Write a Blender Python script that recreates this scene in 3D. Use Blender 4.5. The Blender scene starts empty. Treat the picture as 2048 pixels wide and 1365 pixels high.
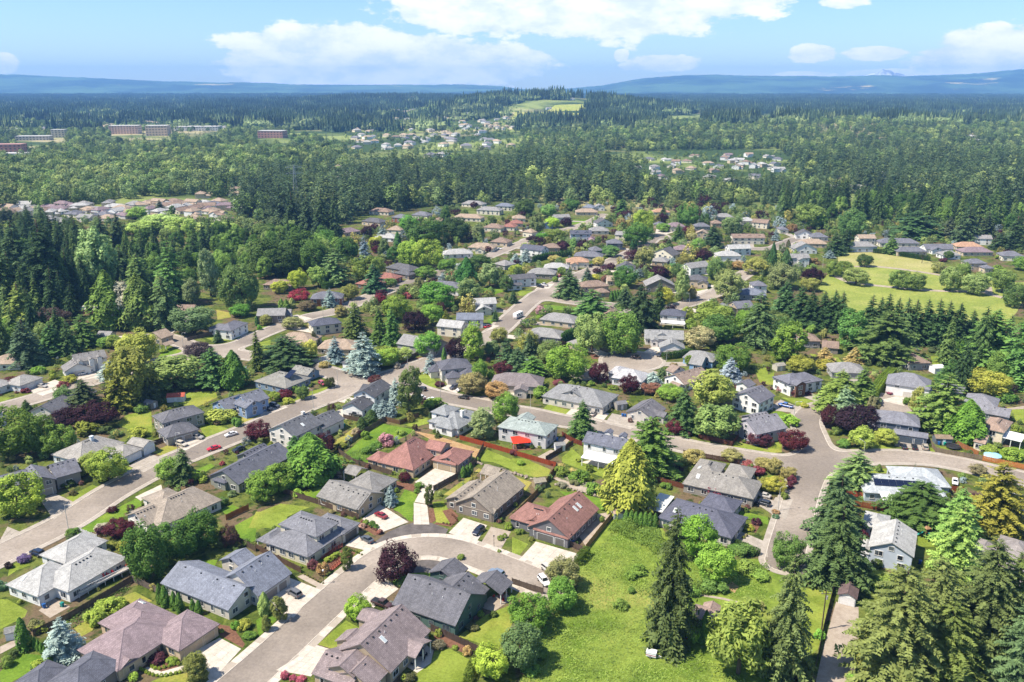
import bpy, math, random
import numpy as np
random.seed(7)
rng = np.random.default_rng(11)
R = math.radians
S = bpy.context.scene
COL = S.collection

# ------------------------------------------------------------------ camera
F, PX, PY, YH, CH = 1680.0, 1024.0, 682.5, 170.0, 120.0
P = math.atan((PY - YH) / F)
SP, CP = math.sin(P), math.cos(P)
cam = bpy.data.cameras.new('camera'); cam.lens = F * 36.0 / 2048.0; cam.sensor_width = 36.0
cam.clip_start = 1.0; cam.clip_end = 60000.0
co = bpy.data.objects.new('camera', cam); COL.objects.link(co)
co.location = (0, 0, CH); co.rotation_euler = (math.pi / 2 - P, 0, 0)
S.camera = co

# ------------------------------------------------------------------ sky, sun, exposure
SUN_AZ = R(-106.0)       # measured from +Y clockwise: sun stands to the left and a little behind the camera
SUN_EL = R(57.0)
HAZE_D, HAZE_C = 7.0e-5, (0.22, 0.48, 1.0)
sd = (math.sin(SUN_AZ) * math.cos(SUN_EL), math.cos(SUN_AZ) * math.cos(SUN_EL), math.sin(SUN_EL))
sun = bpy.data.lights.new('sun', 'SUN'); sun.energy = 4.6; sun.angle = R(0.53); sun.color = (1.0, 0.905, 0.77)
so = bpy.data.objects.new('sun', sun); COL.objects.link(so)
from mathutils import Vector
so.rotation_euler = Vector(sd).to_track_quat('Z', 'Y').to_euler(); so.location = (0, 0, 300)

W = bpy.data.worlds.new('World'); S.world = W; W.use_nodes = True
wt = W.node_tree; wn = wt.nodes; wl = wt.links
for n in list(wn): wn.remove(n)
def WN(t, **k):
    n = wn.new(t)
    for a, b in k.items(): setattr(n, a, b)
    return n
def wmath(op, a, b=None, clamp=False):
    n = WN('ShaderNodeMath', operation=op, use_clamp=clamp)
    for i, v in enumerate((a, b)):
        if v is None: continue
        if isinstance(v, (int, float)): n.inputs[i].default_value = v
        else: wl.new(v, n.inputs[i])
    return n.outputs[0]
sky = WN('ShaderNodeTexSky', sky_type='NISHITA', sun_disc=False, sun_elevation=SUN_EL, sun_rotation=SUN_AZ,
         altitude=100.0, air_density=1.0, dust_density=0.2, ozone_density=3.0)
tint = WN('ShaderNodeMix', data_type='RGBA', blend_type='MULTIPLY'); tint.inputs[0].default_value = 1.0
wl.new(sky.outputs[0], tint.inputs[6]); tint.inputs[7].default_value = (0.70, 0.82, 0.94, 1)
bg = WN('ShaderNodeBackground'); bg.inputs[1].default_value = 0.098; wl.new(tint.outputs[2], bg.inputs[0])
tc = WN('ShaderNodeTexCoord'); sx = WN('ShaderNodeSeparateXYZ'); wl.new(tc.outputs['Generated'], sx.inputs[0])
az = wmath('ARCTAN2', sx.outputs[0], sx.outputs[1]); el = wmath('ARCSINE', sx.outputs[2])
cv = WN('ShaderNodeCombineXYZ'); wl.new(az, cv.inputs[0]); wl.new(el, cv.inputs[1])
nz = WN('ShaderNodeTexNoise'); nz.inputs['Scale'].default_value = 17.0; nz.inputs['Detail'].default_value = 9.0; nz.inputs['Roughness'].default_value = 0.62
st = WN('ShaderNodeVectorMath', operation='MULTIPLY'); wl.new(cv.outputs[0], st.inputs[0]); st.inputs[1].default_value = (1.0, 2.2, 1.0)
wl.new(st.outputs[0], nz.inputs['Vector'])
acc = None
CL = [(640, 114, 200, 66), (800, 122, 250, 56), (960, 128, 150, 44), (560, 100, 100, 30), (700, 88, 110, 40),
      (1000, 14, 240, 58), (1200, 8, 330, 70), (1400, 0, 170, 36), (880, 28, 90, 28),
      (1990, 112, 140, 52), (2110, 118, 160, 66), (1900, 116, 70, 30), (1620, 107, 46, 17), (1742, 107, 62, 13),
      (1320, 127, 74, 17), (1262, 134, 30, 9), (1240, 112, 16, 12), (0, 126, 34, 20), (1668, 4, 48, 14), (1765, 147, 70, 8), (1610, 150, 60, 6)]
for (x, y, rx, ry) in CL:
    a0 = math.atan2((x - PX) / F, 1 / CP); v = (y - PY) / F
    e0 = math.asin(-(SP + v * CP) / math.sqrt(1 + v * v + ((x - PX) / F) ** 2))
    s1 = WN('ShaderNodeVectorMath', operation='SUBTRACT'); wl.new(cv.outputs[0], s1.inputs[0]); s1.inputs[1].default_value = (a0, e0, 0)
    s2 = WN('ShaderNodeVectorMath', operation='MULTIPLY'); wl.new(s1.outputs[0], s2.inputs[0]); s2.inputs[1].default_value = (F / rx, F / ry, 0)
    s3 = WN('ShaderNodeVectorMath', operation='LENGTH'); wl.new(s2.outputs[0], s3.inputs[0])
    m = wmath('SUBTRACT', 1.0, s3.outputs['Value'])
    acc = m if acc is None else wmath('MAXIMUM', acc, m)
# the same kind of scattered fair-weather cloud over the rest of the sky
nz2 = WN('ShaderNodeTexNoise'); nz2.inputs['Scale'].default_value = 4.0; nz2.inputs['Detail'].default_value = 6.0
wl.new(tc.outputs['Generated'], nz2.inputs['Vector'])
hi = WN('ShaderNodeMapRange'); wl.new(el, hi.inputs[0]); hi.inputs[1].default_value = 0.11; hi.inputs[2].default_value = 0.22
gen = wmath('MULTIPLY', wmath('SUBTRACT', nz2.outputs[0], 0.56), 4.0)
gen = wmath('SUBTRACT', wmath('MULTIPLY', wmath('ADD', gen, 1.0), hi.outputs[0]), 1.0)
acc = wmath('MAXIMUM', acc, gen)
den = wmath('ADD', wmath('MAXIMUM', acc, -0.6), wmath('MULTIPLY', wmath('SUBTRACT', nz.outputs[0], 0.50), 1.7))
mr = WN('ShaderNodeMapRange', interpolation_type='SMOOTHSTEP'); wl.new(den, mr.inputs[0])
mr.inputs[1].default_value = 0.0; mr.inputs[2].default_value = 0.20; mr.inputs[4].default_value = 0.96
cr = WN('ShaderNodeMapRange', interpolation_type='SMOOTHSTEP'); wl.new(nz.outputs[0], cr.inputs[0])
cr.inputs[1].default_value = 0.35; cr.inputs[2].default_value = 0.62
cm = WN('ShaderNodeMix', data_type='RGBA'); wl.new(cr.outputs[0], cm.inputs[0])
cm.inputs[6].default_value = (0.66, 0.74, 0.82, 1); cm.inputs[7].default_value = (0.95, 0.95, 0.95, 1)
bg2 = WN('ShaderNodeBackground'); wl.new(cm.outputs[2], bg2.inputs[0]); bg2.inputs[1].default_value = 0.74
ms = WN('ShaderNodeMixShader'); wl.new(mr.outputs[0], ms.inputs[0]); wl.new(bg.outputs[0], ms.inputs[1]); wl.new(bg2.outputs[0], ms.inputs[2])
wo = WN('ShaderNodeOutputWorld'); wl.new(ms.outputs[0], wo.inputs[0])

S.view_settings.view_transform = 'Standard'; S.view_settings.look = 'None'
S.view_settings.exposure = 0.92; S.view_settings.gamma = 1.0; S.view_settings.use_curve_mapping = False
S.render.engine = 'CYCLES'
cy = S.cycles
cy.max_bounces = 5; cy.diffuse_bounces = 2; cy.glossy_bounces = 2; cy.transmission_bounces = 3; cy.transparent_max_bounces = 6; cy.volume_bounces = 1
cy.caustics_reflective = False; cy.caustics_refractive = False
cy.use_denoising = True; cy.denoiser = 'OPENIMAGEDENOISE'; cy.denoising_input_passes = 'RGB_ALBEDO_NORMAL'
cy.use_adaptive_sampling = True; cy.adaptive_threshold = 0.02
cy.sample_clamp_indirect = 4.0

# ------------------------------------------------------------------ geometry of the photograph
def ray(px, py):
    x = (px - PX) / F; v = (py - PY) / F
    return x, CP - v * SP, -(SP + v * CP)
def g(px, py, h=0.0):
    dx, dy, dz = ray(px, py); t = (CH - h) / -dz
    return (dx * t, dy * t)
def gt(px, py):
    dx, dy, dz = ray(px, py); t = 800.0
    while t < 16000:
        if CH + dz * t < float(hz(dx * t, dy * t)): break
        t += 12.0
    return (dx * t, dy * t)
def tree_dims(x, yt, yb, wpx, front=0.0):
    bx, by = g(x, yb); z = by * CP + CH * SP; wm = wpx * z / F
    by2 = by + front * wm; bx = bx * by2 / by
    v = (yt - PY) / F
    h = CH - by2 * (SP + v * CP) / (CP - v * SP)
    return bx, by2, h, wm
T = {}
for i, r in enumerate('ABC'):
    for j in range(4): T[r + str(j)] = (512 * j, (1024, 700, 400)[i])
def tp(t, x, y):
    ox, oy = T[t]; return ox + x / 4.0, oy + y / 4.0
# ------------------------------------------------------------------ materials
def lin(h):
    h = h.lstrip('#')
    o = []
    for i in (0, 2, 4):
        c = int(h[i:i + 2], 16) / 255.0
        o.append(c / 12.92 if c <= 0.04045 else ((c + 0.055) / 1.055) ** 2.4)
    return tuple(o)
def C(h, k=1.0):
    r = lin(h); return (r[0] * k, r[1] * k, r[2] * k, 1.0)
class M:
    """small node builder"""
    def __init__(s, name, rough=0.8, spec=0.3):
        s.m = bpy.data.materials.new(name); s.m.use_nodes = True
        s.t = s.m.node_tree; s.n = s.t.nodes; s.l = s.t.links
        s.b = s.n['Principled BSDF']; s.b.inputs['Roughness'].default_value = rough
        s.b.inputs['Specular IOR Level'].default_value = spec
    def N(s, t, **k):
        n = s.n.new(t)
        for a, b in k.items(): setattr(n, a, b)
        return n
    def put(s, sock, v):
        if isinstance(v, (int, float, tuple)): sock.default_value = v
        else: s.l.new(v, sock)
    def coord(s, kind='Object'): return s.N('ShaderNodeTexCoord').outputs[kind]
    def geo(s): return s.N('ShaderNodeNewGeometry').outputs['Position']
    def map(s, vec, scale=(1, 1, 1), rot=(0, 0, 0)):
        n = s.N('ShaderNodeMapping'); s.l.new(vec, n.inputs[0]); n.inputs['Scale'].default_value = scale; n.inputs['Rotation'].default_value = rot
        return n.outputs[0]
    def noise(s, vec, scale, detail=4, rough=0.55, dist=0.0):
        n = s.N('ShaderNodeTexNoise'); s.l.new(vec, n.inputs['Vector']); n.inputs['Scale'].default_value = scale
        n.inputs['Detail'].default_value = detail; n.inputs['Roughness'].default_value = rough; n.inputs['Distortion'].default_value = dist
        return n.outputs[0]
    def rng(s, v, a, b, c=0.0, d=1.0, smooth=True):
        n = s.N('ShaderNodeMapRange'); 
        if smooth: n.interpolation_type = 'SMOOTHSTEP'
        s.put(n.inputs[0], v)
        for i, x in enumerate((a, b, c, d)): n.inputs[i + 1].default_value = x
        return n.outputs[0]
    def mix(s, f, a, b, mode='MIX'):
        n = s.N('ShaderNodeMix', data_type='RGBA', blend_type=mode); s.put(n.inputs[0], f); s.put(n.inputs[6], a); s.put(n.inputs[7], b)
        return n.outputs[2]
    def math(s, op, a, b=0.0):
        n = s.N('ShaderNodeMath', operation=op); s.put(n.inputs[0], a); s.put(n.inputs[1], b); return n.outputs[0]
    def scale(s, col, f):   # colour times scalar
        n = s.N('ShaderNodeVectorMath', operation='SCALE'); s.put(n.inputs[0], col); s.put(n.inputs['Scale'], f); return n.outputs[0]
    def bump(s, h, strength=0.3, dist=0.02):
        n = s.N('ShaderNodeBump'); s.l.new(h, n.inputs['Height']); n.inputs['Strength'].default_value = strength; n.inputs['Distance'].default_value = dist
        s.l.new(n.outputs[0], s.b.inputs['Normal'])
    def base(s, c): s.put(s.b.inputs['Base Color'], c); return s
    def attr(s, name): return s.N('ShaderNodeAttribute', attribute_name=name)
    def oc(s): return s.N('ShaderNodeObjectInfo').outputs['Color']
    def orand(s): return s.N('ShaderNodeObjectInfo').outputs['Random']
MT = {}
def mk_plain(name, col, rough=0.7, spec=0.3, metal=0.0):
    m = M(name, rough, spec); m.base(col); m.b.inputs['Metallic'].default_value = metal; MT[name] = m.m; return m
# roof shingles: object colour, courses and mottling from UV in metres
m = M('shingle', 0.9, 0.15)
uv = m.N('ShaderNodeUVMap').outputs[0]
br = m.N('ShaderNodeTexBrick'); m.l.new(uv, br.inputs['Vector'])
br.inputs['Scale'].default_value = 1.0; br.inputs['Brick Width'].default_value = 0.62; br.inputs['Row Height'].default_value = 0.30
br.inputs['Mortar Size'].default_value = 0.025; br.inputs['Color1'].default_value = (0.84, 0.84, 0.84, 1); br.inputs['Color2'].default_value = (1.14, 1.14, 1.14, 1)
br.inputs['Mortar'].default_value = (0.55, 0.55, 0.55, 1); br.inputs['Bias'].default_value = 0.0
p3 = m.geo()
n1 = m.rng(m.noise(p3, 0.45, 5, 0.6), 0.3, 0.7, 0.88, 1.12)
n2 = m.rng(m.noise(m.map(uv, (1.6, 0.16, 1)), 1.0, 4, 0.6), 0.3, 0.75, 1.10, 0.84)
n3 = m.rng(m.noise(p3, 7.0, 3, 0.7), 0.25, 0.75, 0.87, 1.13)
c = m.mix(1.0, m.oc(), br.outputs[0], 'MULTIPLY')
m.base(m.scale(m.scale(m.scale(c, n1), n2), n3)); m.bump(br.outputs['Fac'], 0.4, -0.02); MT['shingle'] = m.m
# lap siding
m = M('siding', 0.75, 0.25)
z = m.N('ShaderNodeSeparateXYZ'); m.l.new(m.geo(), z.inputs[0])
lap = m.math('FRACT', m.math('MULTIPLY', z.outputs[2], 4.0))
n1 = m.rng(m.noise(m.geo(), 0.5, 4), 0.3, 0.7, 0.93, 1.05)
m.base(m.scale(m.scale(m.oc(), n1), m.rng(lap, 0.0, 0.14, 0.80, 1.0))); m.bump(lap, 0.3, 0.02); MT['siding'] = m.m
m = M('stone_cladding', 0.9, 0.2)
v = m.N('ShaderNodeTexVoronoi'); v.inputs['Scale'].default_value = 3.2; m.l.new(m.geo(), v.inputs['Vector'])
m.base(m.mix(v.outputs['Color'], C('8f8072', .7), C('c2b5a4', .7))); m.bump(v.outputs['Distance'], 0.6, 0.05); MT['stone'] = m.m
m = M('painted', 0.55, 0.35); m.base(m.scale(m.oc(), m.rng(m.noise(m.geo(), 1.3, 4), 0.3, 0.7, 0.94, 1.05))); MT['painted'] = m.m
mk_plain('trim_white', C('efefec', .85), 0.5); mk_plain('dark_metal', C('303234'), 0.5, 0.4, 0.3)
m = M('window_glass', 0.08, 0.6); m.base(m.mix(m.rng(m.noise(m.geo(), 0.35, 2), 0.4, 0.6), (0.018, 0.022, 0.028, 1), (0.10, 0.12, 0.14, 1))); MT['glass'] = m.m
mk_plain('car_glass', (0.012, 0.016, 0.02, 1), 0.05, 0.7); mk_plain('tyre', (0.012, 0.012, 0.013, 1), 0.85)
mk_plain('rim', (0.5, 0.5, 0.52, 1), 0.35, 0.5, 0.8); mk_plain('headlight', (0.75, 0.77, 0.8, 1), 0.15, 0.6); mk_plain('taillight', (0.35, 0.01, 0.01, 1), 0.2, 0.6)
mk_plain('galvanised', C('c9c9c6', .8), 0.45, 0.5, 0.25); mk_plain('solar_cell', (0.010, 0.014, 0.035, 1), 0.12, 0.7)
mk_plain('skylight_glass', C('c8d2d4', .8), 0.1, 0.6); mk_plain('rubber', (0.02, 0.02, 0.022, 1), 0.8)
m = M('car_paint', 0.28, 0.5); m.base(m.oc()); m.b.inputs['Coat Weight'].default_value = 0.6; m.b.inputs['Coat Roughness'].default_value = 0.06; MT['car_paint'] = m.m
# ground coverings
m = M('asphalt', 0.92, 0.2); p = m.geo()
a = m.rng(m.noise(p, 0.10, 5, 0.6), 0.32, 0.68); b = m.rng(m.noise(p, 1.1, 6, 0.75), 0.3, 0.7, 0.84, 1.14)
d = m.rng(m.noise(p, 0.022, 3, 0.5), 0.42, 0.58)
c = m.mix(a, C('8d8378', .98), C('9b9186', .98)); c = m.mix(m.math('MULTIPLY', d, 0.75), c, C('746c64', .98))
vor = m.N('ShaderNodeTexVoronoi', feature='DISTANCE_TO_EDGE'); vor.inputs['Scale'].default_value = 0.13
dd = m.N('ShaderNodeVectorMath', operation='ADD'); m.l.new(p, dd.inputs[0])
nv = m.N('ShaderNodeTexNoise'); nv.inputs['Scale'].default_value = 0.4; nv.inputs['Detail'].default_value = 5; m.l.new(p, nv.inputs['Vector'])
sc = m.N('ShaderNodeVectorMath', operation='SCALE'); m.l.new(nv.outputs['Color'], sc.inputs[0]); sc.inputs['Scale'].default_value = 5.0
m.l.new(sc.outputs[0], dd.inputs[1]); m.l.new(dd.outputs[0], vor.inputs['Vector'])
cr = m.rng(vor.outputs['Distance'], 0.0, 0.012, 0.80, 1.0)
m.base(m.scale(m.scale(c, b), cr)); m.bump(m.noise(p, 18, 3, 0.7), 0.3, 0.02); MT['asphalt'] = m.m
m = M('asphalt_fresh', 0.92, 0.2); p = m.geo(); m.base(m.scale(m.mix(m.rng(m.noise(p, 0.3, 5, 0.65), .35, .65), C('5c5754', .8), C('716b68', .8)), m.rng(m.noise(p, 3, 4, .7), .3, .7, .9, 1.1))); MT['asphalt_fresh'] = m.m
def concrete(name, c1, c2):
    m = M(name, 0.85, 0.25); p = m.geo()
    r = m.rng(m.orand(), 0, 1, 0.95, 1.04, False)
    c = m.mix(m.rng(m.noise(p, 0.5, 5, 0.65), 0.3, 0.7), c1, c2)
    m.base(m.scale(m.scale(c, m.rng(m.noise(p, 4, 4, 0.7), 0.25, 0.75, 0.88, 1.08)), r)); m.bump(m.noise(p, 20, 3), 0.2, 0.01); MT[name] = m.m
concrete('concrete', C('c2b8aa', .80), C('d6cdc0', .80)); concrete('concrete_old', C('a39a8e', .78), C('b9b0a4', .78)); concrete('joint', C('a89e90', .8), C('b3a99c', .8))
concrete('gravel', C('a89a8a', .75), C('bdb0a0', .75))
def grassy(name, c1, c2, c3, s1=0.16, s2=1.6):
    m = M(name, 0.95, 0.12); p = m.geo()
    c = m.mix(m.rng(m.noise(p, s1, 5, 0.6, 0.6), 0.36, 0.64), c1, c2)
    c = m.mix(m.rng(m.noise(p, s1 * 0.35, 4, 0.6), 0.50, 0.72), c, c3)
    f = m.rng(m.noise(p, s2, 6, 0.75), 0.25, 0.75, 0.72, 1.28)
    m.base(m.scale(m.scale(c, f), m.rng(m.noise(p, 9.0, 3, 0.8), 0.25, 0.75, 0.8, 1.2))); m.bump(m.noise(p, 8, 4, 0.8), 0.9, 0.10); MT[name] = m.m
grassy('lawn', C('7d8f34', .66), C('97a846', .66), C('a8a84e', .68))
grassy('lawn_lush', C('668a2c', .62), C('7f9f36', .64), C('92a83e', .64))
grassy('lawn_dry', C('a2a04a', .68), C('b3a85c', .68), C('8a9a3c', .64))
grassy('meadow', C('6f8c30', .62), C('92a546', .66), C('aaa95c', .68), 0.09, 0.8)
grassy('park_grass', C('8b9a48', .72), C('a0a856', .72), C('b0ae6a', .74), 0.05, 0.7)
grassy('park_dry', C('a9a862', .70), C('b8b276', .70), C('95a650', .68), 0.05, 0.7)
grassy('hay_field', C('b9b766', .72), C('a6b34f', .70), C('c4bd7e', .72), 0.01, 0.1)
m = M('mulch', 0.95, 0.1); p = m.geo(); m.base(m.scale(m.mix(m.rng(m.noise(p, 1.2, 5, .7), .3, .7), C('6e4f40', .72), C('8f6a55', .72)), m.rng(m.noise(p, 7, 4, .8), .25, .75, .7, 1.3))); m.bump(m.noise(p, 9, 4, .8), .8, .06); MT['mulch'] = m.m
m = M('bare_earth', 0.95, 0.1); p = m.geo(); m.base(m.scale(m.mix(m.rng(m.noise(p, .5, 5, .7), .3, .7), C('b08a5e', .72), C('c9aa80', .72)), m.rng(m.noise(p, 4, 5, .8), .25, .75, .7, 1.25))); m.bump(m.noise(p, 3, 5, .8), .9, .2); MT['bare_earth'] = m.m
# the general ground: yards of grass, beds and bare patches near; woodland floor and fields far off
m = M('ground', 0.95, 0.1); p = m.geo()
c = m.mix(m.rng(m.noise(p, 0.10, 5, 0.6, 0.8), 0.42, 0.56), C('62752f', .55), C('7f8a42', .58))
c = m.mix(m.rng(m.noise(p, 0.055, 4, 0.6, 0.5), 0.47, 0.60), c, C('85735a', .58))
c = m.mix(m.rng(m.noise(p, 0.30, 5, 0.65), 0.52, 0.62), c, C('4a5c2a', .5))
sp = m.N('ShaderNodeSeparateXYZ'); m.l.new(p, sp.inputs[0])
far = m.rng(sp.outputs[1], 700, 1000)
fc = m.mix(m.rng(m.noise(p, 0.004, 5, 0.6, 0.4), 0.45, 0.62), C('4a6236', .6), C('93a05c', .75))
fc = m.mix(m.rng(m.noise(p, 0.0016, 5, 0.6), 0.52, 0.62), fc, C('bfb48a', .75))
c = m.mix(far, c, fc)
m.base(m.scale(c, m.rng(m.noise(p, 1.5, 6, 0.75), 0.25, 0.75, 0.65, 1.3))); m.bump(m.noise(p, 5, 4, .8), .8, .1); MT['ground'] = m.m
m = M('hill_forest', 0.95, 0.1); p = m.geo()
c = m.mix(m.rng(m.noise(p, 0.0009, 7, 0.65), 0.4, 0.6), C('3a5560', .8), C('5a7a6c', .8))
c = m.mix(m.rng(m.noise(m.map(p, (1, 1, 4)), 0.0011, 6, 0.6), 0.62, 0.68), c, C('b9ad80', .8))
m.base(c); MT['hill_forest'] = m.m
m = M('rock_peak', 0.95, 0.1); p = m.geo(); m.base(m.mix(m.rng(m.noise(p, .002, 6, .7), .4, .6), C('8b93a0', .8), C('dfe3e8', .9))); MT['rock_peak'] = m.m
# wood
m = M('fence_wood', 0.9, 0.15); p = m.geo()
m.base(m.scale(m.scale(m.oc(), m.rng(m.noise(m.map(p, (4, 4, 0.6)), 1.2, 5, .7), .25, .75, .72, 1.25)), m.rng(m.noise(p, .3, 3), .3, .7, .85, 1.12))); MT['fence_wood'] = m.m
m = M('bark', 0.95, 0.1); p = m.geo(); m.base(m.mix(m.noise(m.map(p, (3, 3, .6)), 1.5, 5, .7), C('4a3d33', .7), C('86786a', .7))); MT['bark'] = m.m
# foliage: object colour, tone per leaf clump, little shift per plant; thin leaves let some light through
def foliage(name, trans=0.22, fixed=None):
    m = M(name, 0.75, 0.18)
    t = m.attr('tone').outputs['Fac']
    r = m.rng(m.orand(), 0, 1, 0.86, 1.14, False) if fixed is None else m.rng(m.orand(), 0, 1, 0.62, 1.40, False)
    col = m.oc()
    if fixed is not None: rgb = m.N('ShaderNodeRGB'); rgb.outputs[0].default_value = fixed; col = rgb.outputs[0]
    hs = m.N('ShaderNodeHueSaturation'); m.l.new(col, hs.inputs['Color'])
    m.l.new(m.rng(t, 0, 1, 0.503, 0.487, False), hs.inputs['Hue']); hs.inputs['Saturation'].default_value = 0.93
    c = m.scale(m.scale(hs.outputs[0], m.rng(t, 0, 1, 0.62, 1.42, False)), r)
    m.base(c)
    tr = m.N('ShaderNodeBsdfTranslucent'); m.l.new(m.scale(c, 1.25), tr.inputs[0])
    mx = m.N('ShaderNodeMixShader'); mx.inputs[0].default_value = trans
    m.l.new(m.b.outputs[0], mx.inputs[1]); m.l.new(tr.outputs[0], mx.inputs[2]); m.l.new(mx.outputs[0], m.n['Material Output'].inputs[0])
    MT[name] = m.m; return m.m
foliage('leaf', 0.30); foliage('needle', 0.16); foliage('canopy', 0.10)
# ------------------------------------------------------------------ mesh helpers
def mesh(name, V, Fc, mats=(), fm=None, smooth=False, uv=None):
    me = bpy.data.meshes.new(name); me.from_pydata([tuple(v) for v in V], [], [tuple(f) for f in Fc])
    for x in mats: me.materials.append(MT[x] if isinstance(x, str) else x)
    if fm is not None: me.polygons.foreach_set('material_index', np.array(fm, dtype=np.int32))
    if smooth: me.polygons.foreach_set('use_smooth', np.ones(len(me.polygons), dtype=bool))
    if uv is not None:
        l = me.uv_layers.new(name='UVMap'); l.data.foreach_set('uv', np.array(uv, dtype=np.float32).ravel())
    me.update(); return me
def obj(name, me, parent=None, loc=(0, 0, 0), rz=0.0, color=None):
    o = bpy.data.objects.new(name, me); COL.objects.link(o); o.location = loc; o.rotation_euler = (0, 0, rz)
    if parent is not None: o.parent = parent
    if color is not None: o.color = color
    return o
def tag(o, label=None, cat=None, group=None, kind=None):
    if label: o['label'] = label
    if cat: o['category'] = cat
    if group: o['group'] = group
    if kind: o['kind'] = kind
    return o
def empty(name, loc, rz=0.0):
    o = bpy.data.objects.new(name, None); COL.objects.link(o); o.location = loc; o.rotation_euler = (0, 0, rz); o.empty_display_size = 0.3
    return o
class MB:
    def __init__(s): s.V = []; s.F = []; s.M = []
    def quad(s, a, b, c, d, m=0):
        n = len(s.V); s.V += [a, b, c, d]; s.F.append((n, n + 1, n + 2, n + 3)); s.M.append(m)
    def poly(s, pts, m=0):
        n = len(s.V); s.V += list(pts); s.F.append(tuple(range(n, n + len(pts)))); s.M.append(m)
    def box(s, x0, x1, y0, y1, z0, z1, m=0, taper=0.0):
        n = len(s.V); t = taper
        s.V += [(x0, y0, z0), (x1, y0, z0), (x1, y1, z0), (x0, y1, z0), (x0 + t, y0 + t, z1), (x1 - t, y0 + t, z1), (x1 - t, y1 - t, z1), (x0 + t, y1 - t, z1)]
        for f in ((3, 2, 1, 0), (4, 5, 6, 7), (0, 1, 5, 4), (1, 2, 6, 5), (2, 3, 7, 6), (3, 0, 4, 7)): s.F.append(tuple(n + i for i in f)); s.M.append(m)
    def tube(s, p, q, r0, r1=None, k=8, m=0, caps=True):
        r1 = r0 if r1 is None else r1
        p = Vector(p); q = Vector(q); d = (q - p).normalized(); a = d.orthogonal().normalized(); b = d.cross(a); n = len(s.V)
        for c, r in ((p, r0), (q, r1)):
            for i in range(k):
                t = 2 * math.pi * i / k; s.V.append(tuple(c + a * (r * math.cos(t)) + b * (r * math.sin(t))))
        for i in range(k): j = (i + 1) % k; s.F.append((n + i, n + j, n + k + j, n + k + i)); s.M.append(m)
        if caps: s.F.append(tuple(n + i for i in reversed(range(k)))); s.M.append(m); s.F.append(tuple(n + k + i for i in range(k))); s.M.append(m)
    def me(s, name, mats, smooth=False, uv=None): return mesh(name, s.V, s.F, mats, s.M, smooth, uv)

# ------------------------------------------------------------------ terrain
def bumpf(x, y, cx, cy, rx, ry): 
    d = ((x - cx) / rx) ** 2 + ((y - cy) / ry) ** 2
    return np.exp(-d * 1.6)
def hz(x, y):
    return (74 * bumpf(x, y, 130, 3700, 620, 900) + 40 * bumpf(x, y, -700, 5200, 900, 900) + 22 * bumpf(x, y, 900, 2300, 700, 500)) * np.clip((np.asarray(y) - 1350) / 500, 0, 1)
ys = np.concatenate([np.linspace(-300, 1300, 9), np.linspace(1400, 7000, 57), np.array([8000, 10000, 12000, 15500])])
def make_ground():
    V = []; Fc = []; nx = 61
    for y in ys:
        hw = max(500.0, abs(y) * 0.9 + 300)
        for i in range(nx):
            x = -hw + 2 * hw * i / (nx - 1); V.append((x, float(y), float(hz(x, y))))
    for j in range(len(ys) - 1):
        for i in range(nx - 1): a = j * nx + i; Fc.append((a, a + 1, a + nx + 1, a + nx))
    tag(obj('ground', mesh('ground', V, Fc, ['ground'], smooth=True)), kind='structure')
make_ground()
def ridge(name, dist, prof, depth, mat, seed):
    """a range of hills: prof = [(pixel x, pixel y of the skyline)]"""
    r = np.random.default_rng(seed); V = []; Fc = []; nx = 260; nd = 9
    xs = np.linspace(prof[0][0], prof[-1][0], nx); py = np.interp(xs, [p[0] for p in prof], [p[1] for p in prof])
    n1 = np.interp(np.arange(nx), np.arange(0, nx + 8, 8), r.normal(0, 1, len(np.arange(0, nx + 8, 8))))
    n2 = r.normal(0, 1, nx)
    py = py + n1 * 1.1 + n2 * 0.25
    for j in range(nd):
        t = j / (nd - 1)
        for i in range(nx):
            D = dist + depth * t; X = (xs[i] - PX) / F * (dist + depth) / CP
            x, dy, dz = ray(xs[i], py[i]); top = CH + (dist + depth) * dz / dy
            s = math.sin(t * math.pi / 2) ** 1.3
            V.append((X * D / (dist + depth), D, -8 + (top + 8) * s * (1 + 0.10 * (1 - t) * float(n1[(i * 2 + j * 17) % nx]))))
    for j in range(nd - 1):
        for i in range(nx - 1): a = j * nx + i; Fc.append((a, a + 1, a + nx + 1, a + nx))
    tag(obj(name, mesh(name, V, Fc, [mat], smooth=True)), kind='structure')
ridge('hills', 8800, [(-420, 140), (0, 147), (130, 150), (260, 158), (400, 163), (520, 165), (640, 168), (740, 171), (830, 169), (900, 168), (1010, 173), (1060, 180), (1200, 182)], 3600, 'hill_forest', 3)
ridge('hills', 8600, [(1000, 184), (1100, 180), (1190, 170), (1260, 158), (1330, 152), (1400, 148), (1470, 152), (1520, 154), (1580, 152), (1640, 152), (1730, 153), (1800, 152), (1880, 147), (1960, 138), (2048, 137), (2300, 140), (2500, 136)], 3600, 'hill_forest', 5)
ridge('mountain', 13000, [(1600, 160), (1660, 153), (1688, 145), (1698, 140), (1712, 141), (1726, 147), (1760, 152), (1830, 160)], 1200, 'rock_peak', 8)

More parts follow.
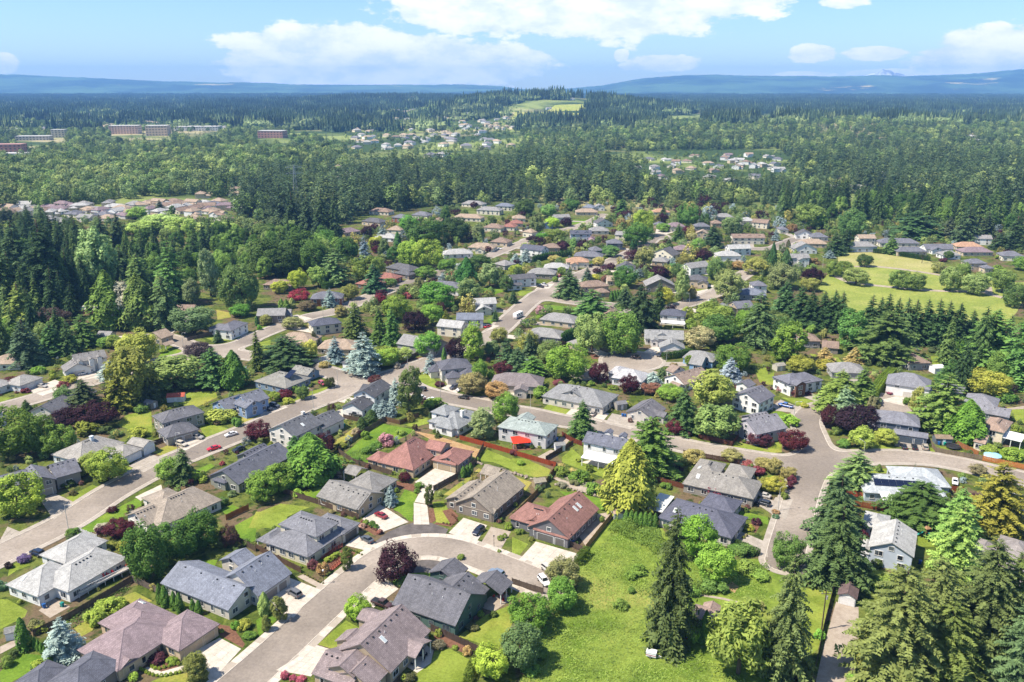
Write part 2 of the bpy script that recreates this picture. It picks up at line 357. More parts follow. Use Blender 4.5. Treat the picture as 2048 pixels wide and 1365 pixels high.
# ------------------------------------------------------------------ streets
def smooth_line(pts, step=3.0):
    pts = [np.array(p, float) for p in pts]
    q = [2 * pts[0] - pts[1]] + pts + [2 * pts[-1] - pts[-2]]; out = []
    for i in range(1, len(q) - 2):
        p0, p1, p2, p3 = q[i - 1:i + 3]; n = max(2, int(np.linalg.norm(p2 - p1) / step))
        for k in range(n):
            t = k / n
            out.append(0.5 * (2 * p1 + (p2 - p0) * t + (2 * p0 - 5 * p1 + 4 * p2 - p3) * t * t + (3 * p1 - p0 - 3 * p2 + p3) * t ** 3))
    out.append(pts[-1]); return np.array(out)
ROADS = [
 ('near', 9.6, [(330, 1500), (430, 1413), (553, 1304), (637, 1226), (712, 1159), (762, 1119), (800, 1101), (840, 1094), (887, 1095), (937, 1108), (1024, 1141), (1092, 1169)]),
 ('left', 10.5, [(-180, 1196), (0, 1110), (130, 1046), (225, 985), (325, 932), (425, 890), (512, 855), (612, 811), (667, 791), (706, 772), (737, 760), (787, 750), (849, 728), (890, 712), (935, 690), (987, 668), (1022, 638), (1061, 603), (1112, 571), (1180, 543), (1236, 518), (1288, 492), (1312, 471)]),
 ('branch', 9.5, [(716, 766), (668, 748), (620, 735), (560, 722), (505, 713), (450, 706)]),
 ('mid', 9.5, [(800, 762), (834, 781), (887, 795), (950, 807), (1000, 818), (1061, 828), (1124, 842), (1199, 853), (1262, 866), (1336, 884), (1387, 896), (1461, 909), (1536, 921), (1590, 926), (1650, 923), (1736, 915), (1836, 916), (1911, 927), (1986, 944), (2060, 961), (2200, 1000)]),
 ('lane', 9.5, [(1640, 924), (1618, 955), (1602, 995), (1590, 1040), (1576, 1090), (1568, 1125)]),
 ('court', 9.0, [(1640, 924), (1634, 900), (1622, 872), (1613, 845), (1622, 825), (1660, 813), (1720, 808), (1782, 812)]),
 ('far_left', 9.5, [(-90, 846), (0, 817), (62, 800), (120, 782), (220, 752), (330, 722), (420, 703), (482, 688), (520, 670), (612, 636), (675, 622), (732, 597), (800, 573), (850, 556), (900, 540)]),
 ('cross', 9.0, [(1085, 592), (1130, 602), (1164, 606), (1230, 612), (1300, 621), (1354, 614), (1429, 587), (1484, 552), (1512, 535)]),
 ('spur', 8.5, [(318, 672), (350, 680), (385, 694), (430, 702)]),
 ('top', 9.0, [(1312, 471), (1360, 482), (1440, 494), (1536, 498), (1566, 488), (1592, 478)]),
 ('top_left', 8.5, [(1060, 480), (1109, 467), (1160, 452), (1190, 440), (1206, 430)]),
 ('cul_de_sac', 8.5, [(1256, 726), (1210, 738), (1170, 752)]),
 ('upper', 8.5, [(900, 540), (960, 520), (1010, 500), (1060, 480)]),
]
RL = {n: (w, smooth_line([g(*p) for p in pl])) for n, w, pl in ROADS}
X0, X1, Y0, Y1, CS = -470, 470, 100, 860, 1.0
gx = np.arange(X0, X1 + CS, CS); gy = np.arange(Y0, Y1 + CS, CS)
GX, GY = np.meshgrid(gx, gy)
def seg_field(line, half):
    Fd = np.full(GX.shape, 60.0); pad = 22
    for a, b in zip(line[:-1], line[1:]):
        i0 = max(0, int((min(a[0], b[0]) - pad - X0) / CS)); i1 = min(len(gx), int((max(a[0], b[0]) + pad - X0) / CS) + 1)
        j0 = max(0, int((min(a[1], b[1]) - pad - Y0) / CS)); j1 = min(len(gy), int((max(a[1], b[1]) + pad - Y0) / CS) + 1)
        if i1 <= i0 or j1 <= j0: continue
        x = GX[j0:j1, i0:i1] - a[0]; y = GY[j0:j1, i0:i1] - a[1]; dx, dy = b - a; l2 = dx * dx + dy * dy + 1e-9
        t = np.clip((x * dx + y * dy) / l2, 0, 1); d = np.hypot(x - t * dx, y - t * dy) - half
        Fd[j0:j1, i0:i1] = np.minimum(Fd[j0:j1, i0:i1], d)
    return Fd
FR = None
for n, (w, line) in RL.items():
    d = seg_field(line, w / 2)
    if FR is None: FR = d
    else:
        k = 7.0; h = np.clip(k - np.abs(FR - d), 0, None) / k; FR = np.minimum(FR, d) - h * h * k / 4
for (px, py, r) in ((1264, 722, 13.5), (1775, 812, 13.0), (1310, 471, 9)):
    c = g(px, py); d = np.hypot(GX - c[0], GY - c[1]) - r; k = 5.0; h = np.clip(k - np.abs(FR - d), 0, None) / k; FR = np.minimum(FR, d) - h * h * k / 4
def road_d(x, y):
    i = int(round((x - X0) / CS)); j = int(round((y - Y0) / CS))
    if 0 <= i < len(gx) and 0 <= j < len(gy): return float(FR[j, i])
    return 60.0
def band(name, Fd, lo, hi, z, mat, skirt=None, mask=None):
    inside = (Fd >= lo) & (Fd <= hi)
    c4 = np.stack([inside[:-1, :-1], inside[:-1, 1:], inside[1:, 1:], inside[1:, :-1]]).sum(0)
    v4 = np.stack([Fd[:-1, :-1], Fd[:-1, 1:], Fd[1:, 1:], Fd[1:, :-1]])
    mn = v4.min(0); mx = v4.max(0); cand = (mx > lo) & (mn < hi)
    if mask is not None: cand &= mask[:-1, :-1]
    b = MB()
    for j, i in zip(*np.nonzero(cand)):
        x, y = gx[i], gy[j]
        if c4[j, i] == 4: b.quad((x, y, z), (x + CS, y, z), (x + CS, y + CS, z), (x, y + CS, z)); continue
        pts = [(x, y, v4[0, j, i]), (x + CS, y, v4[1, j, i]), (x + CS, y + CS, v4[2, j, i]), (x, y + CS, v4[3, j, i])]
        for lev, sg in ((lo, 1), (hi, -1)):
            out = []; cross = []
            for k in range(len(pts)):
                p, q = pts[k], pts[(k + 1) % len(pts)]; fp = (p[2] - lev) * sg; fq = (q[2] - lev) * sg
                if fp >= 0: out.append(p)
                if (fp >= 0) != (fq >= 0):
                    t = fp / (fp - fq); r = (p[0] + (q[0] - p[0]) * t, p[1] + (q[1] - p[1]) * t, p[2] + (q[2] - p[2]) * t); out.append(r); cross.append(r)
            pts = out
            if skirt is not None and len(cross) == 2 and len(pts) > 2:
                p, q = cross; b.quad((p[0], p[1], z), (q[0], q[1], z), (q[0], q[1], skirt), (p[0], p[1], skirt))
            if len(pts) < 3: break
        if len(pts) >= 3: b.poly([(p[0], p[1], z) for p in pts])
    o = obj(name, b.me(name, [mat])); tag(o, kind='structure'); return o
band('road', FR, -100, 0.0, 0.075, 'asphalt')
nearmask = np.ones_like(FR, bool)
nd = seg_field(RL['near'][1], 0.0); nearmask &= ~((nd < 9.0) & (GY < 268))
band('kerb', FR, 0.0, 0.22, 0.15, 'concrete', skirt=0.03)
band('pavement', FR, 0.22, 1.75, 0.13, 'concrete_old', skirt=0.0, mask=nearmask)
# pavement of the near street laid slab by slab
def slabs_along(line, off, w, step, z, parent, mat='concrete'):
    d = np.concatenate([[0], np.cumsum(np.hypot(*np.diff(line, axis=0).T))]); n = int(d[-1] / step); sg = 1 if off > 0 else -1
    for k in range(n):
        q = []
        for s in (k * step + 0.03, (k + 1) * step - 0.03):
            x = np.interp(s, d, line[:, 0]); y = np.interp(s, d, line[:, 1])
            x2 = np.interp(s + .5, d, line[:, 0]); y2 = np.interp(s + .5, d, line[:, 1]); x1 = np.interp(s - .5, d, line[:, 0]); y1 = np.interp(s - .5, d, line[:, 1])
            t = np.array([x2 - x1, y2 - y1]); t /= np.linalg.norm(t) + 1e-9; nrm = np.array([-t[1], t[0]]) * sg
            q.append((np.array([x, y]) + nrm * abs(off), np.array([x, y]) + nrm * (abs(off) + w)))
        if q[0][0][1] < 128 or road_d(*q[0][0]) < 0.1: continue
        a, b, c, e = q[0][0], q[0][1], q[1][1], q[1][0]; b_ = MB(); zb = z - 0.08
        P4 = [a, b, c, e] if sg > 0 else [a, e, c, b]
        cx, cy_ = np.mean(P4, axis=0); V = [(p[0] - cx, p[1] - cy_, 0.08) for p in P4[::-1]] + [(p[0] - cx, p[1] - cy_, 0) for p in P4[::-1]]
        obj('slab', mesh('slab', V, [(0, 1, 2, 3), (0, 4, 5, 1), (1, 5, 6, 2), (2, 6, 7, 3), (3, 7, 4, 0)], [mat]), parent, (cx, cy_, zb))
wn_, ln_ = RL['near']
base = seg_field(ln_, wn_ / 2)
pv = band('pavement', np.where(GY < 268, base, 60), 0.22, 2.1, 0.08, 'joint')
slabs_along(ln_, wn_ / 2 + 0.27, 1.75, 1.9, 0.14, pv); slabs_along(ln_, -(wn_ / 2 + 0.27), 1.75, 1.9, 0.14, pv)
# worn patches and sealed cracks, manhole lids
def disc(name, px, py, r, z, mat, k=18):
    x, y = g(px, py); b = MB(); b.poly([(r * math.cos(2 * math.pi * i / k), r * math.sin(2 * math.pi * i / k), 0) for i in range(k)])
    return obj(name, b.me(name, [mat]), None, (x, y, z))
# ------------------------------------------------------------------ flat coverings drawn as outlines in the photograph
ZL = [0.02]; EXCL = []
def patch(name, t, pts, mat, z=None):
    if z is None: ZL[0] += 0.0002; z = ZL[0]
    EXCL.append([tp(t, *p) if t else p for p in pts])
    q = [g(*(tp(t, *p) if t else p)) for p in pts]
    cx = sum(p[0] for p in q) / len(q); cy_ = sum(p[1] for p in q) / len(q)
    A = sum(q[i][0] * q[(i + 1) % len(q)][1] - q[(i + 1) % len(q)][0] * q[i][1] for i in range(len(q)))
    if A < 0: q = q[::-1]
    o = obj(name, mesh(name, [(p[0] - cx, p[1] - cy_, 0) for p in q], [tuple(range(len(q)))], [mat]), None, (cx, cy_, z)); tag(o, kind='structure'); return o
def driveway(t, q, n, m_, mat='concrete', z=None):
    """q: four outline corners; n by m_ slabs"""
    EXCL.append([tp(t, *p) for p in q]); w = [np.array(g(*tp(t, *p))) for p in q]
    if z is None: ZL[0] += 0.0002; z = ZL[0] + 0.012
    A = sum(w[i][0] * w[(i + 1) % 4][1] - w[(i + 1) % 4][0] * w[i][1] for i in range(4))
    if A < 0: w = [w[0], w[3], w[2], w[1]]; n, m_ = m_, n
    c = sum(w) / 4; w = [p - c for p in w]
    o = obj('driveway', mesh('driveway', [(p[0], p[1], 0) for p in w], [(0, 1, 2, 3)], ['joint']), None, (c[0], c[1], z)); tag(o, kind='structure')
    B = lambda u, v: w[0] * (1 - u) * (1 - v) + w[1] * u * (1 - v) + w[2] * u * v + w[3] * (1 - u) * v
    eu = 0.022 / max(1, np.linalg.norm(w[1] - w[0])); ev = 0.022 / max(1, np.linalg.norm(w[3] - w[0]))
    for i in range(n):
        for j in range(m_):
            ps = [B(i / n + eu, j / m_ + ev), B((i + 1) / n - eu, j / m_ + ev), B((i + 1) / n - eu, (j + 1) / m_ - ev), B(i / n + eu, (j + 1) / m_ - ev)]
            cc = sum(ps) / 4; V = [(p[0] - cc[0], p[1] - cc[1], 0.04) for p in ps] + [(p[0] - cc[0], p[1] - cc[1], 0) for p in ps]
            obj('slab', mesh('slab', V, [(0, 1, 2, 3), (0, 4, 5, 1), (1, 5, 6, 2), (2, 6, 7, 3), (3, 7, 4, 0)], [mat]), o, (cc[0], cc[1], 0.004))
    return o
# ------------------------------------------------------------------ plants
def unit(v): return v / (np.linalg.norm(v, axis=-1, keepdims=True) + 1e-9)
def leafmesh(name, c, nrm, d, wd, ln, tone, mat):
    """rhombic leaf sprays: centre, normal, long axis, half sizes"""
    nrm = unit(nrm); d = unit(d - nrm * (d * nrm).sum(-1, keepdims=True)); s = np.cross(nrm, d)
    ln = np.asarray(ln).reshape(-1, 1) * np.ones((len(c), 1)); wd = np.asarray(wd).reshape(-1, 1) * np.ones((len(c), 1))
    V = np.stack([c - d * ln, c + s * wd, c + d * ln, c - s * wd], 1).reshape(-1, 3)
    n = len(c); me = bpy.data.meshes.new(name)
    me.vertices.add(4 * n); me.vertices.foreach_set('co', V.astype(np.float32).ravel())
    me.loops.add(4 * n); me.loops.foreach_set('vertex_index', np.arange(4 * n, dtype=np.int32))
    me.polygons.add(n); me.polygons.foreach_set('loop_start', np.arange(0, 4 * n, 4, dtype=np.int32)); me.polygons.foreach_set('loop_total', np.full(n, 4, dtype=np.int32))
    a = me.attributes.new('tone', 'FLOAT', 'FACE'); a.data.foreach_set('value', np.clip(tone, 0, 1).astype(np.float32))
    me.materials.append(MT[mat]); me.update(calc_edges=True); me.validate(); return me
def rdir(r, n): return unit(r.normal(size=(n, 3)))
def broadleaf(name, seed, Rr=0.36, zc=0.56, rz=0.43, clumps=70, per=90, leaf=0.020, crad=0.25, flat=1.0, droop=0.0, hollow=0.5, lump=0.22, mat='leaf', low=-0.75):
    r = np.random.default_rng(seed); lob = rdir(r, 7); la = r.uniform(0.3, 1.0, 7)
    C_, N_, D_, W_, L_, T_ = [], [], [], [], [], []
    k = 0
    while k < clumps:
        d = rdir(r, 1)[0]
        if d[2] < low: continue
        f = 1 - lump + lump * 1.6 * max(0.0, float(((lob @ d) ** 3 * la).max()))
        u = r.uniform(hollow, 1.0) ** 0.6 * f * (1 - crad * 0.5)
        pc = np.array([d[0] * Rr * u, d[1] * Rr * u, zc + d[2] * rz * u]); rc = crad * Rr * r.uniform(0.7, 1.35)
        n = int(per * r.uniform(0.7, 1.3)); q = rdir(r, n); q = unit(q + d * 0.45)
        pos = pc + q * np.array([1, 1, flat]) * rc * r.uniform(0.55, 1.08, (n, 1))
        C_.append(pos); N_.append(unit(q * 0.8 + d * 0.35 + r.normal(size=(n, 3)) * 0.45 + np.array([0, 0, 0.25])))
        D_.append(unit(r.normal(size=(n, 3)) + np.array([0, 0, -droop * 3]))); sz = leaf * r.uniform(0.7, 1.4, n)
        W_.append(sz * 0.62); L_.append(sz * (1 + droop)); T_.append(r.uniform(0.2, 0.8) + r.normal(0, 0.16, n)); k += 1
    cat = np.concatenate; P_ = cat(C_); rr = np.hypot(P_[:, 0], P_[:, 1]); P_[:, :2] *= Rr / np.quantile(rr, .975)
    zlo = max(0.0, zc - rz); z0_, z1_ = np.quantile(P_[:, 2], .004), np.quantile(P_[:, 2], .997); P_[:, 2] = zlo + (P_[:, 2] - z0_) / (z1_ - z0_) * (0.99 - zlo)
    return leafmesh(name, P_, cat(N_), cat(D_), cat(W_), cat(L_), cat(T_), mat)
def conifer(name, seed, Rr=0.17, levels=30, per=9, p=0.85, elev=0.15, droop=0.55, spray=0.42, z0=0.03, ns=7, hang=0.0, ragged=0.25, top=1.0, mat='needle'):
    r = np.random.default_rng(seed); C_, N_, D_, W_, L_, T_ = [], [], [], [], [], []
    for i in range(levels):
        t = (i + 0.5) / levels; z = z0 + (top - z0) * t
        prof = Rr * min(1.0, (1 - t) ** p + 0.02) * (0.72 + 0.28 * min(1, t / 0.10))
        for b in range(max(4, int(per * (1 - 0.45 * t)))):
            az = r.uniform(0, 2 * math.pi); L = prof * r.uniform(1 - ragged * 1.6, 1 + ragged * 0.7); zz = z + r.uniform(-0.5, 0.5) * (top - z0) / levels
            a = np.array([math.cos(az), math.sin(az), 0]); sd_ = np.array([-a[1], a[0], 0]); tone = r.uniform(0.15, 0.8)
            e = elev + 0.5 * t ** 2 + r.uniform(-0.12, 0.12)
            for s in np.linspace(0.22, 1.0, ns):
                pos = a * L * s + np.array([0, 0, zz + L * (e * s - droop * s * s)]); slope = e - 2 * droop * s
                for sgn in (-1, 1, 0):
                    ls = L * spray * (1.05 - 0.55 * s) * r.uniform(0.75, 1.25) * (1.0 if sgn else 0.8)
                    d = a * (0.55 if sgn else 1.0) + sd_ * sgn * 0.85 + np.array([0, 0, slope * 0.7 - 0.15 + r.uniform(-.2, .2)]); d /= np.linalg.norm(d)
                    C_.append(pos + d * ls * 0.45); D_.append(d); N_.append(np.array([0, 0, 1.0]) + a * 0.25 + r.normal(size=3) * 0.42)
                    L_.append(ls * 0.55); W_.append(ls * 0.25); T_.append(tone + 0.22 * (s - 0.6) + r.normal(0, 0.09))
                    if hang and r.uniform() < hang:
                        C_.append(pos + d * ls * 0.4 - np.array([0, 0, ls * 0.4])); D_.append(np.array([0, 0, -1.0]) + d * 0.3); N_.append(a + sd_ * sgn + r.normal(size=3) * 0.4)
                        L_.append(ls * 0.5); W_.append(ls * 0.22); T_.append(tone - 0.12 + r.normal(0, 0.08))
    P_ = np.array(C_); P_[:, :2] *= Rr / np.quantile(np.hypot(P_[:, 0], P_[:, 1]), .97)
    return leafmesh(name, P_, np.array(N_), np.array(D_), np.array(W_), np.array(L_), np.array(T_), mat)
def column(name, seed, Rr=0.16, n=2600, pw=0.55, leaf=0.022, z0=0.0, rough=0.12, mat='needle', box=False, upright=1.6):
    r = np.random.default_rng(seed); z = r.uniform(0, 1, n) ** 0.9; az = r.uniform(0, 2 * math.pi, n)
    prof = np.minimum(1, (1 - z) / 0.62) ** pw * np.minimum(1, 0.75 + z / 0.3)
    lob = 1 + rough * np.sin(az * 3 + z * 7 + seed) + rough * 0.7 * np.sin(az * 5 - z * 13) + r.normal(0, 0.05, n)
    rad = Rr * prof * lob * r.uniform(0.82, 1.05, n)
    c = np.stack([np.cos(az) * rad, np.sin(az) * rad, z0 + z * (1 - z0)], 1)
    nr = np.stack([np.cos(az), np.sin(az), 0.35 + z * 0.6], 1) + r.normal(size=(n, 3)) * 0.35
    d = np.stack([np.cos(az) * 0.25, np.sin(az) * 0.25, np.full(n, upright)], 1) + r.normal(size=(n, 3)) * 0.5
    tone = 0.5 + 0.28 * np.sin(az * 4 + z * 9 + seed) + r.normal(0, 0.16, n)
    sz = leaf * r.uniform(0.7, 1.4, n)
    return leafmesh(name, c, nr, d, sz * 0.5, sz * 1.3, tone, mat)
def hedge_box(name, seed, n=700):
    r = np.random.default_rng(seed); f = r.integers(0, 5, n); a = r.uniform(-.5, .5, n); b = r.uniform(-.5, .5, n)
    c = np.zeros((n, 3)); nr = np.zeros((n, 3))
    for k, (ax, sg) in enumerate(((0, 1), (0, -1), (1, 1), (1, -1), (2, 1))):
        q = f == k; o = [i for i in range(3) if i != ax]; c[q, ax] = 0.5 * sg; nr[q, ax] = sg; c[q, o[0]] = a[q]; c[q, o[1]] = b[q]
    c[:, 2] += 0.5; c += r.normal(0, 0.03, (n, 3))
    return leafmesh(name, c, nr + r.normal(size=(n, 3)) * .4, r.normal(size=(n, 3)), np.full(n, .05), np.full(n, .075), 0.5 + r.normal(0, .2, n), 'leaf')
def trunkmesh(name, seed, h=0.6, r0=0.028, limbs=6, spread=0.25):
    r = random.Random(seed); b = MB(); b.tube((0, 0, -0.01), (0.006, 0.004, h * .5), r0, r0 * .72, 8, caps=False); b.tube((0.006, 0.004, h * .5), (0, 0, h), r0 * .72, r0 * .25, 8)
    for i in range(limbs):
        a = 2 * math.pi * (i + r.random() * .6) / limbs; z = h * r.uniform(.35, .8); l = spread * r.uniform(.7, 1.1)
        b.tube((0, 0, z), (l * math.cos(a), l * math.sin(a), z + l * .8), r0 * .45, r0 * .12, 5)
    return b.me(name, ['bark'], True)
TR_B = trunkmesh('trunk', 1); TR_C = trunkmesh('trunk', 2, 0.96, 0.020, 0); TR_S = trunkmesh('trunk', 3, 0.62, 0.020, 8, 0.2)
PR = {}   # kind: (crown meshes, proto radius, trunk, hex colour, name, category, description)
PR['maple'] = ([broadleaf('crown', 20 + i, clumps=95, per=95, leaf=0.0185, crad=0.22) for i in range(3)], 0.36, TR_B, '5f8a2e', 'maple_tree', 'tree', 'round leafy green tree')
PR['dark_maple'] = ([broadleaf('crown', 30 + i, Rr=.40, zc=.54, rz=.45, clumps=110, per=90, leaf=.018, crad=.20, lump=.30) for i in range(2)], 0.40, TR_B, '41652a', 'broadleaf_tree', 'tree', 'dark green broadleaf tree')
PR['oval'] = ([broadleaf('crown', 40 + i, Rr=.25, zc=.53, rz=.47, clumps=85, per=85, leaf=.017, crad=.24, lump=.22) for i in range(2)], 0.25, TR_B, '6a8f3c', 'oval_tree', 'tree', 'upright oval green tree')
PR['birch'] = ([broadleaf('crown', 50 + i, Rr=.27, zc=.56, rz=.43, clumps=85, per=60, leaf=.017, crad=.22, droop=.7, flat=1.4, hollow=.25, lump=.3) for i in range(2)], 0.27, TR_S, '7f9a58', 'birch_tree', 'tree', 'loose pale green birch tree')
PR['purple'] = ([broadleaf('crown', 60 + i, Rr=.46, zc=.52, rz=.46, clumps=80, per=90, leaf=.021, crad=.22, lump=.25) for i in range(2)], 0.46, TR_B, '5a2c38', 'purple_plum_tree', 'tree', 'dark purple-leaved tree')
PR['fir'] = ([conifer('crown', 70 + i, Rr=.19, levels=32, per=14, ragged=.28, ns=7, spray=.48, p=.78) for i in range(3)], 0.19, TR_C, '44602f', 'fir_tree', 'tree', 'tall dark green fir tree')
PR['spruce'] = ([conifer('crown', 80 + i, Rr=.21, levels=32, per=16, elev=.25, droop=.7, hang=.6, ragged=.38, p=.62, ns=9, spray=.34) for i in range(2)], 0.21, TR_C, '4e6638', 'spruce_tree', 'tree', 'ragged drooping spruce tree')
PR['cedar'] = ([conifer('crown', 90 + i, Rr=.26, levels=30, per=16, elev=.35, droop=.42, spray=.32, ragged=.34, p=.58, ns=10) for i in range(2)], 0.26, TR_C, '56723a', 'cedar_tree', 'tree', 'broad spreading green cedar tree')
PR['full_fir'] = ([conifer('crown', 170 + i, Rr=.25, levels=38, per=22, elev=.18, droop=.45, spray=.27, ragged=.30, p=.50, ns=11) for i in range(2)], 0.25, TR_C, '6b7f38', 'full_fir_tree', 'tree', 'broad full olive-green fir tree')
PR['blue'] = ([conifer('crown', 100 + i, Rr=.25, levels=26, per=13, elev=.22, droop=.35, spray=.44, ragged=.22, p=.75, ns=6) for i in range(2)], 0.25, TR_C, '8fa3a0', 'blue_spruce_tree', 'tree', 'silvery blue spruce tree')
PR['cypress'] = ([column('crown', 110 + i, Rr=.20, n=5200, pw=.75, leaf=.020, rough=.16) for i in range(2)], 0.20, TR_C, '5b7d2e', 'cypress_tree', 'tree', 'dense pointed green cypress tree')
PR['thuja'] = ([column('shrub', 120 + i, Rr=.15, n=1500, pw=.6, leaf=.028) for i in range(2)], 0.15, None, '4f7a28', 'arborvitae', 'shrub', 'narrow columnar arborvitae')
PR['shrub'] = ([broadleaf('shrub', 130 + i, Rr=.5, zc=.42, rz=.52, clumps=26, per=60, leaf=.055, crad=.34, low=-.5, lump=.2) for i in range(3)], 0.50, None, '6b8a34', 'garden_shrub', 'shrub', 'rounded garden shrub')
PR['ball'] = ([broadleaf('shrub', 140 + i, Rr=.5, zc=.45, rz=.52, clumps=40, per=40, leaf=.05, crad=.26, low=-.6, lump=.05, hollow=.85) for i in range(1)], 0.50, None, '6f9030', 'clipped_shrub', 'shrub', 'clipped ball shrub')
PR['bare'] = ([trunkmesh('crown', 150, .95, .020, 16, .38)], 0.3, TR_S, 'c9bda8', 'bare_tree', 'tree', 'leafless pale bare tree')
PLANTS = []; SPOT = {}
def add_plant(kind, x, y, h, w, hexc=None, label=None, group=None, ctx=None, name=None, desc=None, k=None):
    cr, pr, tr, hx, nm, cat, ds = PR[kind]
    me = cr[random.randrange(len(cr))]; s = w / (2 * pr); z = float(hz(x, y)); hx = hexc or hx
    kk = {'needle': 1.05, 'leaf': 1.12}.get(me.materials[0].name if me.materials else '', 0.6) if k is None else k
    j = random.uniform(0.92, 1.08); col = C(hx, kk * j); c0 = col
    if kind not in ('blue', 'purple') and c0[1] > c0[0] * 1.12: col = (c0[0] * (1.05 if PR[kind][0][0].materials[0].name == 'needle' else 1.18), c0[1], c0[2] * .85, 1.0)
    if kind != 'purple' and c0[0] > c0[1] * 1.03: a_ = sum(c0[:3]) / 3; col = tuple((v * .72 + a_ * .28) * .84 for v in c0[:3]) + (1.0,)
    if kind == 'purple': col = (col[0] * .66, col[1] * .72, col[2] * .62) + (1.0,)
    rz_ = random.uniform(0, 6.28)
    if tr is None:
        o = obj(name or nm, me, None, (x, y, z), rz_, col); o.scale = (s, s * random.uniform(.94, 1.06), h); root = o
    else:
        root = empty(name or nm, (x, y, z), rz_); root.scale = (s, s * random.uniform(.94, 1.06), h)
        obj('trunk', tr, root); obj('crown', me, root, color=col)
    root['category'] = cat
    PLANTS.append((root, kind, x, y, h, w, label, group, ctx, desc or ds)); return root
FRONT = {'maple': .30, 'dark_maple': .30, 'oval': .25, 'birch': .25, 'purple': .32, 'fir': .22, 'spruce': .22, 'cedar': .28, 'full_fir': .25, 'blue': .25, 'cypress': .22, 'thuja': .3, 'shrub': .35, 'ball': .35, 'bare': .1}
def pt(t, kind, x, yt, yb, w, hexc=None, ctx=None, desc=None, label=None):
    """plant seen in tile t: centre x, top y, visible bottom y, width (tile pixels)"""
    if t: x, yt2 = tp(t, x, yt); yb = tp(t, 0, yb)[1]; yt = yt2; w = w / 4.0
    if kind not in ('shrub', 'ball', 'thuja'): w *= 1.16; yt -= (yb - yt) * .05
    else: w *= 1.12
    X, Y, h, wm = tree_dims(x, yt, yb, w, FRONT[kind])
    return add_plant(kind, X, Y, max(h, wm * .45), wm, hexc, ctx=ctx, desc=desc, label=label)
# ------------------------------------------------------------------ houses
HOUSES = []; KEYS = []
_wc = {}
def window_meshes(w, h):
    k = (round(w, 2), round(h, 2))
    if k not in _wc:
        b = MB(); t = 0.11
        b.box(-w / 2 - t, w / 2 + t, -0.09, 0.02, h / 2, h / 2 + t); b.box(-w / 2 - t, w / 2 + t, -0.11, 0.02, -h / 2 - t, -h / 2)
        b.box(-w / 2 - t, -w / 2, -0.09, 0.02, -h / 2, h / 2); b.box(w / 2, w / 2 + t, -0.09, 0.02, -h / 2, h / 2)
        n = max(1, int(round(w / 0.9)))
        for i in range(1, n): b.box(-w / 2 + w * i / n - .04, -w / 2 + w * i / n + .04, -0.07, 0.02, -h / 2, h / 2)
        g_ = MB(); g_.box(-w / 2, w / 2, -0.035, 0.01, -h / 2, h / 2)
        _wc[k] = (b.me('window', ['painted']), g_.me('pane', ['glass']))
    return _wc[k]
_gc = {}
def garage_mesh(w, h=2.15):
    if w not in _gc:
        b = MB(); b.box(-w / 2, w / 2, -0.03, 0.02, 0, h); n = max(2, int(round(w / 0.62)))
        for r_ in range(4):
            for i in range(n):
                x0 = -w / 2 + w * i / n + .05; z0 = h * r_ / 4 + .06; b.box(x0, x0 + w / n - .1, -0.055, -0.03, z0, z0 + h / 4 - .12, taper=0.0)
        f = MB(); t = .14; f.box(-w / 2 - t, -w / 2, -.07, .02, 0, h + t); f.box(w / 2, w / 2 + t, -.07, .02, 0, h + t); f.box(-w / 2, w / 2, -.07, .02, h, h + t)
        _gc[w] = (b.me('garage_door', ['painted']), f.me('door_frame', ['painted']))
    return _gc[w]
_b = MB(); _b.box(-.48, .48, -.04, .02, 0, 2.05); _b.box(-.34, .34, -.065, -.04, 1.1, 1.9); _b.box(-.34, .34, -.065, -.04, .15, .95); DOOR = _b.me('door', ['painted'])
_b = MB(); _b.box(.36, .42, -.11, -.04, .95, 1.08); KNOB = _b.me('handle', ['dark_metal'])
_b = MB(); _b.box(-.22, .22, -.22, .22, 0, .16, taper=.04); VENT = _b.me('roof_vent', ['dark_metal'])
_b = MB(); _b.tube((0, 0, -.2), (0, 0, .45), .07, .07, 8); PIPE = _b.me('vent_pipe', ['trim_white'])
